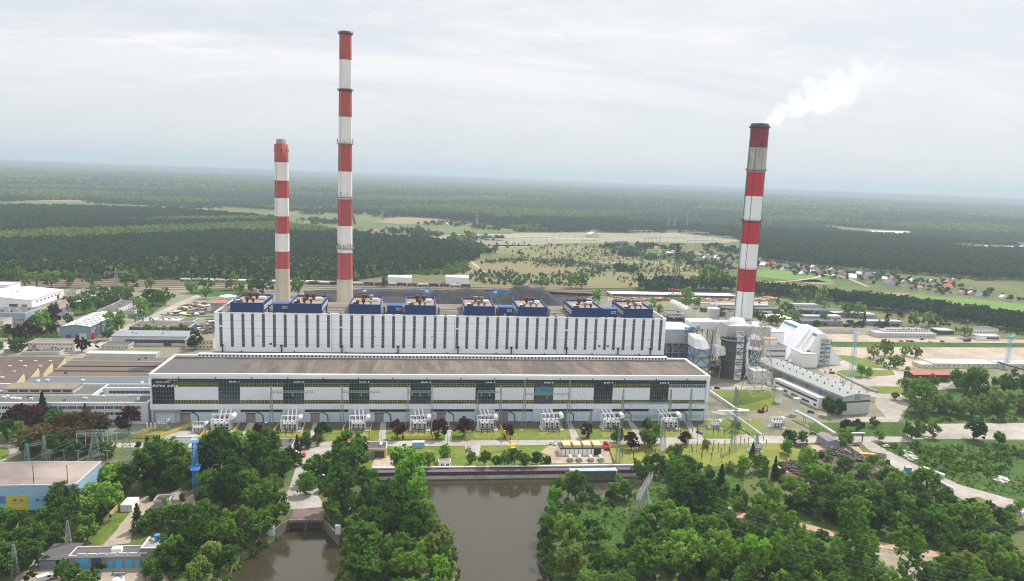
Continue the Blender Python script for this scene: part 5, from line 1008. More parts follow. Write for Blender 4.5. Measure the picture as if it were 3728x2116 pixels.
# --- left, behind
bld('warehouse', 'big white warehouse with low pitched pale roof at the far left', 'warehouse', a0(-420, 600), a0(350, 600), a0(350, 522)[1], a0(668, 428), M_white2, M_rooflt, 'gable_y', [('r', 7, 3, 1.4, [4.5], .1, .9)], [('r', .8, 5, 4.5, M_dark), ('f', .75, 8, 4, M_dark), ('f', .9, 5, 3.6, M_brownroof)], rise=3.2, vents=5)
bld('warehouse', 'pale flat building cut by the left edge behind the white warehouse', 'building', a0(-200, 472), a0(115, 470), a0(115, 378)[1], 24, M_white2, M_rooflt, 'flat', [('f', 6, 2.4, 1.6, [2.5, 6.5], .3, .97)], vents=1)
bld('office_building', 'blue grey two storey office with rooftop plant at the left edge', 'office', a0(-160, 792), a0(275, 792), a0(275, 655)[1], a0(440, 607), mat('office_bluegrey', (146, 158, 178), .8), M_roofg, 'flat', [('f', 14, 1.5, 2.2, [1.6, 5.4]), ('r', 6, 2.6, 2.8, [1.2, 5.2])], vents=9)
bld('office_building', 'small cream office with punched windows below the blue grey office', 'office', a0(-120, 850), a0(135, 815), a0(135, 738)[1], 14, M_cream, M_roofy, 'flat', [('f', 8, 1.1, 1.4, [1.2, 4]), ('r', 3, 1.2, 1.4, [1.2, 4])])
bld('shed', 'cream flat shed with ochre roof between warehouse and bushes', 'shed', a0(420, 690), a0(585, 690), a0(585, 620)[1], a0(640, 590), M_bluegrey, M_roofy, 'flat', [('f', 3, 1.4, 1.2, [2])])
bld('shed', 'low brown roofed shed right of the white warehouse', 'shed', a0(480, 625), a0(670, 625), a0(670, 590)[1], a0(750, 520), M_grey, M_brownroof, 'flat')
bld('shed', 'long low shed with white roof beside the brown roofed shed', 'shed', a0(670, 605), a0(760, 605), a0(760, 565)[1], a0(950, 482), M_grey, M_rooflt, 'flat', doors=[('f', .5, 2.5, 2.5, M_dark)])
bld('house', 'small cream two storey house behind the white warehouse', 'house', a0(665, 510), a0(770, 510), a0(770, 440)[1], 10, M_cream, M_roofg, 'flat', [('f', 4, 1.2, 1.4, [1.5, 4.4])])
bld('house', 'cream house with six dormer like windows right of its twin', 'house', a0(765, 505), a0(850, 505), a0(850, 462)[1], 10, M_cream, M_roofg, 'flat', [('f', 4, 1.1, 1.3, [1.2, 3.4])])
tt, Lx, D, h = bld('workshop_hall', 'blue grey workshop hall with white ribbed roof lights', 'workshop', a0(598, 922), a0(920, 922), a0(600, 800)[1], a0(1085, 655), M_bluegrey, mat('workshop_roof', (92, 90, 90), .9, .15, .1), 'gable_y', [('r', 8, 4, 2.2, [5.5], .08, .95)], [('f', .74, 5.6, 5.2, M_light), ('f', .28, 4.4, 4, mat('brown_door', (92, 66, 54)))], rise=2.0)
for k in range(11):
    y0 = 1.5+k*(D-3)/11
    for sg in (0, 1):
        x0, x1 = (.6, Lx/2-.3) if sg == 0 else (Lx/2+.3, Lx-.6); z = lambda x: h+2.0*(1-abs(x/Lx-.5)*2)+.29
        mb = MB(); mb.poly([(x0, y0, z(x0)), (x1, y0, z(x1)), (x1, y0+3.4, z(x1)), (x0, y0+3.4, z(x0))]); mb.build('roof_light', M_striproof, tt)
mb = MB(); mb.box(Lx+.05, Lx+1.6, 1, 4, 0, 5.4); mb.build('red_annex', M_redp, tt)
bld('shed', 'long flat roofed store with white wall behind the ribbed roof workshop', 'store', a0(970, 680), a0(1150, 680), a0(975, 640)[1], a0(1315, 540), M_white2, M_roofg, 'flat', [('r', 9, 2, 1.5, [1.2])], vents=3)
bld('shed', 'narrow flat roofed store with brown felt beside the long store', 'store', a0(1230, 672), a0(1350, 672), a0(1240, 640)[1], a0(1530, 542), M_light, M_roofb, 'flat', vents=2)
bld('shed', 'dark fronted workshop with big flat roof behind the row of small trees', 'workshop', a0(1295, 860), a0(1900, 865), a0(1300, 795)[1], a0(1500, 745), M_dark, M_roofb, 'flat', [('f', 10, 4, 1.2, [3], .03, .97, M_grey, 4)], vents=6)
tt, Lx, D, h = bld('switch_building', 'white control building with rows of roof fans and blue ducts', 'workshop', a0(1500, 770), a0(1790, 770), a0(1500, 735)[1], a0(1560, 712), M_white2, M_rooflt, 'flat', [('f', 14, 1.4, 1.4, [2.2])], vents=14)
for k in range(3): mb = MB(); x = -12+k*6.5; mb.cyl((x, -2, 1), (x, -2, 6), .8, None, 10); mb.cyl((x, -2, 6), (x+1.6, -2, 7), .8, .9, 10); mb.build('blue_duct', mat('duct_blue', (96, 140, 186), .5), tt)
bld('shed', 'grey roofed shed right of the white control building', 'shed', a0(1790, 770), a0(1930, 770), a0(1790, 745)[1], a0(1880, 712), M_grey, M_roofg, 'flat')
bld('workshop_hall', 'long grey workshop with ribbon windows beside the boiler house', 'workshop', a0(1120, 985), a0(1850, 1020), a0(1120, 900)[1], 22, M_light, mat('zinc_roof', (128, 132, 138), .8, .1, .06, fine=.08), 'gable_x', [('f', 8, 7, 2.6, [2.6], .18, .97, M_grey, 6)], [('f', .72, 6, 4.4, M_dark)], rise=1.5, h=8, vents=4)
bld('office_building', 'small cream flat building in front of the long grey workshop', 'building', a0(1010, 1025), a0(1265, 1040), a0(1220, 985)[1], a0(1270, 950), M_cream, M_roofg, 'flat', [('f', 8, 1.2, 1.3, [1.4]), ('r', 4, 1.2, 1.6, [1.4])])
bld('office_building', 'cream block with small windows against the boiler house west end', 'building', a0(1850, 1020), a0(2140, 1020), a0(1850, 930)[1], a0(2140, 888), M_cream, M_roofy, 'flat', [('f', 8, 1.3, 1.5, [1.3, 4.6])])
bld('workshop_hall', 'cream works building with mossy ochre roof and mixed windows', 'workshop', a0(285, 1040), a0(745, 1045), a0(290, 962)[1], a0(870, 925), mat('cream_wall2', (214, 206, 190), .85, .1, .1, streak=.15), M_roofy, 'flat', [('f', 12, 1.5, 1.3, [5.2]), ('f', 5, 1.4, 1.3, [1.4], .5, .97)], [('f', .55, 4, 3.2, M_dark), ('f', .13, 3, 5, mat('ochre_door', (170, 140, 90)))], par=.7)
bld('shed', 'open white roofed bicycle shelter at the left edge', 'shelter', a0(40, 1060), a0(170, 1050), a0(40, 1020)[1], 8, M_grey, M_rooflt, 'flat', par=0)
bld('shed', 'long white roofed lean to behind the low felt roofed halls', 'shed', a0(860, 1108), a0(1565, 1108), a0(860, 1095)[1], a0(1500, 1045), M_light, M_rooflt, 'flat', h=3.2)
bld('shed', 'short pale annex with tanks left of the saw tooth halls', 'shed', a0(220, 1075), a0(600, 1075), a0(220, 1050)[1], 9, M_light, M_roofg, 'flat', vents=6)
# saw tooth halls and the long low workshops west of the turbine hall
def flatblock(name, label, cat, pts_px, h, roofm, wall, seams=0, vents=0, ventm=None):
    ps = [G(u, v, h) for u, v in pts_px]; c = ps[0]; t = thing(name, label, cat, (c.x, c.y, 0))
    MB().prism([(p.x, p.y) for p in ps], 0, h, 0).build('wall', wall, t, True)
    cx = sum(p.x for p in ps)/len(ps); cy = sum(p.y for p in ps)/len(ps)
    ins = [(p.x+(cx-p.x)*.006, p.y+(cy-p.y)*.012) for p in ps]; MB().prism(ins, h, h+.12).build('roof', roofm, t, True)
    xs = [p.x for p in ps]; ys = [p.y for p in ps]
    for k in range(seams):
        y = min(ys)+(max(ys)-min(ys))*(k+1)/(seams+1)
        xl = min(x_at(ps, y)); xr = max(x_at(ps, y)); MB().box(xl+.6, xr-.6, y-.35, y+.35, h+.12, h+.75).build('roof_ridge', mat('ridge_pale', (168, 160, 148), .9) if k == seams-1 else M_dark, t, True)
    for k in range(vents):
        for _ in range(30):
            x, y = R_.uniform(min(xs), max(xs)), R_.uniform(min(ys), max(ys))
            if inside([(p.x, p.y) for p in ps], np.array([x]), np.array([y]))[0]: break
        mb = MB(); mb.box(x-.7, x+.7, y-.5, y+.5, h+.1, h+.9); mb.box(x-.9, x+.9, y-.7, y+.7, h+.9, h+1.15); mb.build('roof_vent', ventm or M_light, t, True)
    return t
def x_at(ps, y):
    r = []
    for i in range(len(ps)):
        a, b = ps[i], ps[(i+1) % len(ps)]
        if (a.y > y) != (b.y > y): r.append(a.x+(b.x-a.x)*(y-a.y)/(b.y-a.y))
    return r or [ps[0].x]
flatblock('workshop_hall', 'wide brown felt roofed halls joined to the west end of the turbine hall', 'workshop', [b0(455, 195), b0(1490, 197), b0(1690, 12), b0(740, 12)], 11, mat('brown_felt', (100, 87, 80), .95, .18, .05, rgb2=(88, 78, 72), fine=.15), M_cream, 3, 3, M_dark)
flatblock('workshop_hall', 'long hall with smooth blue grey roof below the brown felt halls', 'workshop', [b0(215, 268), b0(1495, 272), b0(1490, 200), b0(320, 198)], 12, mat('slate_roof', (88, 96, 104), .8, .08, .04, fine=.06), M_light, 0, 4, M_white2)
tt = thing('workshop_hall', 'brown saw tooth roofed halls with cream end walls at the left edge', 'workshop', tuple(G(*b0(80, 262))), 0)
for k in range(4):
    yb = G(*b0(80, 262), 10).y; y0, y1 = yb+k*13.5, yb+(k+1)*13.5; xl = -330; xr = G(*b0(140, 262), 10).x+.9*(y0-yb)*.0+k*2.2
    mb = MB(); pr = [(y0, 0), (y1, 0), (y1, 9.0), (y1-1.6, 13.2), (y0, 9.0)]
    mb.v += [(xl, y, z) for y, z in pr]+[(xr, y, z) for y, z in pr]; mb.f += [(4, 3, 2, 1, 0), (5, 6, 7, 8, 9), (0, 1, 6, 5), (1, 2, 7, 6), (0, 5, 9, 4), (4, 9, 8, 3)]; mb.m += [0]*6; mb.build('hall_bay', mat('pale_yellow_wall', (206, 192, 152), .85, .08, .1), tt, True)
    mb = MB(); v = [(xl, y0-.1, 9.1), (xr+.2, y0-.1, 9.1), (xr+.2, y1-1.5, 13.35), (xl, y1-1.5, 13.35)]; mb.poly(v); mb.poly([(x, y, z+.2) for x, y, z in v]); mb.poly([v[1], v[2], (v[2][0], v[2][1], v[2][2]+.2), (v[1][0], v[1][1], v[1][2]+.2)]); mb.poly([v[0], v[1], (v[1][0], v[1][1], v[1][2]+.2), (v[0][0], v[0][1], v[0][2]+.2)]); mb.build('roof_slope', mat('brown_felt', (126, 106, 98)), tt, True)
    for x in np.arange(xl+60, xr-3, 9.5): mb = MB(); yy = y0+6; zz = 9.1+(yy-y0)/12*4.2; mb.box(x-1, x+1, yy-.6, yy+.6, zz, zz+1.3); mb.build('roof_vent', M_light, tt, True)
# office block: three storeys, wings round a courtyard
tt = thing('office_block', 'long white three storey office block with ribbon windows and flat grey roof', 'office', tuple(G(*b0(700, 672))))
AY = G(*b0(1480, 672)).y; AXR = G(*b0(1480, 672)).x; AH = 13.0; AX0 = -330
yb = lambda y: G(*b0(700, y), AH).y
def wing(x0, x1, y0, y1, nm='wall'):
    MB().box(x0, x1, y0, y1, 0, AH-.3).build(nm, mat('office_white', (196, 204, 212), .75, .06, .1, streak=.12), tt, True)
    MB().box(x0+.4, x1-.4, y0+.4, y1-.4, AH-.3, AH-.05).build('roof', mat('office_roof', (98, 97, 94), .95, .15, .06, rgb2=(82, 82, 81), fine=.1), tt, True)
    mb = MB(); mb.box(x0-.15, x1+.15, y0-.2, y0+.4, AH-.5, AH+.2); mb.box(x0-.15, x1+.15, y1-.4, y1+.2, AH-.5, AH+.2); mb.box(x0-.15, x0+.4, y0+.4, y1-.4, AH-.5, AH+.2); mb.box(x1-.4, x1+.15, y0+.4, y1-.4, AH-.5, AH+.2); mb.build('parapet', M_white, tt, True)
CYX0, CYX1 = G(*b0(870, 418), AH).x, -153.8; y1_, y2_, y3_ = AY+14, G(*b0(1200, 306), AH).y, G(*b0(1200, 272), AH).y
wing(AX0, AXR, AY, y1_); wing(AX0, CYX0, y1_+.01, y3_); wing(CYX0+.01, CYX1, y2_, y3_)
for z in (9.2, 5.6, 1.9):
    for k in range(34):
        x = AX0+3+k*(AXR-AX0-6)/34; o = bpy.data.objects.new('window', winmesh(4.6, 1.7 if z > 2 else 1.2, M_white, 6)); C.objects.link(o); o.parent = tt; o.location = Vector((x+2.2, AY-.02, z))-tt.location
    if z > 2:
        for k in range(12):
            x = CYX0+3+k*(CYX1-CYX0-4)/12; o = bpy.data.objects.new('window', winmesh(3.2, 1.9, M_white, 3)); C.objects.link(o); o.parent = tt; o.location = Vector((x+1.5, y2_-.02, z))-tt.location
        for k in range(5):
            y = y1_+3+k*(y2_-y1_-4)/5; o = bpy.data.objects.new('window', winmesh(3.0, 1.9, M_white, 3)); C.objects.link(o); o.parent = tt; o.location = Vector((CYX0+.02, y, z))-tt.location; o.rotation_euler = (0, 0, rad(90))
px0, px1 = G(*b0(50, 350), AH).x, G(*b0(755, 350), AH).x; py0 = G(*b0(400, 362), AH).y
MB().box(px0, px1, py0, py0+12, AH-.05, AH+2.5).build('roof_storey', M_light, tt, True); MB().box(px0-.4, px1+.4, py0-.4, py0+12.4, AH+2.5, AH+2.8).build('roof_storey_cover', M_roofy, tt, True)
for k in range(6): x = px0+3+k*(px1-px0-3)/6; MB().box(x, x+5, py0-.06, py0, AH+.7, AH+2.0).build('louvre', M_dark, tt, True)
for k in range(34):
    x, y = R_.uniform(-320, AXR-4), R_.uniform(AY+2, y1_-2) if k < 22 else R_.uniform(y1_, y3_-3)
    if x > CYX0-2 and y > y1_-1: continue
    mb = MB(); s_ = R_.uniform(.5, 1.4); mb.box(x-s_, x+s_, y-.7, y+.7, AH-.05, AH+R_.uniform(.5, 1.4)); mb.build('roof_vent', (M_dark, M_light, M_white2)[k % 3], tt, True)
# --- front left
tt, Lx, D, h = bld('gate_house', 'single storey white building with slate roof beside the side road', 'building', c1(60, 220), c1(345, 232), c1(60, 165)[1], 14, M_white2, M_roofg, 'flat', [('f', 4, 2.2, 1.5, [1.4], .4, .95)], h=4.6, vents=4)
bld('gate_house', 'flat roofed building with pale fascia behind the blue lattice mast', 'building', c0(1660, 165), c0(1890, 165), c0(1660, 120)[1], c0(1980, 20), M_white2, mat('green_felt_roof', (112, 118, 112), .95, .1, .1, fine=.1), 'flat', h=4.8)
bld('gate_house', 'green felt roofed wing right of the blue lattice mast', 'building', c0(1890, 215), c0(2010, 235), c0(1900, 190)[1], c0(2100, 62), M_white2, mat('green_felt_roof', (112, 118, 112)), 'flat', h=4.8)
bld('garage', 'grey garage with rooftop units at the end of the mast buildings', 'garage', c0(2370, 135), c0(2520, 140), c0(2370, 105)[1], 9, M_bluegrey, M_roofg, 'flat', h=4, vents=4)
tt, Lx, D, h = bld('boat_house', 'large blue and yellow striped building with weathered flat roof at the left', 'building', c0(-420, 800), c0(760, 790), c0(0, 505)[1], c0(900, 262), mat('blue_wall', (140, 176, 204), .7, .05, .1, streak=.08), mat('weathered_roof', (142, 130, 122), .95, .2, .03, rgb2=(96, 90, 87), fine=.12), 'flat', h=13, par=.25)
cols = [mat('sky_blue_panel', (118, 172, 206), .6, .05, .2), mat('yellow_panel', (186, 172, 60), .6, .05, .2), mat('deep_blue_panel', (74, 116, 168), .6, .05, .2)]
pw = 9.0; k = 0; x = Lx-1.0
while x-pw > 0:
    MB().box(x-pw+.05, x-.05, -.18, -.02, 5.2, 8.3).build('wall_panel', cols[(1, 0, 1, 2)[k % 4]], tt); MB().box(x-pw+.05, x-.05, -.18, -.02, 2.0, 5.0).build('wall_panel', cols[(1, 0, 1, 0)[k % 4]], tt)
    for j in range(2):
        mb = MB(); mb.cyl((x-pw*.65+j*2.6, -.3, 6.4), (x-pw*.65+j*2.6+1.0, -.9, 6.9), .3, None, 8); mb.build('spout', M_dark, tt)
    x -= pw; k += 1
MB().box(0, Lx, -.06, 0, 0, 2).build('base_wall', M_dark, tt)
for k in range(5): mb = MB(); xx = Lx-4-k*13.5; mb.bar((xx, 2, 12.9), (xx, 2, 21), .22); mb.build('roof_mast', M_dark, tt)
bld('cabin', 'small white cabin with ridged roof in the courtyard', 'cabin', c0(1205, 765), c0(1325, 762), c0(1205, 705)[1], a0(0, 0)[1]*0+8, M_white2, M_rooflt, 'flat', [('f', 2, .6, .6, [1.6], .5, .95)], h=3.2, par=0)
bld('shed', 'low flat roofed building in the courtyard shade', 'building', c0(1540, 735), c0(1660, 770), c0(1540, 700)[1], c0(1770, 600), M_grey, M_roofg, 'flat', h=3.6)
tt, Lx, D, h = bld('workshop', 'grey brick workshop with bright blue doors and walled flat roof', 'workshop', c0(695, 1340), c0(1400, 1335), c0(695, 1212)[1], c0(1420, 1108), mat('grey_brick', (134, 132, 136), .9, .1, .5, streak=.15, fine=.1), M_roofg, 'flat', doors=[('f', .05, 1.2, 2.6, mat('bright_blue_door', (70, 168, 214), .6)), ('f', .18, 4.4, 4.3, mat('bright_blue_door', (70, 168, 214))), ('f', .38, 3.6, 4.2, mat('navy_door', (40, 66, 132), .6)), ('f', .57, 2.0, 3, mat('bright_blue_door', (70, 168, 214))), ('f', .69, 2.4, 3.4, mat('bright_blue_door', (70, 168, 214))), ('f', .83, 2.4, 3.4, mat('bright_blue_door', (70, 168, 214))), ('f', .95, 1.4, 3, mat('bright_blue_door', (70, 168, 214)))], h=5.0, trim=M_light, par=.5)
for k in range(7): mb = MB(); x = 3+k*Lx/7; mb.box(x, x+3, -.1, .3, h+.5, h+1.1); mb.build('parapet_block', M_light, tt)
mb = MB(); mb.box(Lx+.02, Lx+9, .2, D+2, 0, 7.4, 0); mb.build('tall_bay', mat('grey_brick', (134, 132, 136)), tt); mb = MB(); mb.box(Lx+3, Lx+7, .1, .2, 0, 5.4); mb.build('door', mat('bright_blue_door', (70, 168, 214)), tt)
mb = MB(); mb.box(Lx+.02, Lx+9, -.1, .6, 7.4, 7.9); mb.box(Lx+.02, Lx+.7, .6, D+2, 7.4, 7.9); mb.box(Lx+8.4, Lx+9, .6, D+2, 7.4, 8.6); mb.build('parapet', M_light, tt)
mb = MB(); mb.cyl((Lx+4, 6, 7.4), (Lx+4, 6, 9.6), .8, None, 12); mb.cyl((Lx+4, 6, 9.6), (Lx+4, 6, 10), 1.0, None, 12); mb.build('roof_fan', M_bluemast, tt)
mb = MB(); mb.box(14, 17.5, 2, 4, h, h+1.6); mb.build('roof_unit', M_white, tt)
mb = MB(); mb.prism([(-11, .5), (-.2, .5), (-.2, 13), (-11, 13)], 3.4, 3.7, 0); mb.box(-10.5, -5, .7, 1, 0, 3.4, 1); mb.box(-10.8, -10.5, .7, 12.6, 0, 3.4, 1); mb.build('lean_to', [mat('dark_ribbed_roof', (84, 80, 82), .9, .15, .2), M_bluegrey], tt)
for i, (x, lab) in enumerate(((925, 'left of two'), (1180, 'right of two'))):
    p = G(*c0(x, 1535)); t = thing('gas_tank', 'white spherical ended tank below the brick workshop, %s' % lab, 'tank', tuple(p), 0, 'white tanks below the brick workshop')
    prof = [(.05, 5.0)]+[(2.4*math.cos(a), 2.6+2.4*math.sin(a)) for a in np.linspace(1.5, -.6, 12)]; MB().lathe(0, 0, prof[::-1], 24).build('tank_shell', M_white, t, False, True)
    mb = MB()
    for k in range(6): a = k*1.047; mb.cyl((2.1*math.cos(a), 2.1*math.sin(a), 0), (2.1*math.cos(a), 2.1*math.sin(a), 2.4), .15, None, 6)
    mb.build('tank_legs', M_steel, t); mb = MB(); mb.path([(-2, 1, 4.8), (-2, 1, 6.2), (2.6, 1, 6.2), (2.6, 1, 4.8)], .12, 5); mb.box(-2.2, 2.4, -.4, 1.2, 5.3, 5.4); mb.build('tank_platform', M_dark, t)
# --- quay
QZ = .35
t = thing('quay_wall', 'concrete quay wall with rust brown sheet piling along the river', 'quay', (90, QY, 0))
xw0, xw1 = G(*c1(1150, 400)).x, G(*qc(2, 1250, 350)).x
MB().box(xw0, xw1, QY, QY+5, -8, -2.1).build('wall', mat('quay_concrete', (190, 190, 178), .9, .2, .1, streak=.35), t, True)
mb = MB(); k = int((xw1-xw0)/1.6)
for i in range(k): x = xw0+i*1.6; mb.box(x+.1, x+1.0, QY+.3, QY+.9, -2.1, -.2, 0)
mb.box(xw0, xw1, QY+.8, QY+5, -2.1, -.25, 1); mb.build('sheet_piles', [mat('rust_pile', (112, 74, 88), .9, .2, .3, streak=.3), mat('dark_pile', (60, 42, 52), .9)], t, True)
MB().box(xw0, xw1, QY+.2, QY+5, -.25, .15).build('coping', mat('quay_cap', (96, 84, 92), .9, .15, .2), t, True)
MB().path([(xw0, QY+4.4, 1.0), (xw1+10, QY+4.4, 1.0)], .45, 8).build('pipeline', M_white2, t, True)
p0, p1 = G(*qc(2, 555, 290)).x, G(*qc(2, 985, 290)).x
t = thing('intake_structure', 'concrete water intake under a blue grey deck in the quay wall', 'intake', ((p0+p1)/2, QY-1, 0))
MB().box(p0, p1, QY-3.0, QY-.02, -8, -.2).build('wall', mat('intake_concrete', (104, 100, 98), .9, .2, .2, streak=.4), t, True)
mb = MB(); mb.box(p0-.8, p0, QY-4, QY+1, -8, 1.2); mb.box(p1, p1+.8, QY-4, QY+1, -8, 1.2); mb.build('pier', M_concrete, t, True)
MB().box(p0-.5, p1+.5, QY-3.6, QY+.2, .95, 1.35).build('deck', mat('deck_bluegrey', (152, 168, 176), .7), t, True); MB().box(p0, p1, QY-3.2, QY-3.02, -.4, .9).build('green_fascia', mat('deck_green', (70, 110, 104), .7, .2, .3), t, True)
tt, Lx, D, h = bld('pump_house', 'pump house with white panels and four yellow roof lights by the quay', 'pump house', qc(2, 480, 205), qc(2, 915, 205), qc(2, 480, 125)[1], 8, M_white2, M_dark, 'flat', h=4.4, doors=[('f', .86, 4, 4, M_black)], par=.2, trim=M_dark)
for k in range(4): x = Lx*(.08+.235*k); mb = MB(); mb.box(x, x+Lx*.17, .8, D-.8, h+.05, h+1.5, 0); mb.build('roof_light', mat('yellow_rooflight', (222, 196, 132), .6, .08, .3), tt)
for k in range(8): x = Lx*(.02+.1*k); mb = MB(); mb.box(x-.15, x+.15, -.1, 0, 0, 4.2); mb.build('mullion_post', M_dark, tt)
for i, x in enumerate((585, 675, 790, 890)):
    p = G(*qc(2, x, 262)); t = thing('pump_motor', 'grey cylindrical pump with green base on the quay, %s of four' % ORD[i], 'pump', tuple(p), 0, 'pump cylinders before the pump house')
    mb = MB(); mb.cyl((0, -1, 1.4), (0, 3, 1.9), 1.3, None, 14); mb.build('casing', mat('pump_grey', (176, 170, 160), .6, .2, .5), t); mb = MB(); mb.box(-1.4, 1.4, -.6, 2.6, 0, .5); mb.build('base', mat('pump_green', (70, 130, 110), .7), t)
bld('cabin', 'small white cabin with two windows on the quay edge', 'cabin', b1(1825, 1108), b1(1945, 1108), b1(1825, 1072)[1], 5, M_white2, M_roofy, 'flat', [('f', 2, 1.6, 1.3, [1.0], .1, .95)], h=3.2, par=0)
bld('container', 'pale blue site container with white roof on the lawn', 'container', b1(1562, 912), b1(1685, 915), b1(1562, 862)[1], 3.2, mat('pale_blue_sheet', (132, 172, 204), .6), M_rooflt, 'flat', [('f', 1, .6, .5, [1.6], .2, .5)], par=0, h=3.2)
tt, Lx, D, h = bld('pump_house', 'small brown and ochre pump building behind the dark green trees', 'building', b1(845, 1015), b1(1300, 1018), b1(845, 920)[1], 10, M_ochre, mat('brown_dark_roof', (84, 76, 74), .9, .2, .2), 'flat', doors=[('f', .85, 5, 4, M_dark), ('f', .7, 2, 4, M_bluegrey)], h=5, vents=6)
t = thing('weir', 'concrete outfall weir with footbridge and wing walls above the pool', 'weir', tuple(G(*qc(1, 500, 850))))
wy = G(*qc(1, 500, 850)).y; wx0, wx1 = G(*qc(1, 325, 860)).x, G(*qc(1, 668, 860)).x
M_wc = mat('weir_concrete', (120, 112, 102), .9, .2, .2, streak=.35); mb = MB(); mb.box(wx0, wx1, wy-.6, wy+1.2, -.6, .5); mb.build('walkway', M_wc, t, True); mb = MB(); mb.box(wx0, wx1, wy+1.2, wy+2.2, -8, -.4); mb.build('back_wall', mat('weir_dark', (74, 60, 54), .9, .3, .3, streak=.3), t, True)
mb = MB(); mb.box(wx0+.2, wx1-.2, wy+2.4, wy+11, .05, .25, 0); xm = (wx0+wx1)/2
mb.build('gate_deck', mat('weir_deck', (112, 96, 88), .9, .2, .2, fine=.2), t, True)
for k in range(3): x = wx0+(wx1-wx0)*k/2; mb = MB(); mb.box(x-.6, x+.6, wy-1.2, wy+1.2, -8, -.62); mb.build('pier', mat('pier_rust', (104, 72, 62), .9, .2, .3), t, True)
for k in range(2): x0 = wx0+.8+(wx1-wx0)/2*k; mb = MB(); mb.box(x0, x0+(wx1-wx0)/2-1.6, wy-.8, wy-.62, -3.4, -1.0); mb.build('sluice_gate', mat('sluice', (70, 58, 50), .9, .2, .4), t, True)
for sg, x in ((-1, wx0), (1, wx1)): mb = MB(); mb.prism([(x, wy), (x+.6*sg, wy), (x+sg*8.6, wy-15), (x+sg*8, wy-15)][::sg], -8, .5); mb.build('wing_wall', M_wc, t, True)
mb = MB()
for yy in (-.5, 1.0):
    mb.path([(wx0, wy+yy, 1.5), (wx1, wy+yy, 1.5)], .06, 4)
    for k in range(9): x = wx0+(wx1-wx0)*k/8; mb.bar((x, wy+yy, .5), (x, wy+yy, 1.5), .08)
mb.build('railing', M_steel, t, True)
for nm, lab, q, r in (('control_cabinet', 'pale control cabinet left of the outfall weir', qc(1, 150, 1005), 2.2), ('control_cabinet', 'white control cabinet with door right of the outfall weir', qc(1, 820, 992), 2.2)):
    p = G(*q); t = thing(nm, lab, 'cabinet', tuple(p)); MB().box(-r/2, r/2, 0, r*.7, 0, 3.6).build('housing', M_light, t); MB().box(-r/2+.2, r/2-.2, -.06, 0, .3, 3.2).build('door', M_paleblue, t); MB().box(-r/2-.15, r/2+.15, -.15, r*.7+.15, 3.6, 3.75).build('roof', M_grey, t)
# ------------------------------------------------------------------ flue gas plant at the east end
def rayx(px, x):                           # plan point on the plane x = const
    d = ray(*px); t = x/d.x; return Vector((x, d.y*t, CAM_H+d.z*t))
def arc_tank(name, label, cat, x, y, r, h, m, roofm=None, cone=1.0, group=None, rail=True):
    t = thing(name, label, cat, (x, y, 0), 0, group)
    MB().lathe(0, 0, [(r, 0), (r, h), (r+.12, h), (r+.12, h+.2), (r, h+.2)], 28).build('shell', m, t, False, True)
    MB().lathe(0, 0, [(r, h+.2), (r*.5, h+.2+cone*.6), (.02, h+.2+cone)], 28).build('cap', roofm or m, t, False, True)
    if rail:
        mb = MB(); mb.lathe(0, 0, [(r-.05, h+1.2), (r+.05, h+1.2), (r+.05, h+1.3), (r-.05, h+1.3), (r-.05, h+1.2)], 28)
        for k in range(14): a = k*.4488; mb.bar((r*math.cos(a), r*math.sin(a), h), (r*math.cos(a), r*math.sin(a), h+1.25), .08)
        mb.build('railing', M_steel, t)
        if h > 2.2*r and r < 4: return t
        mb = MB(); n_ = 16
        for k in range(n_): a0_, a1_ = -2.4+k*.12, -2.4+(k+1)*.12; mb.poly([((r+.1)*math.cos(a0_), (r+.1)*math.sin(a0_), h*k/n_), ((r+1)*math.cos(a0_), (r+1)*math.sin(a0_), h*k/n_), ((r+1)*math.cos(a1_), (r+1)*math.sin(a1_), h*(k+1)/n_), ((r+.1)*math.cos(a1_), (r+.1)*math.sin(a1_), h*(k+1)/n_)])
        mb.build('spiral_stair', M_steel, t)
    return t
def frame(mb, x0, x1, y0, y1, z0, z1, nz, w, m=0, brace=True):
    for x in (x0, x1):
        for y in (y0, y1): mb.bar((x, y, z0), (x, y, z1), w, m)
    for k in range(nz+1):
        z = z0+(z1-z0)*k/nz
        mb.bar((x0, y0, z), (x1, y0, z), w*.8, m); mb.bar((x0, y1, z), (x1, y1, z), w*.8, m); mb.bar((x0, y0, z), (x0, y1, z), w*.8, m); mb.bar((x1, y0, z), (x1, y1, z), w*.8, m)
        if brace and k < nz:
            z2 = z0+(z1-z0)*(k+1)/nz; mb.bar((x0, y0, z), ((x0+x1)/2, y0, z2), w*.6, m); mb.bar((x1, y0, z), ((x0+x1)/2, y0, z2), w*.6, m); mb.bar((x0, y0, z), (x0, y1, z2), w*.6, m); mb.bar((x1, y0, z), (x1, y1, z2), w*.6, m)
AX, AYc = 245.0, 534.0
M_abs = mat('absorber_grey', (84, 84, 88), .5, .1, .1, streak=.12, metal=.2)
t = thing('absorber_tower', 'dark grey cylindrical scrubber tower with pale hood and stair tower', 'scrubber', (AX, AYc, 0))
zt = AtY(*z3(1100, 765), AYc).z; zh = AtY(*z3(1120, 625), AYc).z; ra = 9.8
MB().lathe(AX, AYc, [(9.3, 0), (9.3, zt*.42), (ra, zt*.47), (ra, zt)], 40).build('shell', M_abs, t, True, True)
for z in (zt*.2, zt*.42, zt*.66, zt*.9): MB().lathe(AX, AYc, [(ra, z), (ra+1.1, z), (ra+1.1, z+.15), (ra, z+.15)], 40).build('ring_platform', M_dark, t, True)
mb = MB()
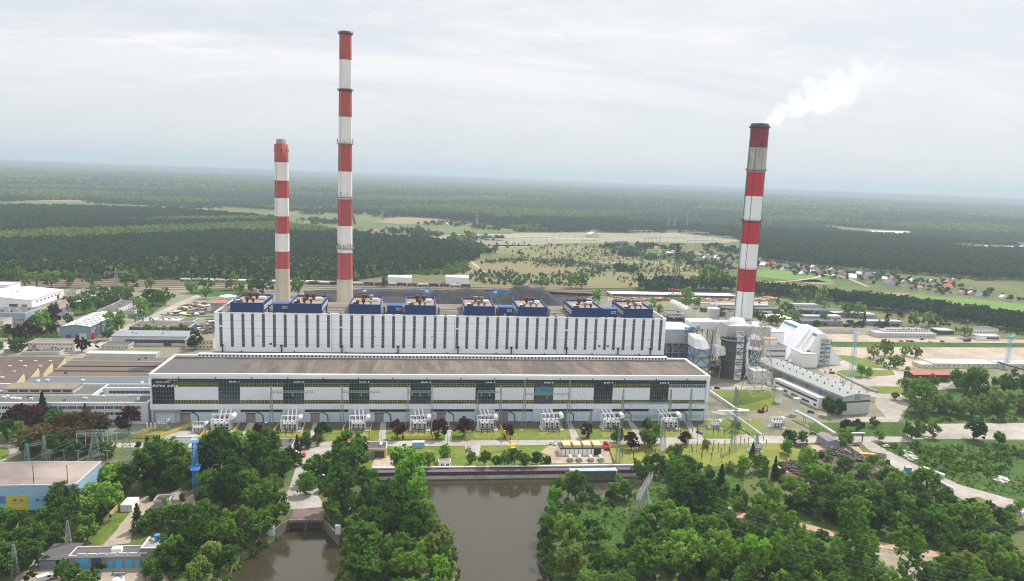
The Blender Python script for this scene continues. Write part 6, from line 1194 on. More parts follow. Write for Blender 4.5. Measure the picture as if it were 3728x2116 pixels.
for z in (zt*.42, zt*.66, zt*.9):
    mb.lathe(AX, AYc, [(ra+1.0, z+1.1), (ra+1.12, z+1.1), (ra+1.12, z+1.22), (ra+1.0, z+1.22), (ra+1.0, z+1.1)], 40)
    for k in range(24): a = k*.2618; mb.bar((AX+(ra+1.06)*math.cos(a), AYc+(ra+1.06)*math.sin(a), z), (AX+(ra+1.06)*math.cos(a), AYc+(ra+1.06)*math.sin(a), z+1.2), .1)
mb.build('railing', M_steel, t, True)
mb = MB(); b = [(AX-ra-.3, AYc-5), (AX+ra+.3, AYc-5), (AX+ra+.3, AYc+8), (AX-ra-.3, AYc+8)]; tp = [(AX-9.0, AYc-7.5), (AX+11, AYc-7.5), (AX+11, AYc+9), (AX-9.0, AYc+9)]
mb.v += [(x, y, zt-.6) for x, y in b]+[(x, y, zh-1.5) for x, y in tp]+[(x, y, zh) for x, y in tp]
for k in (0, 4):
    for i in range(4): j = (i+1) % 4; mb.f.append((k+i, k+j, k+4+j, k+4+i)); mb.m.append(0)
mb.f.append((8, 9, 10, 11)); mb.m.append(0); mb.build('hood', mat('hood_pinkgrey', (186, 178, 184), .6, .08, .1), t, True)
mb = MB(); mb.lathe(AX+5, AYc+9, [(6.6, zh), (6.2, zh+1.8), (4.6, zh+3.2), (2, zh+3.9), (.05, zh+4.0)], 24); mb.build('dome', M_white, t, True, True)
for sg, z in ((-1, zt*.70), (1, zt*.62), (-1, zt*.5)):
    mb = MB()
    for k in range(2): mb.cyl((AX+sg*2+k*2.4, AYc-ra-.6, z), (AX+sg*2+k*2.4, AYc-ra+1, z), .5, None, 10)
    mb.build('nozzle', M_steel, t, True)
MB().box(AX+1, AX+3, AYc-ra-.35, AYc-ra+.6, zt*.56, zt*.60).build('notice_plate', M_white, t, True)
mb = MB()
for k in range(10): a = 3.3+k*.17; r = ra+1.6; mb.cyl((AX+r*math.cos(a), AYc+r*math.sin(a), zt*.93), (AX+r*math.cos(a+.17), AYc+r*math.sin(a+.17), zt*.93), .35, None, 6)
mb.cyl((AX-ra-.6, AYc-2, 0), (AX-ra-.6, AYc-2, zt*.45), .35, None, 8); mb.build('ring_pipe', M_light, t, True)
sx0, sx1 = AtY(*z3(1165, 760), AYc-10).x, AtY(*z3(1252, 760), AYc-10).x; zs_ = AtY(*z3(1210, 730), AYc-10).z
MB().box(sx0, sx1, AYc-10, AYc-4, 0, zs_).build('stair_tower', mat('stair_grey', (222, 225, 230), .6, .06, .2), t, True)
mb = MB(); n_ = 9
for k in range(n_):
    z0, z1 = zs_*k/n_, zs_*(k+1)/n_; a, b = (sx0+.3, sx1+.4) if k % 2 else (sx1+.4, sx0+.3)
    mb.bar((a, AYc-10.4, z0+1), (b, AYc-10.4, z1+.2), .28); mb.box(sx0-.2, sx1+.8, AYc-10.9, AYc-10, z1-.05, z1+.15)
mb.build('stairs', M_dark, t, True)
# absorber inlet duct and hopper tower
t = thing('inlet_duct', 'white faceted duct elbow left of the dark scrubber tower', 'duct', (AX-13, AYc-2, 0))
p = AtY(*z3(935, 960), AYc-3); mb = MB(); mb.prism([(AX-16, AYc-4), (AX-7.5, AYc-4), (AX-7.5, AYc+3), (AX-16, AYc+3)], p.z-4, p.z+3.5); mb.prism([(AX-12, AYc-5.2), (AX-7.6, AYc-5.2), (AX-7.6, AYc-4.05), (AX-12, AYc-4.05)], p.z-3, p.z+2); mb.build('casing', M_white2, t, True)
mb = MB(); frame(mb, AX-15.5, AX-8.6, AYc-3.6, AYc+2.5, 0, p.z-4, 3, .4); mb.build('support_frame', M_rust, t, True)
hx0, hx1, HYc = AtY(*z3(605, 900), 512).x, AtY(*z3(800, 930), 512).x, 512.0
za, zb, zc2 = AtY(*z3(640, 780), 512).z, AtY(*z3(700, 925), 512).z, AtY(*z3(790, 925), 512).z
t = thing('hopper_tower', 'faceted pale hopper on a blue grey braced steel tower', 'hopper', ((hx0+hx1)/2, 512, 0))
mb = MB(); xm = hx0+(hx1-hx0)*.45
v = [(hx0, 510, zb), (xm, 506, zb), (hx1, 510, zb), (hx1, 524, zb), (hx0, 524, zb), (hx0, 511, za-1.5), (xm-1.5, 509, za-2), (hx1-2, 512, za-3.5), (hx1-2, 524, za-1), (hx0, 524, za)]
mb.v += v; mb.f += [(0, 1, 6, 5), (1, 2, 7, 6), (2, 3, 8, 7), (3, 4, 9, 8), (4, 0, 5, 9), (5, 6, 7, 8, 9), (4, 3, 2, 1, 0)]; mb.m += [0]*7; mb.build('hopper', M_white2, t, True)
MB().box(hx0+.4, hx1-.4, 510.5, 523.5, zb*.45, zb-.02).build('casing', mat('casing_bluegrey', (164, 176, 190), .6, .08, .1), t, True)
mb = MB(); frame(mb, hx0, hx1, 509.8, 523.8, 0, zb, 4, .55); mb.build('steel_frame', mat('frame_bluegrey', (70, 92, 118), .5), t, True)
mb = MB(); frame(mb, hx0+1, hx1-1, 524.5, 535, 0, za+2, 6, .5); mb.build('rear_frame', M_dark, t, True)
for k in range(10): mb = MB(); x = R_.uniform(hx0, hx1-2); z = za+R_.uniform(-1, 3); mb.box(x, x+R_.uniform(1, 3), 527+R_.uniform(0, 6), 534, z, z+R_.uniform(.8, 2)); mb.build('equipment', (M_bluemast, M_steel, M_grey)[k % 3], t, True)
t = thing('filter_house', 'grey clad box on trusses between boiler house and hopper', 'building', (200, 532, 0))
gx1 = AtY(*z3(600, 780), 532).x; gz0, gz1, gzt = AtY(*z3(400, 985), 532).z, AtY(*z3(400, 870), 532).z, AtY(*z3(400, 697), 532).z
MB().box(BX1+.2, gx1, 532, 560, gz1, gzt).build('wall', M_bluegrey if False else mat('filter_grey', (156, 164, 172), .6, .06, .1, streak=.1), t, True)
MB().box(BX1+.1, gx1+.3, 531.7, 560, gzt, gzt+.6).build('roof', M_white2, t, True)
mb = MB(); nb_ = 5
for k in range(nb_+1): x = BX1+.6+(gx1-BX1-1.2)*k/nb_; mb.bar((x, 532.2, 0), (x, 532.2, gz1), .6)
for k in range(nb_): x, x2 = BX1+.6+(gx1-BX1-1.2)*k/nb_, BX1+.6+(gx1-BX1-1.2)*(k+1)/nb_; mb.bar((x, 532.2, gz0), (x2, 532.2, gz1), .4); mb.bar((x, 532.2, gz0), (x2, 532.2, gz0), .5)
mb.build('truss', M_steel, t, True); MB().box(BX1+.6, gx1-.6, 535, 559, 0, gz1-.02).build('inner_wall', mat('inner_bluegrey', (92, 108, 126), .7, .15, .2), t, True)
for k in range(3): x = BX1+6+k*7.5; mb = MB(); mb.cyl((x, 534.4, gz0+3), (x, 536, gz0+3), 2.6, None, 16); mb.build('fan_housing', M_grey, t, True)
# flue gas ducts
DY = 552.0
t = thing('flue_duct', 'long white corrugated flue duct leading to the scrubber tower', 'duct', (230, DY, 0))
d0, d1 = AtY(*z3(565, 640), DY).x, AtY(*z3(895, 640), DY).x; dz0, dz1 = AtY(*z3(730, 690), DY).z, AtY(*z3(730, 595), DY).z
def ribbox(x0, x1, y0, y1, z0, z1, name, n_):
    mb = MB(); mb.box(x0, x1, y0, y1, z0, z1)
    for k in range(n_): x = x0+(x1-x0)*(k+.5)/n_; mb.box(x-.2, x+.2, y0-.25, y1, z0-.2, z1+.25)
    mb.build(name, M_white2, t, True)
ribbox(d0, d1, DY, DY+13, dz0, dz1, 'duct_run', 16); ribbox(d1+.05, AX+8, DY+2, DY+10, dz1-4.5, dz1-.4, 'duct_branch', 10)
mb = MB(); frame(mb, d0+3, d1-2, DY+1, DY+12, 0, dz0-.2, 3, .6); mb.build('support_frame', M_steel, t, True)
t = thing('vaulted_duct', 'tall barrel vaulted cream duct behind the boiler house corner', 'duct', (212, 580, 0))
VY = 580; v0, v1 = AtY(*z3(492, 600), VY).x, AtY(*z3(612, 600), VY).x; vz = AtY(*z3(555, 425), VY).z; rv_ = (v1-v0)/2; xc = (v0+v1)/2
mb = MB(); pr = [(v0, 0)]+[(xc-rv_*math.cos(a), vz-rv_+rv_*math.sin(a)) for a in np.linspace(0, math.pi, 15)]+[(v1, 0)]; n_ = len(pr); yb2 = VY+42
mb.v += [(x, VY, z) for x, z in pr]+[(x, yb2, z) for x, z in pr]; mb.f += [tuple(range(n_)), tuple(range(2*n_-1, n_-1, -1))]+[(i, n_+i, n_+i+1, i+1) for i in range(n_-1)]; mb.m += [0]*(n_+1); mb.build('vault', mat('vault_cream', (206, 200, 186), .55, .06, .1), t, True)
mb = MB(); pr2 = [(xc-(rv_+.25)*math.cos(a), vz-rv_+(rv_+.25)*math.sin(a)) for a in np.linspace(0, math.pi, 15)]
for y in np.linspace(VY+.3, yb2-.3, 9):
    for i in range(14): mb.bar((pr2[i][0], y, pr2[i][1]), (pr2[i+1][0], y, pr2[i+1][1]), .3)
mb.build('ribs', M_light, t, True)
t = thing('precipitator', 'dark framed dust filter with pipes beside the vaulted duct', 'filter', (196, 576, 0))
e0, e1, e2 = AtY(*z3(270, 600), 576).x, AtY(*z3(478, 600), 576).x, AtY(*z3(380, 500), 576).z
mb = MB(); mb.box(e0+1, e1-1, 577, 590, 0, e2-3); mb.build('casing', M_dark, t, True); mb = MB(); frame(mb, e0, e1, 575, 592, 20, e2, 4, .45); mb.build('steel_frame', M_black, t, True)
for k in range(7): mb = MB(); x = e0+1+k*(e1-e0-3)/7; z = e2-R_.uniform(-1, 4); mb.cyl((x, 574.5, z), (x+R_.uniform(1, 4), 574.5, z+R_.uniform(-1, 1)), R_.uniform(.4, .9), None, 8); mb.build('pipe', (M_steel, M_light)[k % 2], t, True)
MB().box(e1-4, e1, 574.2, 576.5, e2-1.5, e2+1.2).build('hood', M_light, t, True)
sy = 600; s0, s1 = AtY(*z3(778, 500), sy).x, AtY(*z3(922, 500), sy).x; sh = AtY(*z3(850, 425), sy).z
st = arc_tank('silo', 'white silo with railed top left of the steel chimney', 'silo', (s0+s1)/2, sy, (s1-s0)/2, sh, M_white, None, .8)
mb = MB(); frame(mb, -3, 3, -3, 3, sh+.5, sh+7.5, 3, .25); mb.build('top_frame', M_light, st)
sy = 590; s0, s1 = AtY(*z3(1012, 520), sy).x, AtY(*z3(1110, 520), sy).x; sh = AtY(*z3(1050, 465), sy).z; arc_tank('silo', 'white silo with rust stained top touching the steel chimney', 'silo', (s0+s1)/2, sy, (s1-s0)/2, sh, M_white, M_rust, .9)
t = thing('vertical_pipe', 'white vertical process pipe with bends right of the stair tower', 'pipe', (AX+17, AYc-6, 0)); p = AtY(*z3(1275, 870), AYc-6); q = AtY(*z3(1285, 1225), AYc-6)
mb = MB(); mb.cyl((q.x, q.y, 2), (p.x, p.y, p.z), 1.2, None, 14); mb.cyl((p.x, p.y, p.z), (p.x-3.5, p.y+3, p.z+2), 1.1, None, 12); mb.cyl((p.x, p.y, p.z-6), (p.x-4, p.y+2, p.z-6), .9, None, 12); mb.build('pipe_run', M_white2, t, True); mb = MB(); mb.box(q.x-4, q.x+6, q.y-1.5, q.y+1.5, 1.4, 2); mb.build('pipe_base', M_grey, t, True)
# plant buildings between scrubber and limestone store
tt, Lx, D, h = bld('process_building', 'white four storey process building with clustered small windows', 'building', z3(1478, 1150), z3(1758, 1152), z3(1755, 905)[1], 18, mat('lilac_white', (206, 206, 216), .75, .05, .1, streak=.08), M_roofg, 'flat', [('f', 10, 1.5, 1.6, [2.2, 7.4, 12.2], .12, .95), ('l', 4, 1.5, 1.6, [2.2, 7.4, 12.2])], vents=3)
MB().box(Lx*.12, Lx*.62, 3, 12, h, h+5).build('stair_head', M_white2, tt); MB().box(Lx*.1, Lx*.64, 2.8, 12.2, h+5, h+5.5).build('stair_head_cover', mat('ochre_roof', (176, 140, 104), .9), tt)
bld('process_building', 'large plain white hall behind the four storey process building', 'building', z3(1560, 1010), z3(1725, 1010), z3(1720, 728)[1], 30, M_white2, M_light, 'flat', par=.3)
bld('process_building', 'white hall with sloping grey roof left of the plain white hall', 'building', z3(1365, 1000), z3(1558, 1000), z3(1365, 665)[1], 26, M_light, M_rooflt, 'flat', par=.2)
y_ = 585; arc_tank('storage_tank', 'grey cone roofed tank between pylon and scrubber', 'tank', AtY(*z3(1370, 850), y_).x, y_, 8, AtY(*z3(1370, 800), y_).z, M_light, M_grey, 3.2, rail=False)
y_ = 540; arc_tank('storage_tank', 'blue teal tank behind the lattice pylon', 'tank', AtY(*z3(1355, 1000), y_).x, y_, 6.4, AtY(*z3(1355, 935), y_).z, mat('teal_tank', (84, 122, 146), .5, .1, .2, streak=.1), M_grey, .6)
tt, Lx, D, h = bld('process_building', 'long white single storey building with a row of dark roof fans', 'building', z3(1355, 1366), z3(1628, 1372), z3(1628, 1222)[1], z3(1290, 1085), mat('paper_white', (208, 212, 216), .7, .05, .1, streak=.1), M_light, 'flat', par=.2)
for k in range(7): mb = MB(); mb.cyl((Lx*.85, 2+k*(D-4)/6, h), (Lx*.85, 2+k*(D-4)/6, h+1.1), .7, None, 8); mb.cyl((Lx*.85, 2+k*(D-4)/6, h+1.1), (Lx*.85, 2+k*(D-4)/6, h+1.6), 1.2, .6, 8); mb.build('roof_fan', M_black, tt)
bld('process_building', 'small ochre building behind the long roof fan building', 'building', z3(1500, 1300), z3(1668, 1290), z3(1660, 1145)[1], 22, M_ochre, M_light, 'flat', par=.3)
# limestone store: steep A frame
LX0, LX1, LY0 = G(*z4(1610, 970)).x-40.5, G(*z4(1610, 970)).x, 572.0; LXA = (LX0+LX1)/2-.5; zA = AtY(*z4(1318, 575), LY0).z; LY1 = rayx(z4(925, 425), LXA).y
t = thing('limestone_store', 'huge white A frame store with stepped roof gallery and blue ridge glazing', 'store', (LXA, LY0, 0))
def lx(z, s): return (LX0+(LXA-3-LX0)*z/zA) if s < 0 else (LX1+(LXA+3-LX1)*z/zA)
M_store = mat('store_white', (228, 230, 234), .5, .04, .05, streak=.04)
mb = MB(); pr = [(LX0, 0), (LX1, 0), (LXA+3, zA), (LXA-3, zA)]; mb.v += [(x, LY0, z) for x, z in pr]+[(x, LY1, z) for x, z in pr]; mb.f += [(0, 1, 2, 3), (7, 6, 5, 4), (0, 3, 7, 4), (3, 2, 6, 7), (2, 1, 5, 6)]; mb.m += [0]*5; mb.build('wall', M_store, t, True)
Ld = LY1-LY0
for (f0, f1, off) in ((.22, .52, 3.2), (.13, .22, 1.4)):
    ya, yb_ = LY0+Ld*f0, LY0+Ld*f1; mb = MB(); nx_, nz_ = -.83*off, .55*off
    a = [(LX0-1+nx_, nz_-1), (LXA-3+nx_*.4, zA+nz_), (LXA+4, zA+nz_), (LXA+4, zA-6), (LX0+1.5, 0)]
    k = len(a); mb.v += [(x, ya, z) for x, z in a]+[(x, yb_, z) for x, z in a]; mb.f += [tuple(range(k))[::-1], tuple(range(k, 2*k))]+[(i, (i+1) % k, k+(i+1) % k, k+i) for i in range(k)]; mb.m += [0]*(k+2); mb.build('roof_gallery', M_store, t, True)
for f0, f1 in ((0.01, .12), (.56, .97)): mb = MB(); ya, yb_ = LY0+Ld*f0, LY0+Ld*f1; z0, z1 = zA*.90, zA*.97; mb.poly([(lx(z0, -1)-.12, ya, z0+.1), (lx(z1, -1)-.12, ya, z1+.1), (lx(z1, -1)-.12, yb_, z1+.1), (lx(z0, -1)-.12, yb_, z0+.1)]); mb.build('ridge_glazing', mat('ridge_blue', (70, 134, 166), .3, .1, .2), t, True)
mb = MB(); x0, x1 = AtY(*z4(1338, 800), LY0).x, AtY(*z4(1448, 800), LY0).x; zz1 = AtY(*z4(1395, 650), LY0).z; n_ = 6
for k in range(n_):
    z0, z1 = zz1*k/n_, zz1*(k+1)/n_; mb.box(x0-.4, x1+.4, LY0-1.6, LY0-.1, z1-.12, z1+.12); a, b = (x0, x1) if k % 2 else (x1, x0); mb.bar((a, LY0-.9, z0), (b, LY0-.9, z1), .28); mb.bar((x0-.3, LY0-1.5, z1+1.1), (x1+.3, LY0-1.5, z1+1.1), .12)
for x in (x0-.3, x1+.3): mb.bar((x, LY0-1.5, 0), (x, LY0-1.5, zz1+1), .22)
mb.build('fire_stairs', mat('stair_teal', (44, 96, 116), .5), t, True)
bld('process_building', 'plain white cube with pale roof before the A frame store', 'building', z4(1105, 1000), z4(1262, 985), z4(1105, 832)[1], z4(950, 760), M_white2, mat('pale_cream_roof', (226, 222, 200), .7, .05, .1), 'flat', vents=4, par=.25)
# long shed with annexe
tt, Lx, D, h = bld('long_shed', 'long grey gabled shed with dark window band running away from the camera', 'shed', b3(737, 582), b3(1068, 592), b3(740, 402)[1], 96, mat('shed_wall', (170, 172, 172), .75, .08, .1, streak=.12), mat('shed_roof', (128, 132, 131), .6, .08, .04, fine=.06), 'gable_y', rot=.16, rise=1.8)
for zq_, m_ in ((h*.66, M_dark),): MB().box(.1, Lx-.1, -.08, 0, zq_, zq_+1.2).build('window_band', m_, tt)
MB().box(-.1, 0, 1, D-1, h*.35, h*.9).build('window_band', mat('dull_glazing', (86, 88, 84), .5, .2, .1, rgb2=(132, 132, 128)), tt); MB().box(Lx*.42, Lx*.62, -.1, -.02, h*.80, h+.6).build('louvre', M_grey, tt)
mb = MB(); mb.box(0, Lx, -.05, 0, 0, h*.64); mb.build('block_wall', mat('block_wall', (186, 186, 184), .85, .12, .3, streak=.15, fine=.12), tt)
for k in range(12):
    for x in (.3, .72): mb = MB(); mb.cyl((Lx*x, 4+k*D/12.5, h+.6), (Lx*x, 4+k*D/12.5, h+2.3), .45, None, 6); mb.build('roof_vent', M_dark, tt)
tt, Lx, D, h = bld('annexe', 'white low annexe with dark windows along the long grey shed', 'annexe', b3(500, 520), b3(615, 515), b3(500, 412)[1], 50, M_white2, M_rooflt, 'flat', rot=.16, par=.15)
for z in (1.2, h*.58): MB().box(-.08, 0, 2, D-2, z, z+1.5).build('window_band', M_dark, tt)
for k in range(5): MB().box(-.14, -.02, 5+k*12, 9.5+k*12, .4, h*.5).build('wall_panel', M_white, tt)
mb = MB(); mb.path([(Lx-2, 8, h+.2), (Lx-2, 8, h+2.4), (Lx+6, 10, h+2.6), (Lx+6, 10, 1)], 1.0, 10); mb.path([(Lx+1, 4, h+1.5), (Lx+5, 4, h+1.5), (Lx+5, 4, 0)], .8, 10); mb.build('dust_pipe', mat('pipe_blue', (34, 96, 160), .5), tt)
for nm, lab, x, yb_, yt, w_ in (('silo', 'white upright silo west of the annexe, the left one', 122, 462, 318, 75), ('silo', 'white upright silo at the annexe corner, the right one', 288, 585, 412, 72)):
    p = G(*b3(x, yb_)); r = w_*.5*_K*pxm(p); t = arc_tank(nm, lab, 'silo', p.x, p.y+r, r, hz((p.x, p.y+r), b3(x, yt)[1]), M_white, M_steel, .5)
def pipebridge(label, pts, z, r, m, n_posts, name='pipe_bridge'):
    ps = [G(*q, z) for q in pts]; t = thing(name, label, 'pipe bridge', (ps[0].x, ps[0].y, 0)); MB().path(ps, r, 8).build('pipe_run', m, t, True)
    for a, b in zip(ps[:-1], ps[1:]):
        k_ = max(1, int((b-a).length/14))
        for k in range(k_): p = a.lerp(b, (k+.5)/k_); mb = MB(); mb.bar((p.x-.8, p.y, 0), (p.x-.8, p.y, z), .25); mb.bar((p.x+.8, p.y, 0), (p.x+.8, p.y, z), .25); mb.bar((p.x-.9, p.y, z-r), (p.x+.9, p.y, z-r), .25); mb.build('post', M_grey, t, True)
    return t
pipebridge('covered pipe bridge on trestles running from the right silo to the grey hut', [b3(272, 540), b3(470, 640), b3(678, 770)], 5.5, .9, M_light, 0)
pipebridge('white pipeline along the lawn east of the turbine hall', [b2(1985, 340), b2(2120, 430), b2(2250, 520), b2(2370, 535)], 2.2, .55, M_white, 0)
pipebridge('white pipe crossing the lawn near the east road', [b2(2060, 540), b2(2370, 538)], 3, .6, M_white, 0)
pipebridge('long pale pipeline on posts beside the east road', [b2(2170, 550), b2(2350, 670), b2(2500, 780)], 4, .6, M_light, 0)
pipebridge('covered conveyor bridge behind the long grey shed', [b3(690, 165), b3(900, 270), b3(1095, 350)], 7, .9, M_grey, 0)
pipebridge('dark pipeline running off the right edge past the barracks', [a3(2300, 1150), a3(2430, 1190), a3(2700, 1260)], 5, .7, M_dark, 0)
t = thing('pipe_portal', 'flat topped pipe portal over the concrete road', 'portal', tuple(G(*b3(835, 855)))); p, q = G(*b3(840, 845)), G(*b3(1000, 880)); zt_ = hz(p, b3(840, 768)[1])
mb = MB(); mb.bar((p.x, p.y, 0), (p.x, p.y, zt_), .5); mb.bar((q.x, p.y, 0), (q.x, p.y, zt_), .5); mb.build('leg', M_dark, t, True); mb = MB(); mb.box(p.x-.6, q.x+1, p.y-.8, p.y+.8, zt_, zt_+.7); mb.build('beam', M_light, t, True)
bld('hut', 'grey hut with ribbed pitched roof and pale blue door by the scrap yard', 'hut', b3(600, 925), b3(712, 920), b3(600, 850)[1], 13, M_grey, mat('ribbed_roof', (126, 116, 118), .8, .2, .3), 'gable_y', doors=[('f', .28, 1.4, 2.3, M_paleblue)], rise=1.2)
bld('hut', 'little brown hut between round bushes near the scrap yard', 'hut', b3(290, 912), b3(372, 910), b3(290, 862)[1], 4, mat('brown_boards', (112, 92, 80), .9), M_grey, 'flat', par=0)
# barracks, sheds and stores on the right
M_blueroof = mat('blue_grey_roof', (150, 158, 170), .8, .1, .06, fine=.08)
bld('barracks', 'long pale single storey block with green windows behind the rails', 'barracks', a3(1085, 905), a3(1720, 925), a3(1100, 862)[1], 14, M_light, M_light, 'flat', [('f', 18, 1.4, 1.3, [1.2])], vents=3)
bld('barracks', 'second storey block with brown roof behind the long pale block', 'barracks', a3(1150, 890), a3(1620, 895), a3(1150, 838)[1], 18, M_light, mat('taupe_roof', (146, 136, 130), .9, .15, .1), 'flat', [('f', 16, 1.8, 1.6, [6.2], .05, .95)], vents=6)
bld('office_building', 'cream two storey block with square windows near the right edge', 'building', a3(2035, 905), a3(2285, 905), a3(2035, 822)[1], 16, M_cream, M_roofg, 'flat', [('f', 8, 1.4, 1.5, [1.6, 5.2])])
bld('shed', 'low white building with five blue windows near the right edge', 'building', a3(2090, 932), a3(2370, 950), a3(2090, 888)[1], 12, M_white2, M_rooflt, 'flat', [('f', 5, 3, 2.2, [1.2], .4, .97)])
bld('shed', 'dark fronted shed with pale end left of the cream two storey block', 'shed', a3(1710, 872), a3(1850, 872), a3(1710, 835)[1], 14, M_dark, M_rooflt, 'flat')
bld('barracks', 'long cream block with flat grey roof in the yard at the right', 'barracks', b3(1660, 110), b3(2300, 116), b3(1660, 66)[1], 16, M_cream, mat('pale_grey_roof', (184, 186, 188), .8, .06, .05, fine=.06), 'flat', [('f', 12, 1.4, 1.3, [1.4])], par=.2)
bld('shed', 'cream end block with pale yellow roof left of the long cream block', 'shed', b3(1530, 110), b3(1655, 112), b3(1560, 75)[1], 12, M_cream, mat('pale_yellow_roof', (222, 208, 164), .8), 'flat', par=.2)
bld('barracks', 'cream block with grey roof cut by the right edge', 'barracks', b3(2310, 120), b3(2900, 140), b3(2310, 72)[1], 16, M_cream, M_blueroof, 'flat', [('f', 8, 1.4, 1.3, [1.4])], par=.2)
bld('open_shed', 'brown timber shed with rust red roof on the concrete apron', 'shed', b3(1450, 252), b3(1745, 225), b3(1450, 180)[1], 12, mat('dark_boards', (72, 54, 50), .9), mat('rust_roof', (164, 92, 76), .85, .2, .2), 'gable_x', rise=1.2)
bld('shed', 'long low platform shed with reddish roof behind the A frame store', 'shed', a3(480, 860), a3(850, 862), a3(480, 818)[1], 8, M_light, M_brownroof, 'flat', par=.1)
bld('shed', 'pale yellow roofed shed above the A frame store', 'shed', a3(0, 750), a3(232, 750), a3(0, 712)[1], a3(40, 668), M_grey, mat('pale_yellow_roof', (222, 208, 164), .8), 'flat', par=.1)
for i, (x0, x1, yb_, yt, yk, m_) in enumerate(((-560, -10, 616, 590, 570, M_blueroof), (240, 498, 612, 588, 570, M_blueroof), (-650, 100, 650, 630, 612, M_roofg), (245, 665, 668, 645, 622, M_roofg), (370, 640, 735, 708, 690, M_blueroof), (640, 735, 735, 712, 700, M_white2), (-500, 60, 690, 670, 655, M_brownroof), (330, 740, 780, 758, 738, M_roofg), (990, 1340, 785, 758, 735, M_blueroof), (970, 1080, 715, 672, 655, M_light), (650, 900, 700, 680, 668, M_blueroof))):
    bld('storage_shed', ('blue grey roofed', 'pale blue roofed', 'long brown felt roofed', 'low felt roofed', 'dark fronted blue roofed', 'small white roofed', 'rust roofed', 'flat grey', 'ridge roofed', 'tall pale', 'narrow blue roofed')[i]+' storage shed in the yard, %s from the back left' % ORDW(i+1), 'shed', a3(x0, yb_), a3(x1, yb_+4), a3(x0, yt)[1], max(10, (G(*a3(x0, yk), 5)-G(*a3(x0, yb_))).y), (M_grey, M_light, M_dark, M_bluegrey)[i % 4], m_, 'flat', [('f', 8, 2.6, 1.2, [1.6])], h=5.2, par=.15, group='storage sheds behind the limestone store')
bld('timber_shed', 'very long low timber drying shed with pale roof behind the plant', 'shed', a2(985, 494), a2(2240, 516), a2(985, 466)[1], 22, mat('shed_dark', (92, 92, 98), .8, .25, .01, rgb2=(140, 150, 160)), M_rooflt, 'flat', [('f', 30, 5, 2.2, [1], .02, .98, M_grey, 3)], par=.1)
bld('transfer_house', 'white coal transfer building on the rails, the left of two', 'building', a1(1320, 372), a1(1553, 372), a1(1320, 300)[1], a1(1320, 278), M_white2, M_white, 'flat', par=.1, doors=[('f', .5, 3, 3, M_grey)])
bld('transfer_house', 'white coal transfer building on the rails, the right of two', 'building', a1(1898, 374), a1(2128, 374), a1(1898, 300)[1], a1(1898, 278), M_white2, M_white, 'flat', par=.1, doors=[('f', .5, 3, 3, M_grey)])
for lab, x0, x1, yb_, yt, m_, rm in (('storage tank with red floating roof west of the boiler house', 2090, 2250, 655, 545, M_light, mat('red_roof', (178, 92, 74), .8, .15, .2)), ('white domed storage tank behind the red roofed tank', 2182, 2340, 570, 488, M_white, M_white)):
    p = G(*a0((x0+x1)/2, yb_)); r = (x1-x0)/2*_K*pxm(p); arc_tank('storage_tank', lab, 'tank', p.x, p.y+r, r, hz((p.x, p.y), a0(0, yt)[1]+4), m_, rm, 1.6 if rm is M_white else .4)
# coal heaps: long banks of loose coal
def heap(label, px0, px1, ybase, ypk, name='coal_heap', m=None, seed=1, dep=None, grp='coal heaps behind the boiler house'):
    p, q = G(*px0), G(*px1); L_ = (q-p).length; hh = hz(p.lerp(q, .5)+Vector((0, 12, 0)), ypk); D = dep or hh*3.2; rg = np.random.default_rng(seed); nx_, ny_ = 44, 18
    xs, ys = np.meshgrid(np.linspace(0, 1, nx_), np.linspace(0, 1, ny_)); e = np.minimum(np.minimum(xs*L_/(D/2), (1-xs)*L_/(D/2)), 1-np.abs(ys*2-1)); e = np.clip(e*1.35, 0, 1)
    z = hh*np.minimum(e, .95+.05*np.sin(xs*9+seed))*(.92+.08*np.sin(xs*14+seed)*np.cos(ys*5))+rg.normal(size=e.shape)*.12*(e > 0)
    ang = math.atan2(q.y-p.y, q.x-p.x); X = p.x+xs*L_*math.cos(ang)-ys*D*math.sin(ang); Y = p.y+xs*L_*math.sin(ang)+ys*D*math.cos(ang)
    V = np.stack([X.ravel(), Y.ravel(), np.maximum(z.ravel(), 0)], 1); i_, j_ = np.meshgrid(np.arange(nx_-1), np.arange(ny_-1)); k_ = (j_*nx_+i_).ravel(); F = np.stack([k_, k_+1, k_+nx_+1, k_+nx_], 1)
    c = V.mean(0); c[2] = 0; o = bpy.data.objects.new(name, npmesh(name, V-c, F, m or M_coal, True)); o.location = c; C.objects.link(o); tag(o, label, 'heap', grp)
heap('broad black coal heap behind the middle blue roof boxes', a1(1770, 590), a1(2480, 560), 590, a1(0, 432)[1], seed=3)
heap('long black coal heap sloping down to the right', a1(2420, 575), a2(500, 590), 580, a2(0, 405)[1], seed=5)
heap('small black coal heap between the two left chimneys', a1(640, 560), a1(800, 560), 560, a1(0, 470)[1], seed=7)
heap('low flat coal bank behind the tallest chimney', a1(980, 500), a1(1700, 490), 500, a1(0, 440)[1], seed=9)
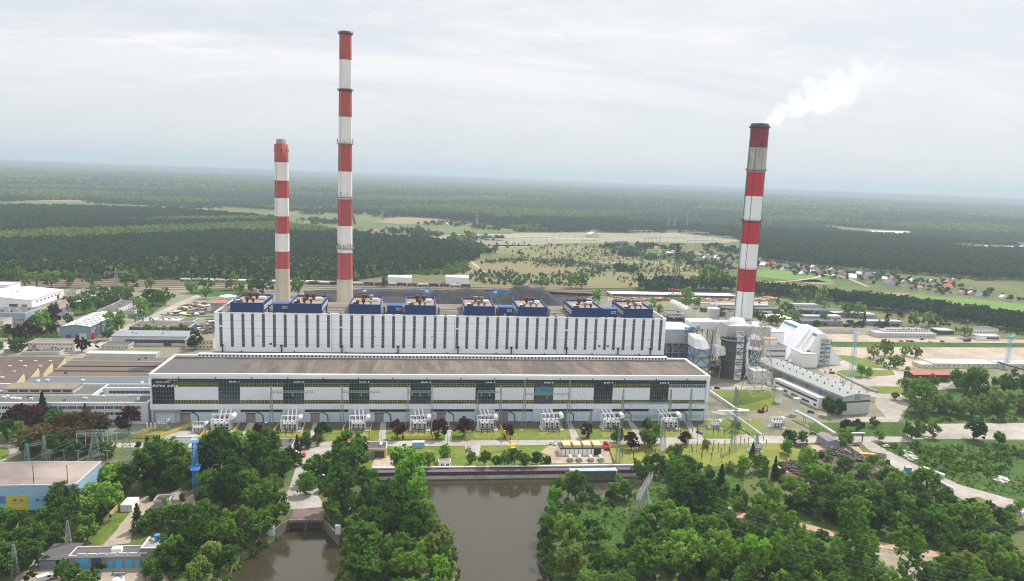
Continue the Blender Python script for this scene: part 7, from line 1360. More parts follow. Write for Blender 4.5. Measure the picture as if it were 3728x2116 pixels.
# ------------------------------------------------------------------ transformers and their bays
M_trafo = mat('transformer_grey', (196, 198, 202), .5, .1, .3, streak=.12)
M_fence = mat('fence_cream', (196, 178, 104), .85, .1, .2, streak=.1)
M_insul = mat('insulator_brown', (76, 56, 50), .4, .1, .5)
def transformer(label, x, y, s=1.0, wall=True, group='block transformers before the turbine hall', rot=0):
    t = thing('transformer', label, 'transformer', (x, y, 0), rot, group)
    MB().box(-5.2*s, 5.2*s, -3*s, 3.2*s, 0, .5).build('plinth', M_concrete, t)
    MB().box(-3.6*s, 3.2*s, -1.4*s, 1.7*s, .9*s, 4.4*s).build('tank', M_trafo, t)
    for k in range(3):
        x0 = -3.4*s+k*2.3*s; mb = MB(); mb.box(x0, x0+1.9*s, -2.6*s, -1.42*s, 1.2*s, 4.1*s, 0)
        for zz in (1.6, 2.9): mb.cyl((x0+.95*s, -2.66*s, (zz+.3)*s), (x0+.95*s, -2.6*s, (zz+.3)*s), .55*s, None, 10, 1)
        mb.build('radiator', [M_trafo, M_black], t)
    mb = MB(); mb.cyl((4.2*s, -2*s, 6.4*s), (4.2*s, 1.8*s, 6.4*s), .95*s, None, 14); mb.build('conservator', M_white2, t)
    mb = MB(); mb.bar((4.2*s, -1.4*s, .5), (4.2*s, -1.4*s, 5.6*s), .3); mb.bar((4.2*s, 1.2*s, .5), (4.2*s, 1.2*s, 5.6*s), .3); mb.bar((3.2*s, 0, 4.4*s), (4.2*s, 0, 5.6*s), .25); mb.build('conservator_stand', M_steel, t)
    for k in range(3):
        x0 = -2.2*s+k*1.9*s; mb = MB()
        if wall: mb.cyl((x0+.5, 1.2*s, 4.4*s), (x0-.8, HY0-1.2-y, 8.2), .42, None, 10)
        else: mb.cyl((x0, 1*s, 4.3*s), (x0, 1*s, 6*s), .4, None, 8)
        mb.build('bus_duct', M_white2, t)
        mb = MB(); mb.lathe(x0, -.4*s, [(.32*s, 4.4*s), (.36*s, 5.2*s), (.22*s, 6.3*s), (.3*s, 6.6*s), (.02, 6.7*s)], 8); mb.build('bushing', M_insul, t)
    mb = MB(); mb.path([(-4.4*s, -1.6*s, .5), (-4.4*s, -1.6*s, 5.4*s), (3.9*s, -1.6*s, 5.4*s)], .22*s, 6); mb.path([(-4.6*s, 1.2*s, .5), (-4.6*s, 1.2*s, 6.6*s), (4.2*s, 1.2*s, 6.9*s)], .2*s, 6); mb.build('pipework', M_white2, t)
    return t
def fence(label, pts, h=2.3, m=None, name='fence', group=None):
    p0 = Vector(pts[0]); t = thing(name, label, 'fence', (p0.x, p0.y, 0), 0, group); mb = MB(); k = 0
    for a, b in zip(pts[:-1], pts[1:]):
        a, b = Vector(a), Vector(b); d = (b-a); n_ = Vector((-d.y, d.x)).normalized()*.07
        mb.prism([(a+n_).to_tuple(), (a-n_).to_tuple(), (b-n_).to_tuple(), (b+n_).to_tuple()][::-1], .1, h); c_ = max(1, int(d.length/3.2))
        for i in range(c_+1): p = a.lerp(b, i/c_); MB().box(p.x-.14, p.x+.14, p.y-.14, p.y+.14, 0, h+.15).build('post', m or M_fence, t, True)
    mb.build('panels', m or M_fence, t, True); return t
TR = [(0, 2235, 'one'), (1, 350, 'two'), (1, 1030, 'three'), (1, 1640, 'four'), (1, 2312, 'five'), (2, 400, 'six'), (2, 1010, 'seven'), (2, 1590, 'eight')]
for i, (c, x, w_) in enumerate(TR):
    p = G(*qb(c, x, 735)); tx = p.x; s = 1.22 if 0 < i < 5 else 1.36
    transformer('pale grey transformer with three slanted ducts below the sign blok %d' % (i+1), tx, 416.5, s)
    fw = 7.2
    if i < 4: fence('cream concrete fence round the transformer below the sign blok %d' % (i+1), [(tx+fw-.6, 426), (tx+fw, 400.5), (tx-fw-2, 400.5), (tx-fw-1.2, 426)], group='fences round the transformers')
    sheet('yellow_lawn', rect(tx-fw-1.6, tx+fw-.4, 400.8, 412), M_lawn2, .2, True)
    for k in range(3 if i else 5):
        for row in range(2):
            px_, py_ = tx-4.2+k*3.4, 403.5+row*3.5; t = thing('switch_post', 'thin dark switch post on the yellow lawn before transformer %s, %s from left' % (w_, ORD[k] if row == 0 else ORD[k]+' behind'), 'post', (px_, py_, 0), 0, 'switch posts on the transformer lawns')
            mb = MB(); mb.bar((0, 0, 0), (0, 0, 2.4), .18); mb.build('stand', M_steel, t); mb = MB(); mb.lathe(0, 0, [(.2, 2.4), (.26, 3.2), (.2, 4.2), (.3, 4.4), (.02, 4.5)], 7); mb.build('insulator', M_insul, t)
p = G(*qb(0, 1640, 700)); transformer('small grey auxiliary transformer at the west end of the turbine hall', p.x, 422, .7, False, 'auxiliary transformers')
p = G(*qb(0, 2010, 740)); transformer('auxiliary transformer under pipework left of the blok 1 transformer', p.x, 414, .85, False, 'auxiliary transformers')
p = G(*qb(2, 2030, 715)); transformer('dark grey auxiliary transformer beyond the blok 8 transformer', p.x, p.y, .75, False, 'auxiliary transformers')
p = G(*qb(3, 85, 705)); transformer('spare pale transformer alone in the brown gravel yard', p.x, p.y, .95, False, 'auxiliary transformers')
p = G(*qb(2, 2430, 945)); transformer('bluish transformer on pillars beside the east road', p.x, p.y, .8, False, 'auxiliary transformers')
a, b = G(*qb(0, 1310, 810)), G(*qb(0, 1600, 815)); fence('cream fence around the insulator lawn left of the rail driveway', [(a.x+12, 427), (a.x, a.y), (b.x, b.y), (b.x+13, 427)], group='fences round the transformers')
sheet('yellow_lawn', [(a.x+1, a.y+.5), (b.x-.5, b.y+.5), (b.x+9, 418), (a.x+10, 418)], M_lawn2, .22, True)
for k, x in enumerate((1470, 1510, 1550)):
    p = G(*qb(0, x, 750)); t = thing('arrester_post', 'pale capped surge arrester inside the cream fence, %s from left' % ORD[k], 'post', tuple(p), 0, 'surge arresters at the west end'); mb = MB(); mb.bar((0, 0, 0), (0, 0, 2.2), .3); mb.build('stand', M_steel, t); MB().lathe(0, 0, [(.4, 2.2), (.45, 4.6), (.55, 4.7), (.4, 5.2), (.02, 5.3)], 8).build('insulator', M_light, t)
for k in range(7):
    p = G(*qb(0, (1462, 1480, 1535, 1553, 1568, 1582, 1596)[k], 850)); t = thing('cypress', 'small dark column cypress before the cream fence, %s from left' % ORD[k], 'shrub', tuple(p), k, 'cypress row before the cream fence'); t.scale = (1.8, 1.8, 1.9)
    for nme, me in (('crown', TP['c'][k % 2][0]), ('trunk', TP['c'][k % 2][1])): ob = bpy.data.objects.new(nme, me); C.objects.link(ob); ob.parent = t
# ------------------------------------------------------------------ lattice masts, portals, pylons
def lattice(mb, p, wb, wt, z0, z1, n_, w, m=0, x=True):
    """four tapering legs with zig-zag bracing"""
    pts = []
    for k in range(n_+1):
        f = k/n_; f = 1-(1-f)**1.25; z = z0+(z1-z0)*f; hw = (wb+(wt-wb)*(z-z0)/(z1-z0))/2; pts.append([(p[0]+sx*hw, p[1]+sy*hw, z) for sx, sy in ((-1, -1), (1, -1), (1, 1), (-1, 1))])
    for k in range(n_):
        for i in range(4):
            j = (i+1) % 4; mb.bar(pts[k][i], pts[k+1][i], w, m); mb.bar(pts[k][i], pts[k+1][j], w*.6, m)
            if x: mb.bar(pts[k][j], pts[k+1][i], w*.6, m)
            mb.bar(pts[k+1][i], pts[k+1][j], w*.6, m)
def boom(mb, a, b, w, n_, t_, m=0):
    a, b = Vector(a), Vector(b); d = (b-a).normalized(); sd_ = Vector((-d.y, d.x, 0))*w/2; up = Vector((0, 0, w))
    for o in (sd_, -sd_, sd_+up, -sd_+up): mb.bar(a+o, b+o, t_, m)
    for k in range(n_):
        p, q = a.lerp(b, k/n_), a.lerp(b, (k+1)/n_); mb.bar(p+sd_, q+sd_+up, t_*.6, m); mb.bar(p-sd_, q-sd_+up, t_*.6, m); mb.bar(p+sd_, q-sd_, t_*.6, m)
def mast_at(name, label, base, vtop, wb, wt, n_, w, m, heads=(), group=None, cat='mast'):
    p = G(*base) if not isinstance(base, Vector) else base; h = hz(p, vtop); t = thing(name, label, cat, (p.x, p.y, 0), 0, group); mb = MB(); lattice(mb, (0, 0), wb, wt, 0, h, n_, w); mb.build('lattice', m, t); return t, h, p
MP = [(1, 155, 290), (1, 860, 290), (1, 1515, 290), (1, 1757, 290), (1, 2210, 350), (1, 2440, 290), (2, 115, 240), (2, 560, 240), (2, 1097, 320), (2, 1570, 320), (2, 1772, 320), (2, 2230, 320)]
MH = []
for i, (c, x, yt) in enumerate(MP):
    p = AtY(*qb(c, x, 640), 421); z = AtY(*qb(c, x, yt), 421).z
    t = thing('portal_mast', 'thin lattice mast before the turbine hall, %s from left' % ORD[i], 'mast', (p.x, 421, 0), 0, 'lattice masts before the turbine hall'); mb = MB(); lattice(mb, (0, 0), 2.2, .5, 0, z, 9, .17, 0, False); mb.build('lattice', M_greensteel, t); MH.append((p.x, z))
for i, (a, b, y, dx) in enumerate(((0, None, 355, 24), (1, None, 355, 22), (2, 3, 355, 0), (4, 5, 355, 0), (6, 7, 378, 0), (8, 9, 470, 0), (10, None, 470, 20), (8, 11, 605, 0))):
    c = MP[a][0]; z = AtY(*qb(c, MP[a][1], y), 421).z; x0 = MH[a][0]; x1 = MH[b][0] if b is not None else x0+dx
    t = thing('portal_beam', 'lattice cross beam hung between the masts, %s from left' % ORD[i], 'beam', ((x0+x1)/2, 421, z), 0, 'lattice beams between the masts'); mb = MB(); boom(mb, (x0, 421, z), (x1, 421, z), 1.0, 10, .13); mb.build('beam', M_greensteel, t, True)
    for k in range(3): mb = MB(); xx = x0+(x1-x0)*(k+.5)/3; mb.cyl((xx, 421, z-.1), (xx, 421, z-2.2), .16, .2, 6); mb.build('insulator', M_light, t, True)
def pylon(label, base, vtop, wb, arms, aw, ang=0.0, w=.28, m=None, group='power line pylons', wt=1.4, n_=10):
    p = G(*base); h = hz(p, vtop); t = thing('pylon', label, 'pylon', (p.x, p.y, 0), ang, group); mb = MB(); lattice(mb, (0, 0), wb, wt, 0, h, n_, w); mb.build('lattice', m or M_steel, t)
    for f, ww in arms:
        z = h*f; L_ = aw*ww; mb = MB(); boom(mb, (-L_, 0, z), (L_, 0, z), 1.3, 10, w*.7); mb.build('cross_arm', m or M_steel, t)
        for x in (-L_, -L_*.5, L_*.5, L_): mb = MB(); mb.cyl((x, 0, z), (x, 0, z-3), .2, None, 5); mb.build('insulator', M_light, t)
    return (p.x, p.y, h, ang, aw, arms)
PY = []
PY.append(pylon('tall pale lattice pylon with flat platform before the process buildings', z4(545, 1330), z4(620, 452)[1], 17, ((.985, .8),), 4.5, .1, .36, mat('pale_lattice', (176, 168, 154), .6, .1, .3), wt=4.2, n_=9))
PY.append(pylon('tall slim lattice pylon behind the plant left of the steel chimney', a2(1625, 505), a2(1650, -40)[1], 10, ((.97, 1), (.84, 1.3), (.72, 1)), 9, .2, .4, M_dark))
PY.append(pylon('near lattice pylon with twin pale cross arms among the right bank bushes', qc(2, 1310, 790), qc(2, 1330, 500)[1], 9, ((.99, 1), (.90, 1)), 14, 1.05, .15, M_grey))
PY.append(pylon('green lattice pylon in the park, the left of two', qb(0, 955, 1040), qb(0, 940, 755)[1], 6, ((.99, 1), (.88, 1)), 8, .1, .14, M_greensteel))
PY.append(pylon('green lattice pylon in the park, the right of two', qb(0, 1270, 1060), qb(0, 1270, 735)[1], 6, ((.97, 1), (.84, 1)), 8, .5, .14, M_greensteel))
PY.append(pylon('thin grey pylon at the bottom left corner', qc(0, 160, 1440), qc(0, 145, 1090)[1], 2.6, (), 4, .2, .09, M_grey, wt=.5))
PY.append(pylon('thin grey pylon beside the blue and yellow building', qc(0, 690, 1160), qc(0, 690, 850)[1], 2.6, (), 4, .2, .09, M_grey, wt=.5))
PY.append(pylon('pale pylon with long arm by the railway at the far left', a0(1170, 465), a0(1085, 205)[1], 7, ((.8, 1),), 12, .3, .3))
for i, (x, yb_, yt) in enumerate(((285, 1250, 1085), (560, 1245, 1095), (855, 1262, 1140), (1300, 1280, 1140), (1480, 1290, 1150))):
    p = G(*q0(2, x, yb_)); h = hz(p, q0(2, x, yt)[1]); t = thing('portal_pylon', 'grey Y shaped pylon standing on the brown heath, %s from left' % ORD[i], 'pylon', tuple(p), .1, 'Y shaped pylons on the heath'); mb = MB(); lattice(mb, (0, 0), 3, 2.4, 0, h*.5, 4, .3)
    for s_ in (-1, 1): mb.bar((0, 0, h*.5), (s_*8, 0, h*.98), .7); mb.bar((s_*8, 0, h*.98), (s_*14, 0, h*.93), .5)
    mb.bar((-8, 0, h*.8), (8, 0, h*.8), .5); mb.build('lattice', M_grey, t)
for i, (c, x, yb_, yt) in enumerate(((2, 1745, 925, 750), (2, 1560, 930, 800), (2, 1620, 930, 800), (1, 2210, 900, 760), (1, 1265, 830, 730), (3, 15, 900, 740))):
    p = G(*q0(c, x, yb_)); h = hz(p, q0(c, x, yt)[1]); t = thing('pylon', 'small hazy distant pylon beyond the substation, %s of six' % ORD[i], 'pylon', tuple(p), .2, 'distant pylons'); mb = MB(); lattice(mb, (0, 0), 7, 1.5, 0, h, 7, .5); mb.build('lattice', M_steel, t); mb = MB(); boom(mb, (-9, 0, h*.85), (9, 0, h*.85), 1.5, 6, .4); mb.build('cross_arm', M_steel, t)
def bluemast(label, base, vtop, w_, plats, m):
    p = G(*base); h = hz(p, vtop); t = thing('lattice_tower', label, 'tower', (p.x, p.y, 0), .15, 'blue lattice light towers'); mb = MB(); lattice(mb, (0, 0), w_, w_*.72, 0, h, 13, .14); mb.build('lattice', m, t)
    for f, k in plats:
        mb = MB(); r = w_*k; mb.box(-r, r, -r, r, h*f-.25, h*f, 0); zz = h*f+1.1
        for a_, b_ in (((-r, -r), (r, -r)), ((r, -r), (r, r)), ((r, r), (-r, r)), ((-r, r), (-r, -r))): mb.bar((*a_, zz), (*b_, zz), .14); mb.bar((*a_, h*f), (*a_, zz), .14)
        mb.build('platform', m, t)
    for k in range(4): mb = MB(); mb.box(-1.4+k*.8, -.9+k*.8, -w_*.9, -w_*.8, h+.3, h+1.1); mb.build('floodlight', M_white2, t)
bluemast('bright blue lattice light tower rising from the left front trees', qc(0, 1960, 600), qc(0, 1945, 50)[1], 2.3, ((.985, .8), (.49, .85)), M_bluemast)
bluemast('pale blue lattice light tower on the lawn by the A frame store', qa(3, 832, 1300), qa(3, 878, 862)[1], 3.0, ((.98, .6),), mat('faded_blue', (110, 170, 206), .5, .1, .4))
bluemast('pale blue lattice light tower at the right edge', qa(3, 2385, 1190), qa(3, 2420, 885)[1], 3.0, ((.98, .6),), mat('faded_blue', (110, 170, 206)))
for i, (x, yb_, yt) in enumerate(((275, 1050, 870), (450, 1045, 790))):
    p = G(*qb(0, x, yb_)); h = hz(p, qb(0, x, yt)[1]); t = thing('portal_mast', 'green gantry post behind the blue and yellow building, %s from left' % ORD[i], 'mast', tuple(p), 0, 'green gantry posts in the park'); mb = MB(); lattice(mb, (0, 0), 2, .8, 0, max(h, 8), 6, .2, 0, False); mb.build('lattice', M_greensteel, t)
    if i == 0: q = G(*qb(0, 450, 1045)); h2 = hz(q, qb(0, 450, 870)[1]); mb = MB(); boom(mb, (0, 0, 8), (q.x-p.x, q.y-p.y, h2), 1.0, 9, .11); mb.build('beam', M_greensteel, t)
for i, (x, yb_, yt) in enumerate(((645, 1045, 945), (785, 1045, 950), (925, 1045, 945), (1075, 1045, 950), (497, 1045, 950))):
    p = G(*qb(0, x, yb_)); h = max(6, hz(p, qb(0, x, yt)[1])); t = thing('line_post', 'green line post behind the weathered flat roof, %s listed' % ORD[i], 'post', tuple(p), 0, 'green line posts in the park'); mb = MB(); mb.bar((0, 0, 0), (0, 0, h), .35); mb.build('pole', M_greensteel, t); mb = MB(); mb.bar((-1.6, 0, h-.3), (1.6, 0, h-.3), .2); mb.build('cross_arm', M_greensteel, t)
# switchyard posts on the yellow lawn
k = 0
for row, (yb_, xs) in enumerate(((955, (1790, 1845, 1900, 1955, 2010, 2060, 2120)), (1010, (1100, 1215, 1330, 1430, 1800, 1900, 2000, 2085, 2170)), (1060, (1100, 1210, 1770, 1890, 1990, 2095)), (800, (1800, 1850, 1940, 2010, 2060, 2120, 2190)), (900, (2190, 2280, 2320, 2360, 2505, 2540)))):
    for j, x in enumerate(xs):
        p = G(*qb(2, x, yb_)); t = thing('switch_post', 'thin brown switchyard post on the yellow lawn, %s of %s row from back' % (ORD[j], ORD[(3, 4, 5, 1, 2)[row]-1]), 'post', tuple(p), 0, 'switchyard posts by the river'); h = R_.uniform(4.5, 7.5)
        mb = MB(); mb.bar((0, 0, 0), (0, 0, h*.6), .2); mb.build('stand', M_rust if j % 2 else M_steel, t); MB().lathe(0, 0, [(.2, h*.6), (.25, h*.8), (.2, h), (.02, h+.1)], 6).build('insulator', M_insul, t)
for i, (x, yb_, yt, w_) in enumerate(((1055, 1060, 700, 2.4), (1500, 960, 640, 3.2), (1745, 880, 740, 2), (2205, 940, 600, 3), (2440, 940, 770, 2.6), (2225, 480, 300, 2), (780, 700, 540, 2))):
    mast_at('portal_mast', 'thin green lattice mast near the switchyard, %s listed' % ORD[i], qb(2, x, yb_), qb(2, x, yt)[1], w_, .6, 9, .15, M_greensteel, group='lattice masts near the switchyard')
a, b = G(*qb(2, 965, 905)), G(*qb(2, 1030, 1065)); fence('low pale fence at the west side of the switchyard lawn', [(a.x+30, a.y+1), (a.x, a.y), (b.x, b.y)], 1.8)
# ------------------------------------------------------------------ wires
M_wire = mat('wire', (120, 122, 124), .5, .05, .5, metal=.3)
def wire(label, pts, sag=2.0, r=.05, group='overhead power lines'):
    o = Vector(pts[0]); t = MB()
    for a, b in zip(pts[:-1], pts[1:]):
        a, b = Vector(a), Vector(b); ps = [a.lerp(b, i/14)-Vector((0, 0, sag*4*(i/14)*(1-i/14))) for i in range(15)]; t.path(ps, r, 3)
    ob = t.build('power_line', M_wire); tag(ob, label, 'power line', group)
def tipz(py, k, s_): x, y, h, ang, aw, arms = PY[py]; f, ww = arms[k]; return (x+s_*aw*ww*math.cos(ang), y+s_*aw*ww*math.sin(ang), h*f-3)
for s_, w_ in ((-1, 'outer left'), (-.5, 'inner left'), (.5, 'inner right'), (1, 'outer right')):
    wire('thin wire from the near right bank pylon towards the bottom right corner, %s' % w_, [tipz(2, 0, s_), (180+s_*12, 200, 26)], 3)
    wire('thin wire from the near right bank pylon to the turbine hall masts, %s' % w_, [tipz(2, 1, s_), (MH[7][0]+s_*6, 421, MH[7][1]-3)], 3)
    wire('thin wire from the park pylon down to the lower left corner, %s' % w_, [tipz(3, 0, s_), (-215+s_*8, 235, 17)], 3)
    wire('thin wire from the right park pylon to the first transformer mast, %s' % w_, [tipz(4, 0, s_), (MH[0][0]+s_*5, 421, MH[0][1]-4)], 2)
    wire('thin wire from the right park pylon across the blue building, %s' % w_, [tipz(4, 1, s_), (-190+s_*8, 225, 16)], 3)
# ------------------------------------------------------------------ road lamps
def lamp(label, base, h=8, group='slim road lamps', face=1):
    p = G(*base); t = thing('street_lamp', label, 'street lamp', tuple(p), 0, group); mb = MB(); mb.cyl((0, 0, 0), (0, 0, h), .13, .08, 6); mb.cyl((0, 0, h), (face*1.4, 0, h+.3), .07, None, 5); mb.build('pole', M_steel, t); MB().box(face*1.2-.1, face*1.2+.9, -.2, .2, h+.2, h+.42).build('lamp_head', M_white2, t)
for i, (fn, c, x, y) in enumerate(((qb, 0, 380, 740), (qb, 0, 965, 700), (qb, 1, 75, 800), (qb, 1, 1255, 880), (qb, 1, 1915, 880), (qb, 1, 2455, 880), (qb, 2, 62, 870), (qb, 2, 682, 850), (qb, 2, 1850, 880), (qb, 2, 2345, 760), (qb, 3, 1630, 890), (qc, 1, 640, 560), (qc, 3, 2490, 930))):
    lamp('slim pale road lamp, %s counted from the park eastwards' % ORDW(i+1), fn(c, x, y))
# ------------------------------------------------------------------ vehicles
M_tyre = mat('tyre', (30, 30, 32), .9, .1, .5); M_cglass = mat('car_glass', (30, 36, 44), .1, .1, .5, spec=.6)
def wheels(t, L_, W_, r=.34):
    for x in (-L_*.31, L_*.31):
        for y in (-W_/2+.05, W_/2-.05): mb = MB(); mb.cyl((x, y-.12, r), (x, y+.12, r), r, None, 12); mb.build('wheel', M_tyre, t)
def car(label, base, rot, m, kind='car', group=None, cat=None):
    p = G(*base); p.z = .22; t = thing(kind if kind != 'car' else 'parked_car', label, cat or ('car' if kind == 'car' else kind.replace('_', ' ')), tuple(p), rot, group)
    if kind == 'car':
        L_, W_ = 4.3, 1.8; mb = MB(); pr = [(-2.1, .35), (2.1, .35), (2.15, .75), (1.9, .92), (.9, .98), (-1.6, 1.0), (-2.1, .9)]
        k = len(pr); mb.v += [(x, -.9, z) for x, z in pr]+[(x, .9, z) for x, z in pr]; mb.f += [tuple(range(k)), tuple(range(2*k-1, k-1, -1))]+[(i, k+i, k+(i+1) % k, (i+1) % k) for i in range(k)]; mb.m += [0]*(k+2); mb.build('body', m, t)
        pr = [(1.0, .97), (.35, 1.48), (-1.2, 1.5), (-1.75, 1.0)]; mb = MB(); mb.v += [(x, -.82+.12*(z > 1.2), z) for x, z in pr]+[(x, .82-.12*(z > 1.2), z) for x, z in pr]; mb.f += [(0, 1, 2, 3), (7, 6, 5, 4), (0, 4, 5, 1), (1, 5, 6, 2), (2, 6, 7, 3)]; mb.m += [0, 0, 0, 1, 0]; mb.build('cabin', [M_cglass, m], t); wheels(t, L_, W_)
    elif kind == 'van':
        mb = MB(); pr = [(-2.6, .4), (2.6, .4), (2.6, 1.1), (1.9, 1.25), (1.3, 2.2), (-2.6, 2.3)]; k = len(pr); mb.v += [(x, -1, z) for x, z in pr]+[(x, 1, z) for x, z in pr]; mb.f += [tuple(range(k)), tuple(range(2*k-1, k-1, -1))]+[(i, k+i, k+(i+1) % k, (i+1) % k) for i in range(k)]; mb.m += [0]*(k+2); mb.build('body', m, t)
        mb = MB(); mb.poly([(1.92, -.85, 1.3), (1.92, .85, 1.3), (1.36, .8, 2.1), (1.36, -.8, 2.1)]); mb.build('windscreen', M_cglass, t); MB().box(.4, 1.5, -1.02, 1.02, 1.3, 1.9).build('side_windows', M_cglass, t); wheels(t, 5.2, 2, .38)
    elif kind == 'truck':
        MB().box(-4, 3.8, -.9, .9, .5, .9).build('chassis', M_black, t); MB().box(2.0, 3.9, -1.15, 1.15, .9, 2.7).build('cab', m, t); MB().box(3.6, 3.95, -1, 1, 1.7, 2.5).build('windscreen', M_cglass, t); mb = MB(); mb.box(-4, 1.7, -1.2, 1.2, .95, 1.1); mb.box(-4, 1.7, -1.2, -1.1, 1.1, 2.1); mb.box(-4, 1.7, 1.1, 1.2, 1.1, 2.1); mb.box(-4, -3.9, -1.1, 1.1, 1.1, 2.1); mb.box(1.6, 1.7, -1.1, 1.1, 1.1, 2.3); mb.build('load_bed', M_rust if m is M_orange else m, t); wheels(t, 7, 2.4, .5)
    elif kind == 'excavator':
        for y in (-1.1, 1.1): mb = MB(); mb.cyl((-1.5, y-.3, .5), (-1.5, y+.3, .5), .5, None, 10); mb.cyl((1.5, y-.3, .5), (1.5, y+.3, .5), .5, None, 10); mb.box(-1.5, 1.5, y-.3, y+.3, 0, 1); mb.build('track', M_black, t)
        MB().box(-1.8, 1.4, -1.2, 1.2, 1.1, 2.3).build('body', m, t); MB().box(.2, 1.6, -1.2, 0, 2.3, 3.3).build('cab', M_cglass, t); mb = MB(); mb.bar((1.2, .4, 1.8), (3.6, .4, 4.8), .5); mb.bar((3.6, .4, 4.8), (6, .4, 3.2), .4); mb.bar((6, .4, 3.2), (5.6, .4, 1.0), .35); mb.build('boom', m, t); MB().box(5.0, 6.0, -.2, 1, .3, 1.1).build('bucket', M_dark, t)
    return t
M_cw = mat('car_white', (228, 228, 228), .3, .02, .5, spec=.5); M_cs = mat('car_silver', (150, 154, 158), .3, .05, .5, metal=.5); M_ck = mat('car_black', (26, 28, 32), .25, .05, .5, spec=.5); M_cb = mat('car_blue', (50, 66, 104), .3, .05, .5, spec=.5)
car('orange lorry driving on the road before the turbine hall', qb(1, 855, 872), 0.02, M_orange, 'truck')
car('grey van parked on the drive between the quay lawns', qb(1, 2130, 935), 1.55, M_cs, 'van'); car('white car turning by the pump house', qb(2, 408, 880), -.5, M_cw)
car('black car on the road round the turbine hall corner', qb(2, 2050, 320), .05, M_ck); car('dark blue car on the drive by the last transformer', qb(2, 1872, 765), -1.0, M_cb)
car('red lorry beside the pump house', qb(2, 940, 915), 1.5, M_redp, 'truck'); car('white van beside the gate house', qc(1, 385, 200), .4, M_cw, 'van'); car('small orange lorry near the gate house', qc(1, 418, 222), .2, M_orange, 'truck')
car('red excavator digging on the lawn east of the turbine hall', qb(2, 2490, 555), .3, M_redp, 'excavator'); car('yellow digger behind the long grey shed', qb(3, 640, 165), 2.8, M_yellow, 'excavator')
car('white van beside the cream end block', qb(3, 1560, 108), -.6, M_cw, 'van'); car('silver car in the brown gravel yard', qb(3, 445, 770), -.1, M_cs); car('silver car parked under the pipe portal', qb(3, 880, 885), .2, M_cs); car('white car on the scrub field by the concrete road', qb(3, 1190, 905), .1, M_cw)
car('black car beside the silo at the annexe', qb(3, 425, 560), -.4, M_ck); car('white van cut by the bottom edge near the workshop', qc(0, 455, 1452), .7, M_cw, 'van'); car('blue lorry by the low building with blue windows', qa(3, 1990, 945), .1, M_cb, 'truck')
for i, (x, y, m_) in enumerate(((830, 428, M_cw), (900, 445, M_ck), (940, 455, M_cw), (1000, 425, M_cs), (1080, 425, M_cw), (980, 470, M_cb))): car('parked car in the far left car park, %s from left' % ORD[i], qa(0, x, y), R_.uniform(-.3, .3), m_, group='cars in the far left car park')
for i, (x, y, m_) in enumerate(((1150, 950, M_ck), (1330, 945, M_cs), (1400, 945, M_redp), (1440, 948, M_ck), (1620, 950, M_cw), (1540, 928, M_cb), (1740, 950, M_ck))): car('parked car before the long pale barrack block, %s listed' % ORD[i], qa(3, x, y), R_.uniform(-.3, .3), m_, group='cars before the barrack blocks')
p = G(*qb(2, 5, 940)); t = thing('mobile_crane', 'yellow mobile crane with folded lattice jib on the quay lawn', 'crane', tuple(p)); MB().box(-1.5, 1.5, -4, 4, .8, 1.6).build('chassis', M_yellow, t); MB().box(-1.3, 1.3, -3.6, -1.4, 1.6, 3).build('cab', M_yellow, t)
mb = MB(); boom(mb, (-.5, 2, 2.4), (-7, 3, 13), 1.1, 9, .2); mb.build('jib', M_yellow, t); mb = MB(); mb.box(-1.2, 1.2, .5, 3, 1.6, 3.2); mb.build('counterweight', M_yellow, t)
for y in (-3, 0, 3): mb = MB(); mb.cyl((-1.5, y, .6), (1.5, y, .6), .6, None, 10); mb.build('axle', M_tyre, t)
# blue stacker machines on the coal yard
for i, (c, x, yb_, yt, s_) in enumerate(((1, 1085, 480, 405, 1), (1, 1710, 500, 400, -1), (1, 2390, 510, 405, 1))):
    p = G(*qa(c, x, yb_)); h = hz(p, qa(c, x, yt)[1]); t = thing('stacker', 'blue stacking machine on the coal yard, %s from left' % ORD[i], 'stacker', tuple(p), 0, 'blue machines on the coal yard'); mb = MB(); frame(mb, -4, 4, -3, 3, 0, h*.5, 2, .7); mb.build('gantry', M_bluemast, t)
    mb = MB(); boom(mb, (-s_*8, 0, h*.5), (s_*26, 0, h*.62), 2, 8, .45); mb.build('boom', M_bluemast, t); mb = MB(); mb.bar((0, 0, h*.5), (-s_*2, 0, h), .8); mb.bar((-s_*2, 0, h), (s_*24, 0, h*.64), .3); mb.bar((-s_*2, 0, h), (-s_*8, 0, h*.55), .3); mb.build('pylon_stay', M_bluemast, t); MB().box(-2, 2, -2, 2, h*.5, h*.66).build('cab', M_white2, t)
p = G(*qa(2, 1720, 500)); h = hz(p, qa(2, 1680, 430)[1]); t = thing('gantry_crane', 'orange log crane over the timber yard', 'crane', tuple(p)); mb = MB(); frame(mb, -3, 3, -3, 3, 0, h*.7, 2, .8); mb.build('legs', M_orange, t); mb = MB(); boom(mb, (4, 0, h*.7), (-22, 0, h), 2, 6, .6); mb.build('jib', M_orange, t)
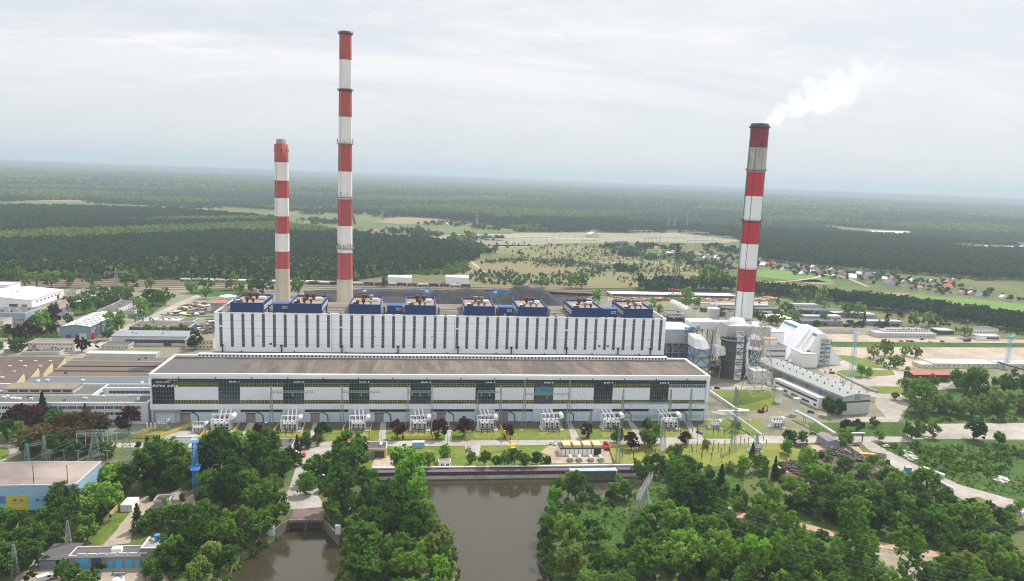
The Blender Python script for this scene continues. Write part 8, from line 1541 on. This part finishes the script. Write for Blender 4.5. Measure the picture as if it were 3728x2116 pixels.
# train of tank wagons
def wagon(label, p, m, group): 
    t = thing('tank_wagon', label, 'wagon', tuple(p), 0, group); mb = MB(); mb.cyl((-6, 0, 2.5), (6, 0, 2.5), 1.5, None, 14); mb.cyl((-.6, 0, 3.9), (.6, 0, 3.9), .5, None, 8); mb.build('tank', m, t); MB().box(-6.6, 6.6, -1.2, 1.2, .7, 1.1).build('chassis', M_black, t)
    for x in (-4.4, 4.4): mb = MB(); mb.box(x-1.3, x+1.3, -1.25, 1.25, .15, .7); mb.build('bogie', M_dark, t)
p, q = G(*qa(1, 575, 372)), G(*qa(1, 1300, 385))
for k in range(15): wagon('dark tank wagon in the train behind the chimneys, %s from left' % ORDW(k+1), Vector((p.x+k*14.2, p.y, .3)), (M_dark, M_black, M_light)[(k*5) % 3], 'tank wagons behind the chimneys')
p = G(*qa(0, 2000, 355))
for k in range(14): wagon('pale covered wagon left of the shorter chimney, %s from left' % ORDW(k+1), Vector((p.x+k*14.2-20, p.y+8, .3)), (M_light, M_white2, M_grey)[(k*5) % 3], 'pale wagons left of the chimneys')
# ------------------------------------------------------------------ scrap, pallets, containers
def junk(name, label, px, n_, zmax, mats, smin=.5, smax=2.2):
    poly = [tuple(G(*q)[:2]) for q in px]; xs = [a[0] for a in poly]; ys = [a[1] for a in poly]; mb = MB(); k = 0
    while k < n_:
        x, y = R_.uniform(min(xs), max(xs)), R_.uniform(min(ys), max(ys))
        if not inside(poly, np.array([x]), np.array([y]))[0]: continue
        k += 1; a = R_.uniform(0, 6.28); L_ = R_.uniform(smin, smax); z = R_.uniform(0, zmax); dz = R_.uniform(-.5, .5); dx, dy = math.cos(a)*L_, math.sin(a)*L_
        if R_.random() < .5: mb.cyl((x-dx, y-dy, z+.2), (x+dx, y+dy, max(.1, z+.3+dz)), R_.uniform(.08, .3), None, 5, R_.randrange(len(mats)))
        else: w_ = R_.uniform(.3, .9); mb.prism([(x-dx, y-dy), (x-dx+dy*w_, y-dy-dx*w_), (x+dx+dy*w_, y+dy-dx*w_), (x+dx, y+dy)][::-1], z, z+R_.uniform(.2, 1), R_.randrange(len(mats)))
    tag(mb.build(name, mats), label, 'scrap', None, 'stuff')
JM = [M_rust, M_dark, M_black, mat('tarred', (44, 40, 44), .8, .2, .5), mat('rust_red', (100, 60, 50), .9), mat('dull_scrap', (104, 100, 98), .8, .2, .5)]
PM = [M_grey, M_light, mat('pale_scrap', (176, 168, 160), .8, .2, .5)]
junk('scrap_metal', 'jumbled dark and rusty scrap metal across the yard', qp(qb, 3, (590, 945), (830, 940), (1000, 1060), (760, 1040)), 240, 1.2, JM)
junk('scrap_metal', 'heap of mixed rusty and dark scrap below the switchyard', qp(qb, 3, (110, 1080), (300, 1050), (340, 1150), (620, 1330), (620, 1400), (300, 1190)), 420, 1.0, JM)
junk('scrap_metal', 'rusty heaps behind the thick hedge', qp(qb, 3, (820, 1200), (1030, 1180), (1180, 1200), (1000, 1330), (860, 1320)), 260, 1.2, JM)
junk('scrap_metal', 'pale rubble beside the concrete road', qp(qb, 3, (1330, 960), (1420, 950), (1490, 1030), (1430, 1050)), 90, .6, PM)
junk('scrap_metal', 'pale debris on the right edge meadow', qp(qb, 3, (2270, 1240), (2340, 1210), (2400, 1240), (2330, 1270)), 50, .5, PM)
junk('stored_pipes', 'rusty pipes and beams lying side by side', qp(qb, 3, (130, 1190), (200, 1190), (320, 1290), (230, 1300)), 60, .5, [M_rust, mat('rust_red', (100, 60, 50), .9), M_dark], 3, 6)
junk('timber_stacks', 'stacked timber in the yard beyond the chimney', qp(qa, 2, (1000, 510), (2200, 520), (2200, 545), (1000, 540)), 300, 1.6, [M_rust, mat('sawn_timber', (186, 150, 106), .9), mat('old_timber', (140, 120, 100), .9)], 2, 7)
junk('timber_stacks', 'log piles right of the steel chimney', qp(qa, 3, (-300, 520), (100, 515), (120, 535), (-250, 545)), 120, 2, [mat('sawn_timber', (186, 150, 106)), mat('old_timber', (140, 120, 100))], 2, 7)
junk('plant_clutter', 'pipes, crates and clutter in the tank yard west of the boiler house', qp(qa, 0, (1620, 690), (1900, 560), (2080, 560), (2060, 680), (1840, 690)), 160, 1.2, JM+[M_white2, M_yellow], 1, 5)
junk('plant_clutter', 'crates and clutter around the left workshops', qp(qa, 0, (1960, 790), (2130, 720), (2140, 860), (1980, 880)), 110, 1.5, JM+[M_white2], 1, 4)
junk('plant_clutter', 'clutter along the yards behind the limestone store', qp(qa, 3, (540, 605), (720, 640), (1100, 700), (1000, 720), (700, 680)), 120, 1.2, JM+[M_white2], 1, 4)
junk('plant_clutter', 'dark clutter between scrubber tower and hopper', qp(z3 and (lambda c, x, y: z3(x, y)), 0, (800, 1140), (930, 1130), (950, 1240), (820, 1200)), 120, 3, JM+[M_bluemast], .8, 3)
M_pal = mat('wrapped_pallet', (206, 182, 204), .5, .1, .4)
def row(pxa, pxb, n_, group, lab):
    a, b = G(*pxa), G(*pxb)
    for k in range(n_):
        p = a.lerp(b, k/(n_-1)); t = thing('pallet_stack', lab % ORD[k], 'pallet', tuple(p), .6, group); MB().box(-.7, .7, -.7, .7, 0, .2).build('pallet', M_rust, t)
        for z in (.2, 1.35): MB().box(-.68, .68, -.68, .68, z, z+1.1).build('bundle', M_pal, t)
        MB().box(-.72, .72, -.72, .72, 2.45, 2.55).build('wrap_top', M_white2, t)
row(qb(3, 1560, 1145), qb(3, 1745, 1215), 9, 'wrapped pallets beside the concrete road', 'mauve wrapped pallet stack in the long roadside row, %s from left')
row(qb(3, 1670, 1265), qb(3, 1830, 1345), 6, 'wrapped pallets on the lower roadside', 'mauve wrapped pallet stack in the lower roadside group, %s from left')
def skip(label, base, L_, m, rot, closed=True):
    p = G(*base); t = thing('skip', label, 'container', tuple(p), rot); mb = MB(); mb.box(0, L_, 0, 2.4, 0, .2); mb.box(0, L_, 0, .12, .2, 2.3); mb.box(0, L_, 2.28, 2.4, .2, 2.3); mb.box(0, .12, .12, 2.28, .2, 2.3); mb.box(L_-.12, L_, .12, 2.28, .2, 2.3); mb.build('body', m, t)
    for k in range(5): MB().box(L_*(k+.5)/5-.08, L_*(k+.5)/5+.08, -.08, 0, .2, 2.3).build('rib', m, t)
    if closed: MB().box(.02, L_-.02, .02, 2.38, 2.3, 2.42).build('lid', mat('lid_tan', (196, 160, 118), .8), t)
skip('tan closed container at the roadside by the grey hut', qb(3, 915, 1005), 9, mat('tan_container', (176, 122, 70), .8, .15, .3), -.25); skip('open grey ribbed skip right of the tan container', qb(3, 1045, 1000), 7, M_grey, -.5, False)
skip('open green skip half hidden by trees near the pallets', qb(3, 1398, 1210), 5, mat('skip_green', (40, 120, 78), .7, .1, .3), -.1, False); skip('small blue container behind the green skip', qb(3, 1380, 1150), 3, M_bluemast, -.1)
p = G(*qc(3, 2070, 700))
for k in range(8): 
    q = p+Vector((k*1.7, -k*1.35, 0)); t = thing('steel_rack', 'dark steel storage rack on the lower concrete road, %s from left' % ORD[k], 'rack', tuple(q), .7, 'steel racks on the lower road'); mb = MB(); frame(mb, -.7, .7, -3, 3, 0, 1.6, 1, .2, 0, False); mb.build('frame', M_dark, t)
a, b = G(*qc(3, 2180, 965)), G(*qc(3, 2750, 930)); fence('dark concrete wall at the right edge below the road', [(a.x, a.y), (b.x, b.y)], 2.2, M_dark, 'wall')
a, b, c_ = G(*qb(3, 2350, 920)), G(*qb(3, 2500, 1000)), G(*qb(3, 2750, 1060)); fence('dark concrete wall across the scrub at the right edge', [(a.x, a.y), (b.x, b.y), (c_.x, c_.y)], 2.2, M_dark, 'wall')
a, b, c_ = G(*qb(3, 780, 905)), G(*qb(3, 1010, 1060)), G(*qb(3, 1220, 1180)); fence('grey slab wall between scrap yard and concrete road', [(a.x, a.y), (b.x, b.y), (c_.x, c_.y)], 2.0, M_concrete, 'wall')
a, b, c_ = G(*qc(0, 1310, 560)), G(*qc(0, 1210, 700)), G(*qc(0, 1040, 880)); fence('cream slab fence along the courtyard lawn', [(a.x, a.y), (b.x, b.y), (c_.x, c_.y)], 2.2)
sheet('kerb', [tuple(G(*q)[:2]) for q in qp(qc, 0, (440, 1160), (455, 1160), (170, 1456), (150, 1456))], M_light, .2, True)
# ------------------------------------------------------------------ villages beyond the heath
RF = {'r': mat('tile_red', (184, 92, 78), .85, .15, .3), 'p': mat('tile_pink', (178, 110, 112), .85, .15, .3), 'g': mat('tile_grey', (112, 110, 120), .85, .15, .3), 'w': M_rooflt}
HW = [M_white2, M_cream, M_light, mat('house_pink', (206, 160, 160), .85)]
def house(label, base, wpx, rf, group, hi):
    p = G(*base); s = pxm(p); W_ = max(7, wpx*_K*s); D = W_*.75; h = 3.2 if hi < 1 else 5.0; r = W_*.36; t = thing('house', label, 'house', tuple(p), R_.choice((0, .2, 1.4, -.3, 1.2)), group); mb = MB()
    pts = [(-W_/2, 0), (W_/2, 0), (W_/2, h), (0, h+r), (-W_/2, h)]; mb.v += [(x, -D/2, z) for x, z in pts]+[(x, D/2, z) for x, z in pts]; mb.f += [(0, 1, 2, 3, 4), (9, 8, 7, 6, 5), (0, 5, 6, 1), (1, 6, 7, 2), (4, 9, 5, 0)]; mb.m += [0]*5; mb.build('wall', R_.choice(HW), t)
    mb = MB(); o_ = .5
    for sg in (-1, 1): v = [(sg*(W_/2+o_), -D/2-o_, h-o_*.7), (0, -D/2-o_, h+r+.1), (0, D/2+o_, h+r+.1), (sg*(W_/2+o_), D/2+o_, h-o_*.7)]; b = len(mb.v); mb.v += v+[(x, y, z+.25) for x, y, z in v]; mb.f += [(b, b+1, b+2, b+3), (b+4, b+5, b+6, b+7), (b, b+1, b+5, b+4), (b+2, b+3, b+7, b+6), (b+3, b, b+4, b+7)]; mb.m += [0]*5
    rfm = mb.build('roof', RF[rf], t); mb = MB(); mb.box(W_*.12, W_*.12+.8, 0, .8, h+r*.5, h+r+.9); mb.build('chimney', M_rust, rfm)
    for k in range(2): o = bpy.data.objects.new('window', winmesh(1.3, 1.4, M_white, 2)); C.objects.link(o); o.parent = t; o.location = (-W_*.22+k*W_*.44, -D/2-.02, 1.2)
VIL = [('in the village right of the steel chimney', qa, 3, [(50, 185, 60, 'r'), (110, 200, 50, 'p'), (170, 210, 70, 'g'), (150, 240, 50, 'w'), (290, 205, 50, 'g'), (365, 225, 60, 'g'), (360, 255, 60, 'g'), (450, 215, 50, 'w'), (500, 265, 50, 'g'), (440, 265, 50, 'w'), (340, 285, 60, 'w'), (640, 245, 60, 'w'), (740, 275, 80, 'g'), (900, 285, 60, 'w'), (660, 310, 50, 'w'), (840, 318, 90, 'w'), (1010, 300, 80, 'g'), (1050, 290, 50, 'w'), (970, 330, 60, 'g'), (1160, 335, 60, 'w'), (1240, 330, 60, 'p'), (1220, 380, 110, 'g'), (1360, 365, 50, 'w'), (1440, 360, 70, 'w'), (1520, 390, 60, 'g'), (1510, 425, 60, 'p'), (1630, 360, 50, 'w'), (1660, 400, 70, 'g'), (1790, 420, 90, 'r'), (1800, 370, 60, 'p'), (1940, 475, 60, 'p'), (2030, 480, 60, 'w'), (2110, 490, 80, 'g'), (1850, 345, 40, 'w'), (2040, 440, 40, 'p'), (2350, 520, 60, 'w')]),
       ('in the village left of the steel chimney', q0, 2, [(1290, 1110, 50, 'p'), (1310, 1095, 40, 'p'), (1410, 1100, 50, 'p'), (1480, 1105, 60, 'r'), (1440, 1120, 50, 'p'), (1615, 1180, 90, 'w'), (1750, 1185, 60, 'r'), (1800, 1165, 90, 'r'), (1850, 1180, 70, 'p'), (1900, 1160, 60, 'w'), (1930, 1220, 50, 'w'), (2040, 1220, 60, 'w'), (2110, 1215, 50, 'r'), (2170, 1240, 60, 'g'), (2180, 1250, 60, 'r'), (1990, 1200, 50, 'g'), (2480, 1250, 60, 'p'), (2500, 1290, 70, 'w'), (2540, 1285, 60, 'r'), (2450, 1280, 50, 'g'), (1960, 1190, 40, 'p'), (2080, 1235, 40, 'w')]),
       ('in the far village behind the tallest chimney', q0, 1, [(400, 722, 50, 'p'), (460, 715, 40, 'r'), (510, 712, 35, 'w'), (640, 722, 50, 'r'), (620, 715, 40, 'p'), (740, 708, 35, 'w'), (1080, 775, 45, 'w'), (1160, 760, 35, 'r'), (1220, 765, 45, 'r'), (1300, 755, 30, 'g'), (1390, 775, 50, 'p'), (1530, 785, 45, 'w'), (1640, 800, 60, 'p'), (1560, 780, 35, 'p'), (1780, 805, 35, 'w'), (1720, 870, 40, 'w'), (1810, 870, 40, 'w'), (1900, 880, 50, 'w'), (1940, 872, 60, 'r'), (1990, 880, 50, 'r'), (2080, 865, 40, 'w'), (2160, 890, 60, 'r'), (2210, 880, 45, 'p'), (2290, 830, 50, 'r'), (1210, 950, 60, 'p'), (1370, 950, 70, 'r'), (1410, 945, 45, 'w'), (520, 865, 70, 'w')]),
       ('in the hamlet at the far right edge', q0, 3, [(1940, 1100, 30, 'g'), (2010, 1105, 40, 'r'), (2060, 1110, 35, 'w'), (2130, 1110, 40, 'p'), (2180, 1112, 50, 'w'), (2240, 1125, 40, 'w'), (2310, 1135, 40, 'w'), (2430, 1120, 60, 'w'), (2440, 1070, 40, 'p'), (2520, 1080, 60, 'p'), (2530, 1115, 50, 'w'), (2000, 1115, 30, 'w')])]
RN = {'r': 'red roofed', 'p': 'dull pink roofed', 'g': 'grey roofed', 'w': 'pale roofed'}
for ph, fn, c, L_ in VIL:
    cnt = {}
    for x, y, wd, rf in sorted(L_):
        cnt[rf] = cnt.get(rf, 0)+1; house('%s house %s, %s from left' % (RN[rf], ph, ORDW(cnt[rf])), fn(c, x, y), wd, rf, '%s houses %s' % (RN[rf], ph), R_.random())
def vtrees(name, label, fn, c, n_, pts, wd=8, spread=14):
    ps = []
    for x, y in pts:
        p = G(*fn(c, x, y)); k = n_
        for _ in range(k): ps.append((p.x+NR.normal()*spread, p.y+NR.normal()*spread, 0))
    ps = np.array(ps); gnforest(name, ps, wd*NR.uniform(.5, 1.3, len(ps)), PO['leafy' if 'bright' in label else 'far'], label, 'trees')
vtrees('garden_trees', 'garden trees and bushes between the houses of the right village', qa, 3, 3, [(x+dx, y-2) for x, y, *_ in VIL[0][3] for dx in (-30, 40)], 7)
vtrees('garden_trees', 'garden trees between the houses left of the steel chimney', q0, 2, 3, [(x+25, y-1) for x, y, *_ in VIL[1][3]], 9, 16)
vtrees('garden_trees', 'garden trees of the far village', q0, 1, 3, [(x+dx, y-1) for x, y, *_ in VIL[2][3] for dx in (-25, 30)], 10, 26)
vtrees('garden_trees', 'garden trees of the far right hamlet', q0, 3, 3, [(x+15, y-1) for x, y, *_ in VIL[3][3]], 10, 28)
vtrees('field_copse', 'dark copses on the open fields behind the chimneys', q0, 1, 26, [(1520, 960), (1700, 985), (2100, 1110), (2080, 1150), (2150, 1140), (2240, 1020), (2320, 920), (560, 770), (600, 840), (740, 860), (1300, 800), (2530, 910), (1700, 760), (2020, 1120), (1960, 1100)], 12, 22)
vtrees('field_copse', 'bright round trees on the meadow edge', q0, 1, 8, [(1960, 1060), (2130, 1060), (2150, 1030), (1600, 985)], 16, 8)
vtrees('field_copse', 'copses on the meadow before the substation', q0, 2, 14, [(1190, 1180), (1200, 1150), (1100, 1180), (980, 1110), (1340, 1110), (1600, 1130), (2200, 1160), (2170, 1140), (1730, 1220), (1930, 1300), (2020, 1320), (100, 940), (230, 930), (380, 945), (480, 940), (600, 935), (700, 935), (980, 940), (1100, 940), (2010, 1110), (1400, 1220), (1120, 1340)], 12, 13)
vtrees('field_copse', 'copses on the fields in the left distance', q0, 0, 24, [(900, 640), (1000, 630), (1100, 665), (1180, 660), (1300, 670), (1380, 670), (1580, 690), (1680, 695), (1840, 705), (2000, 715), (2140, 690), (80, 640), (180, 625)], 15, 30)
# ------------------------------------------------------------------ substation
SUBX = [(1170, 1400, 930, 985), (1240, 1480, 950, 1000), (1690, 1960, 950, 1000), (1700, 1870, 935, 975), (1950, 2190, 990, 1040), (1390, 1720, 1000, 1050), (1320, 1480, 1010, 1070), (400, 700, 985, 1030), (120, 420, 1000, 1045), (-260, 100, 1010, 1055), (-400, -60, 985, 1030), (1750, 2080, 1030, 1085), (700, 860, 1030, 1060)]
for i, (x0, x1, yt, yb_) in enumerate(SUBX):
    a, b = G(*q0(2, x0, yb_)), G(*q0(2, x1, yb_+4)); h = min(22, hz(a, q0(2, x0, yt)[1])); t = thing('substation_gantry', 'long pale steel gantry in the substation, %s of thirteen' % ORDW(i+1), 'gantry', (a.x, a.y, 0), 0, 'gantries of the substation'); n_ = 5
    for k in range(n_): p = a.lerp(b, k/(n_-1)); mb = MB(); mb.bar((p.x, p.y, 0), (p.x, p.y, h+4*(k % 2)), 1.0); mb.build('post', M_light, t, True)
    mb = MB(); mb.bar((a.x, a.y, h), (b.x, b.y, h), 1.2); mb.build('beam', M_light, t, True)
for x0, x1, y, w_ in ((-380, 410, 975, 9), (-300, 690, 994, 9), (-200, 660, 1012, 8), (420, 830, 1012, 8), (1180, 1900, 972, 8), (1300, 1650, 990, 8), (1390, 2190, 1030, 9), (2020, 2190, 1053, 9), (1820, 2080, 1022, 7), (-900, 150, 1090, 8)):
    a, b = G(*q0(2, x0, y)), G(*q0(2, x1, y+5)); mb = MB(); mb.poly([(a.x, a.y, .5), (b.x, b.y, .5), (b.x, b.y+w_*.6, .5), (a.x, a.y+w_*.6, .5)]); tag(mb.build('concrete_track', mat('track_white', (196, 186, 168), .9, .05, .02)), kind='structure')
bld('substation_house', 'white roofed building at the left end of the substation gantries', 'building', q0(2, 770, 1002), q0(2, 870, 1004), q0(2, 770, 972)[1], 30, M_cream, M_white, 'gable_y', rise=5); bld('substation_house', 'grey windowed block between two bright trees on the meadow', 'building', q0(2, 1040, 1090), q0(2, 1150, 1092), q0(2, 1040, 1045)[1], 24, mat('block_bluegrey', (150, 158, 170), .8, .1, .1), M_light, 'flat', [('f', 10, 2.5, 2, [2, 6, 10])])
bld('substation_house', 'long white roofed barn on the edge of the bright field', 'building', q0(2, 1555, 1180), q0(2, 1680, 1182), q0(2, 1555, 1162)[1], 16, M_white2, M_rooflt, 'gable_x', rise=3)
# ------------------------------------------------------------------ steam
r2z = lambda x, y: ((2560+.3777*x)/1.45341, (150+.3777*y)/1.45341)
s0_, s1_ = AtY(*r2z(530, 842), 565), AtY(*r2z(1900, 230), 580); ax = (s1_-s0_); Lp = ax.length
t = bpy.data.materials.new('steam'); t.use_nodes = True; n, l = t.node_tree.nodes, t.node_tree.links
for x in list(n):
    if x.type != 'OUTPUT_MATERIAL': n.remove(x)
tc = n.new('ShaderNodeTexCoord'); sp = n.new('ShaderNodeSeparateXYZ'); l.new(tc.outputs['Object'], sp.inputs[0])
def M2(op, a, b=None, c=None, clamp=False):
    k = n.new('ShaderNodeMath'); k.operation = op; k.use_clamp = clamp
    for i, x in enumerate((a, b, c)):
        if x is None: continue
        if isinstance(x, (int, float)): k.inputs[i].default_value = x
        else: l.new(x, k.inputs[i])
    return k.outputs[0]
def MR(x, a, b, c=0., d=1.):
    k = n.new('ShaderNodeMapRange'); k.clamp = True; k.interpolation_type = 'SMOOTHSTEP'; l.new(x, k.inputs[0])
    for i, v in zip((1, 2, 3, 4), (a, b, c, d)): k.inputs[i].default_value = v
    return k.outputs[0]
tt_ = M2('DIVIDE', sp.outputs[0], Lp)
Rr = M2('ADD', 5.5, M2('MULTIPLY', MR(tt_, 0, .62), 15.0))
ny_ = M2('SUBTRACT', sp.outputs[2], M2('MULTIPLY', MR(tt_, .0, .5), 3.0))
d2 = M2('DIVIDE', M2('SQRT', M2('ADD', M2('MULTIPLY', sp.outputs[1], sp.outputs[1]), M2('MULTIPLY', ny_, ny_))), Rr)
nz = n.new('ShaderNodeTexNoise'); nz.inputs['Scale'].default_value = .085; nz.inputs['Detail'].default_value = 6; nz.inputs['Roughness'].default_value = .62; l.new(tc.outputs['Object'], nz.inputs['Vector'])
den = M2('SUBTRACT', M2('ADD', M2('SUBTRACT', 1.0, d2), M2('MULTIPLY', M2('SUBTRACT', nz.outputs[0], .5), 5.2)), MR(tt_, .5, 1.1, .0, .55))
den = MR(den, .0, 1.7); den = M2('MULTIPLY', den, MR(tt_, .25, .8, .06, .016)); den = M2('MULTIPLY', den, MR(tt_, 0.0, .25, 1.7, 1.)); den = M2('MULTIPLY', den, MR(tt_, 1.0, .9))
pv = n.new('ShaderNodeVolumePrincipled'); pv.inputs['Color'].default_value = (1, 1, 1, 1); pv.inputs['Anisotropy'].default_value = .45; l.new(den, pv.inputs['Density'])
l.new(pv.outputs[0], [x for x in n if x.type == 'OUTPUT_MATERIAL'][0].inputs['Volume'])
mb = MB(); N_ = 16; prv = [(0, 8), (Lp*.1, 12), (Lp*.3, 22), (Lp*.6, 29), (Lp*.85, 30), (Lp, 28)]; b = 0
for (x, r) in prv: mb.v += [(x, r*math.cos(2*math.pi*i/N_), r*math.sin(2*math.pi*i/N_)) for i in range(N_)]
for k in range(len(prv)-1): mb.f += [(k*N_+i, (k+1)*N_+i, (k+1)*N_+(i+1) % N_, k*N_+(i+1) % N_) for i in range(N_)]; mb.m += [0]*N_
mb.f += [tuple(range(N_)), tuple(range(len(prv)*N_-1, (len(prv)-1)*N_-1, -1))]; mb.m += [0, 0]
o = mb.build('steam_plume', t)
import bmesh
bm_ = bmesh.new(); bm_.from_mesh(o.data); bmesh.ops.recalc_face_normals(bm_, faces=bm_.faces[:]); bm_.to_mesh(o.data); bm_.free()
o.location = s0_; o.rotation_euler = ax.to_track_quat('X', 'Z').to_euler(); tag(o, 'white steam plume drifting right from the wide steel chimney', 'steam')
# ------------------------------------------------------------------ the air
HAZE_D = 1.2e-4
m = bpy.data.materials.new('haze_air'); m.use_nodes = True; n, l = m.node_tree.nodes, m.node_tree.links
for x in list(n):
    if x.type != 'OUTPUT_MATERIAL': n.remove(x)
pv = n.new('ShaderNodeVolumePrincipled'); pv.inputs['Density'].default_value = HAZE_D; pv.inputs['Color'].default_value = (.50, .59, .675, 1); pv.inputs['Anisotropy'].default_value = .1
l.new(pv.outputs[0], [x for x in n if x.type == 'OUTPUT_MATERIAL'][0].inputs['Volume'])
mb = MB(); mb.box(-31500, 31500, -2500, 31500, -120, 300); hz_ = tag(mb.build('haze', m), kind='stuff')
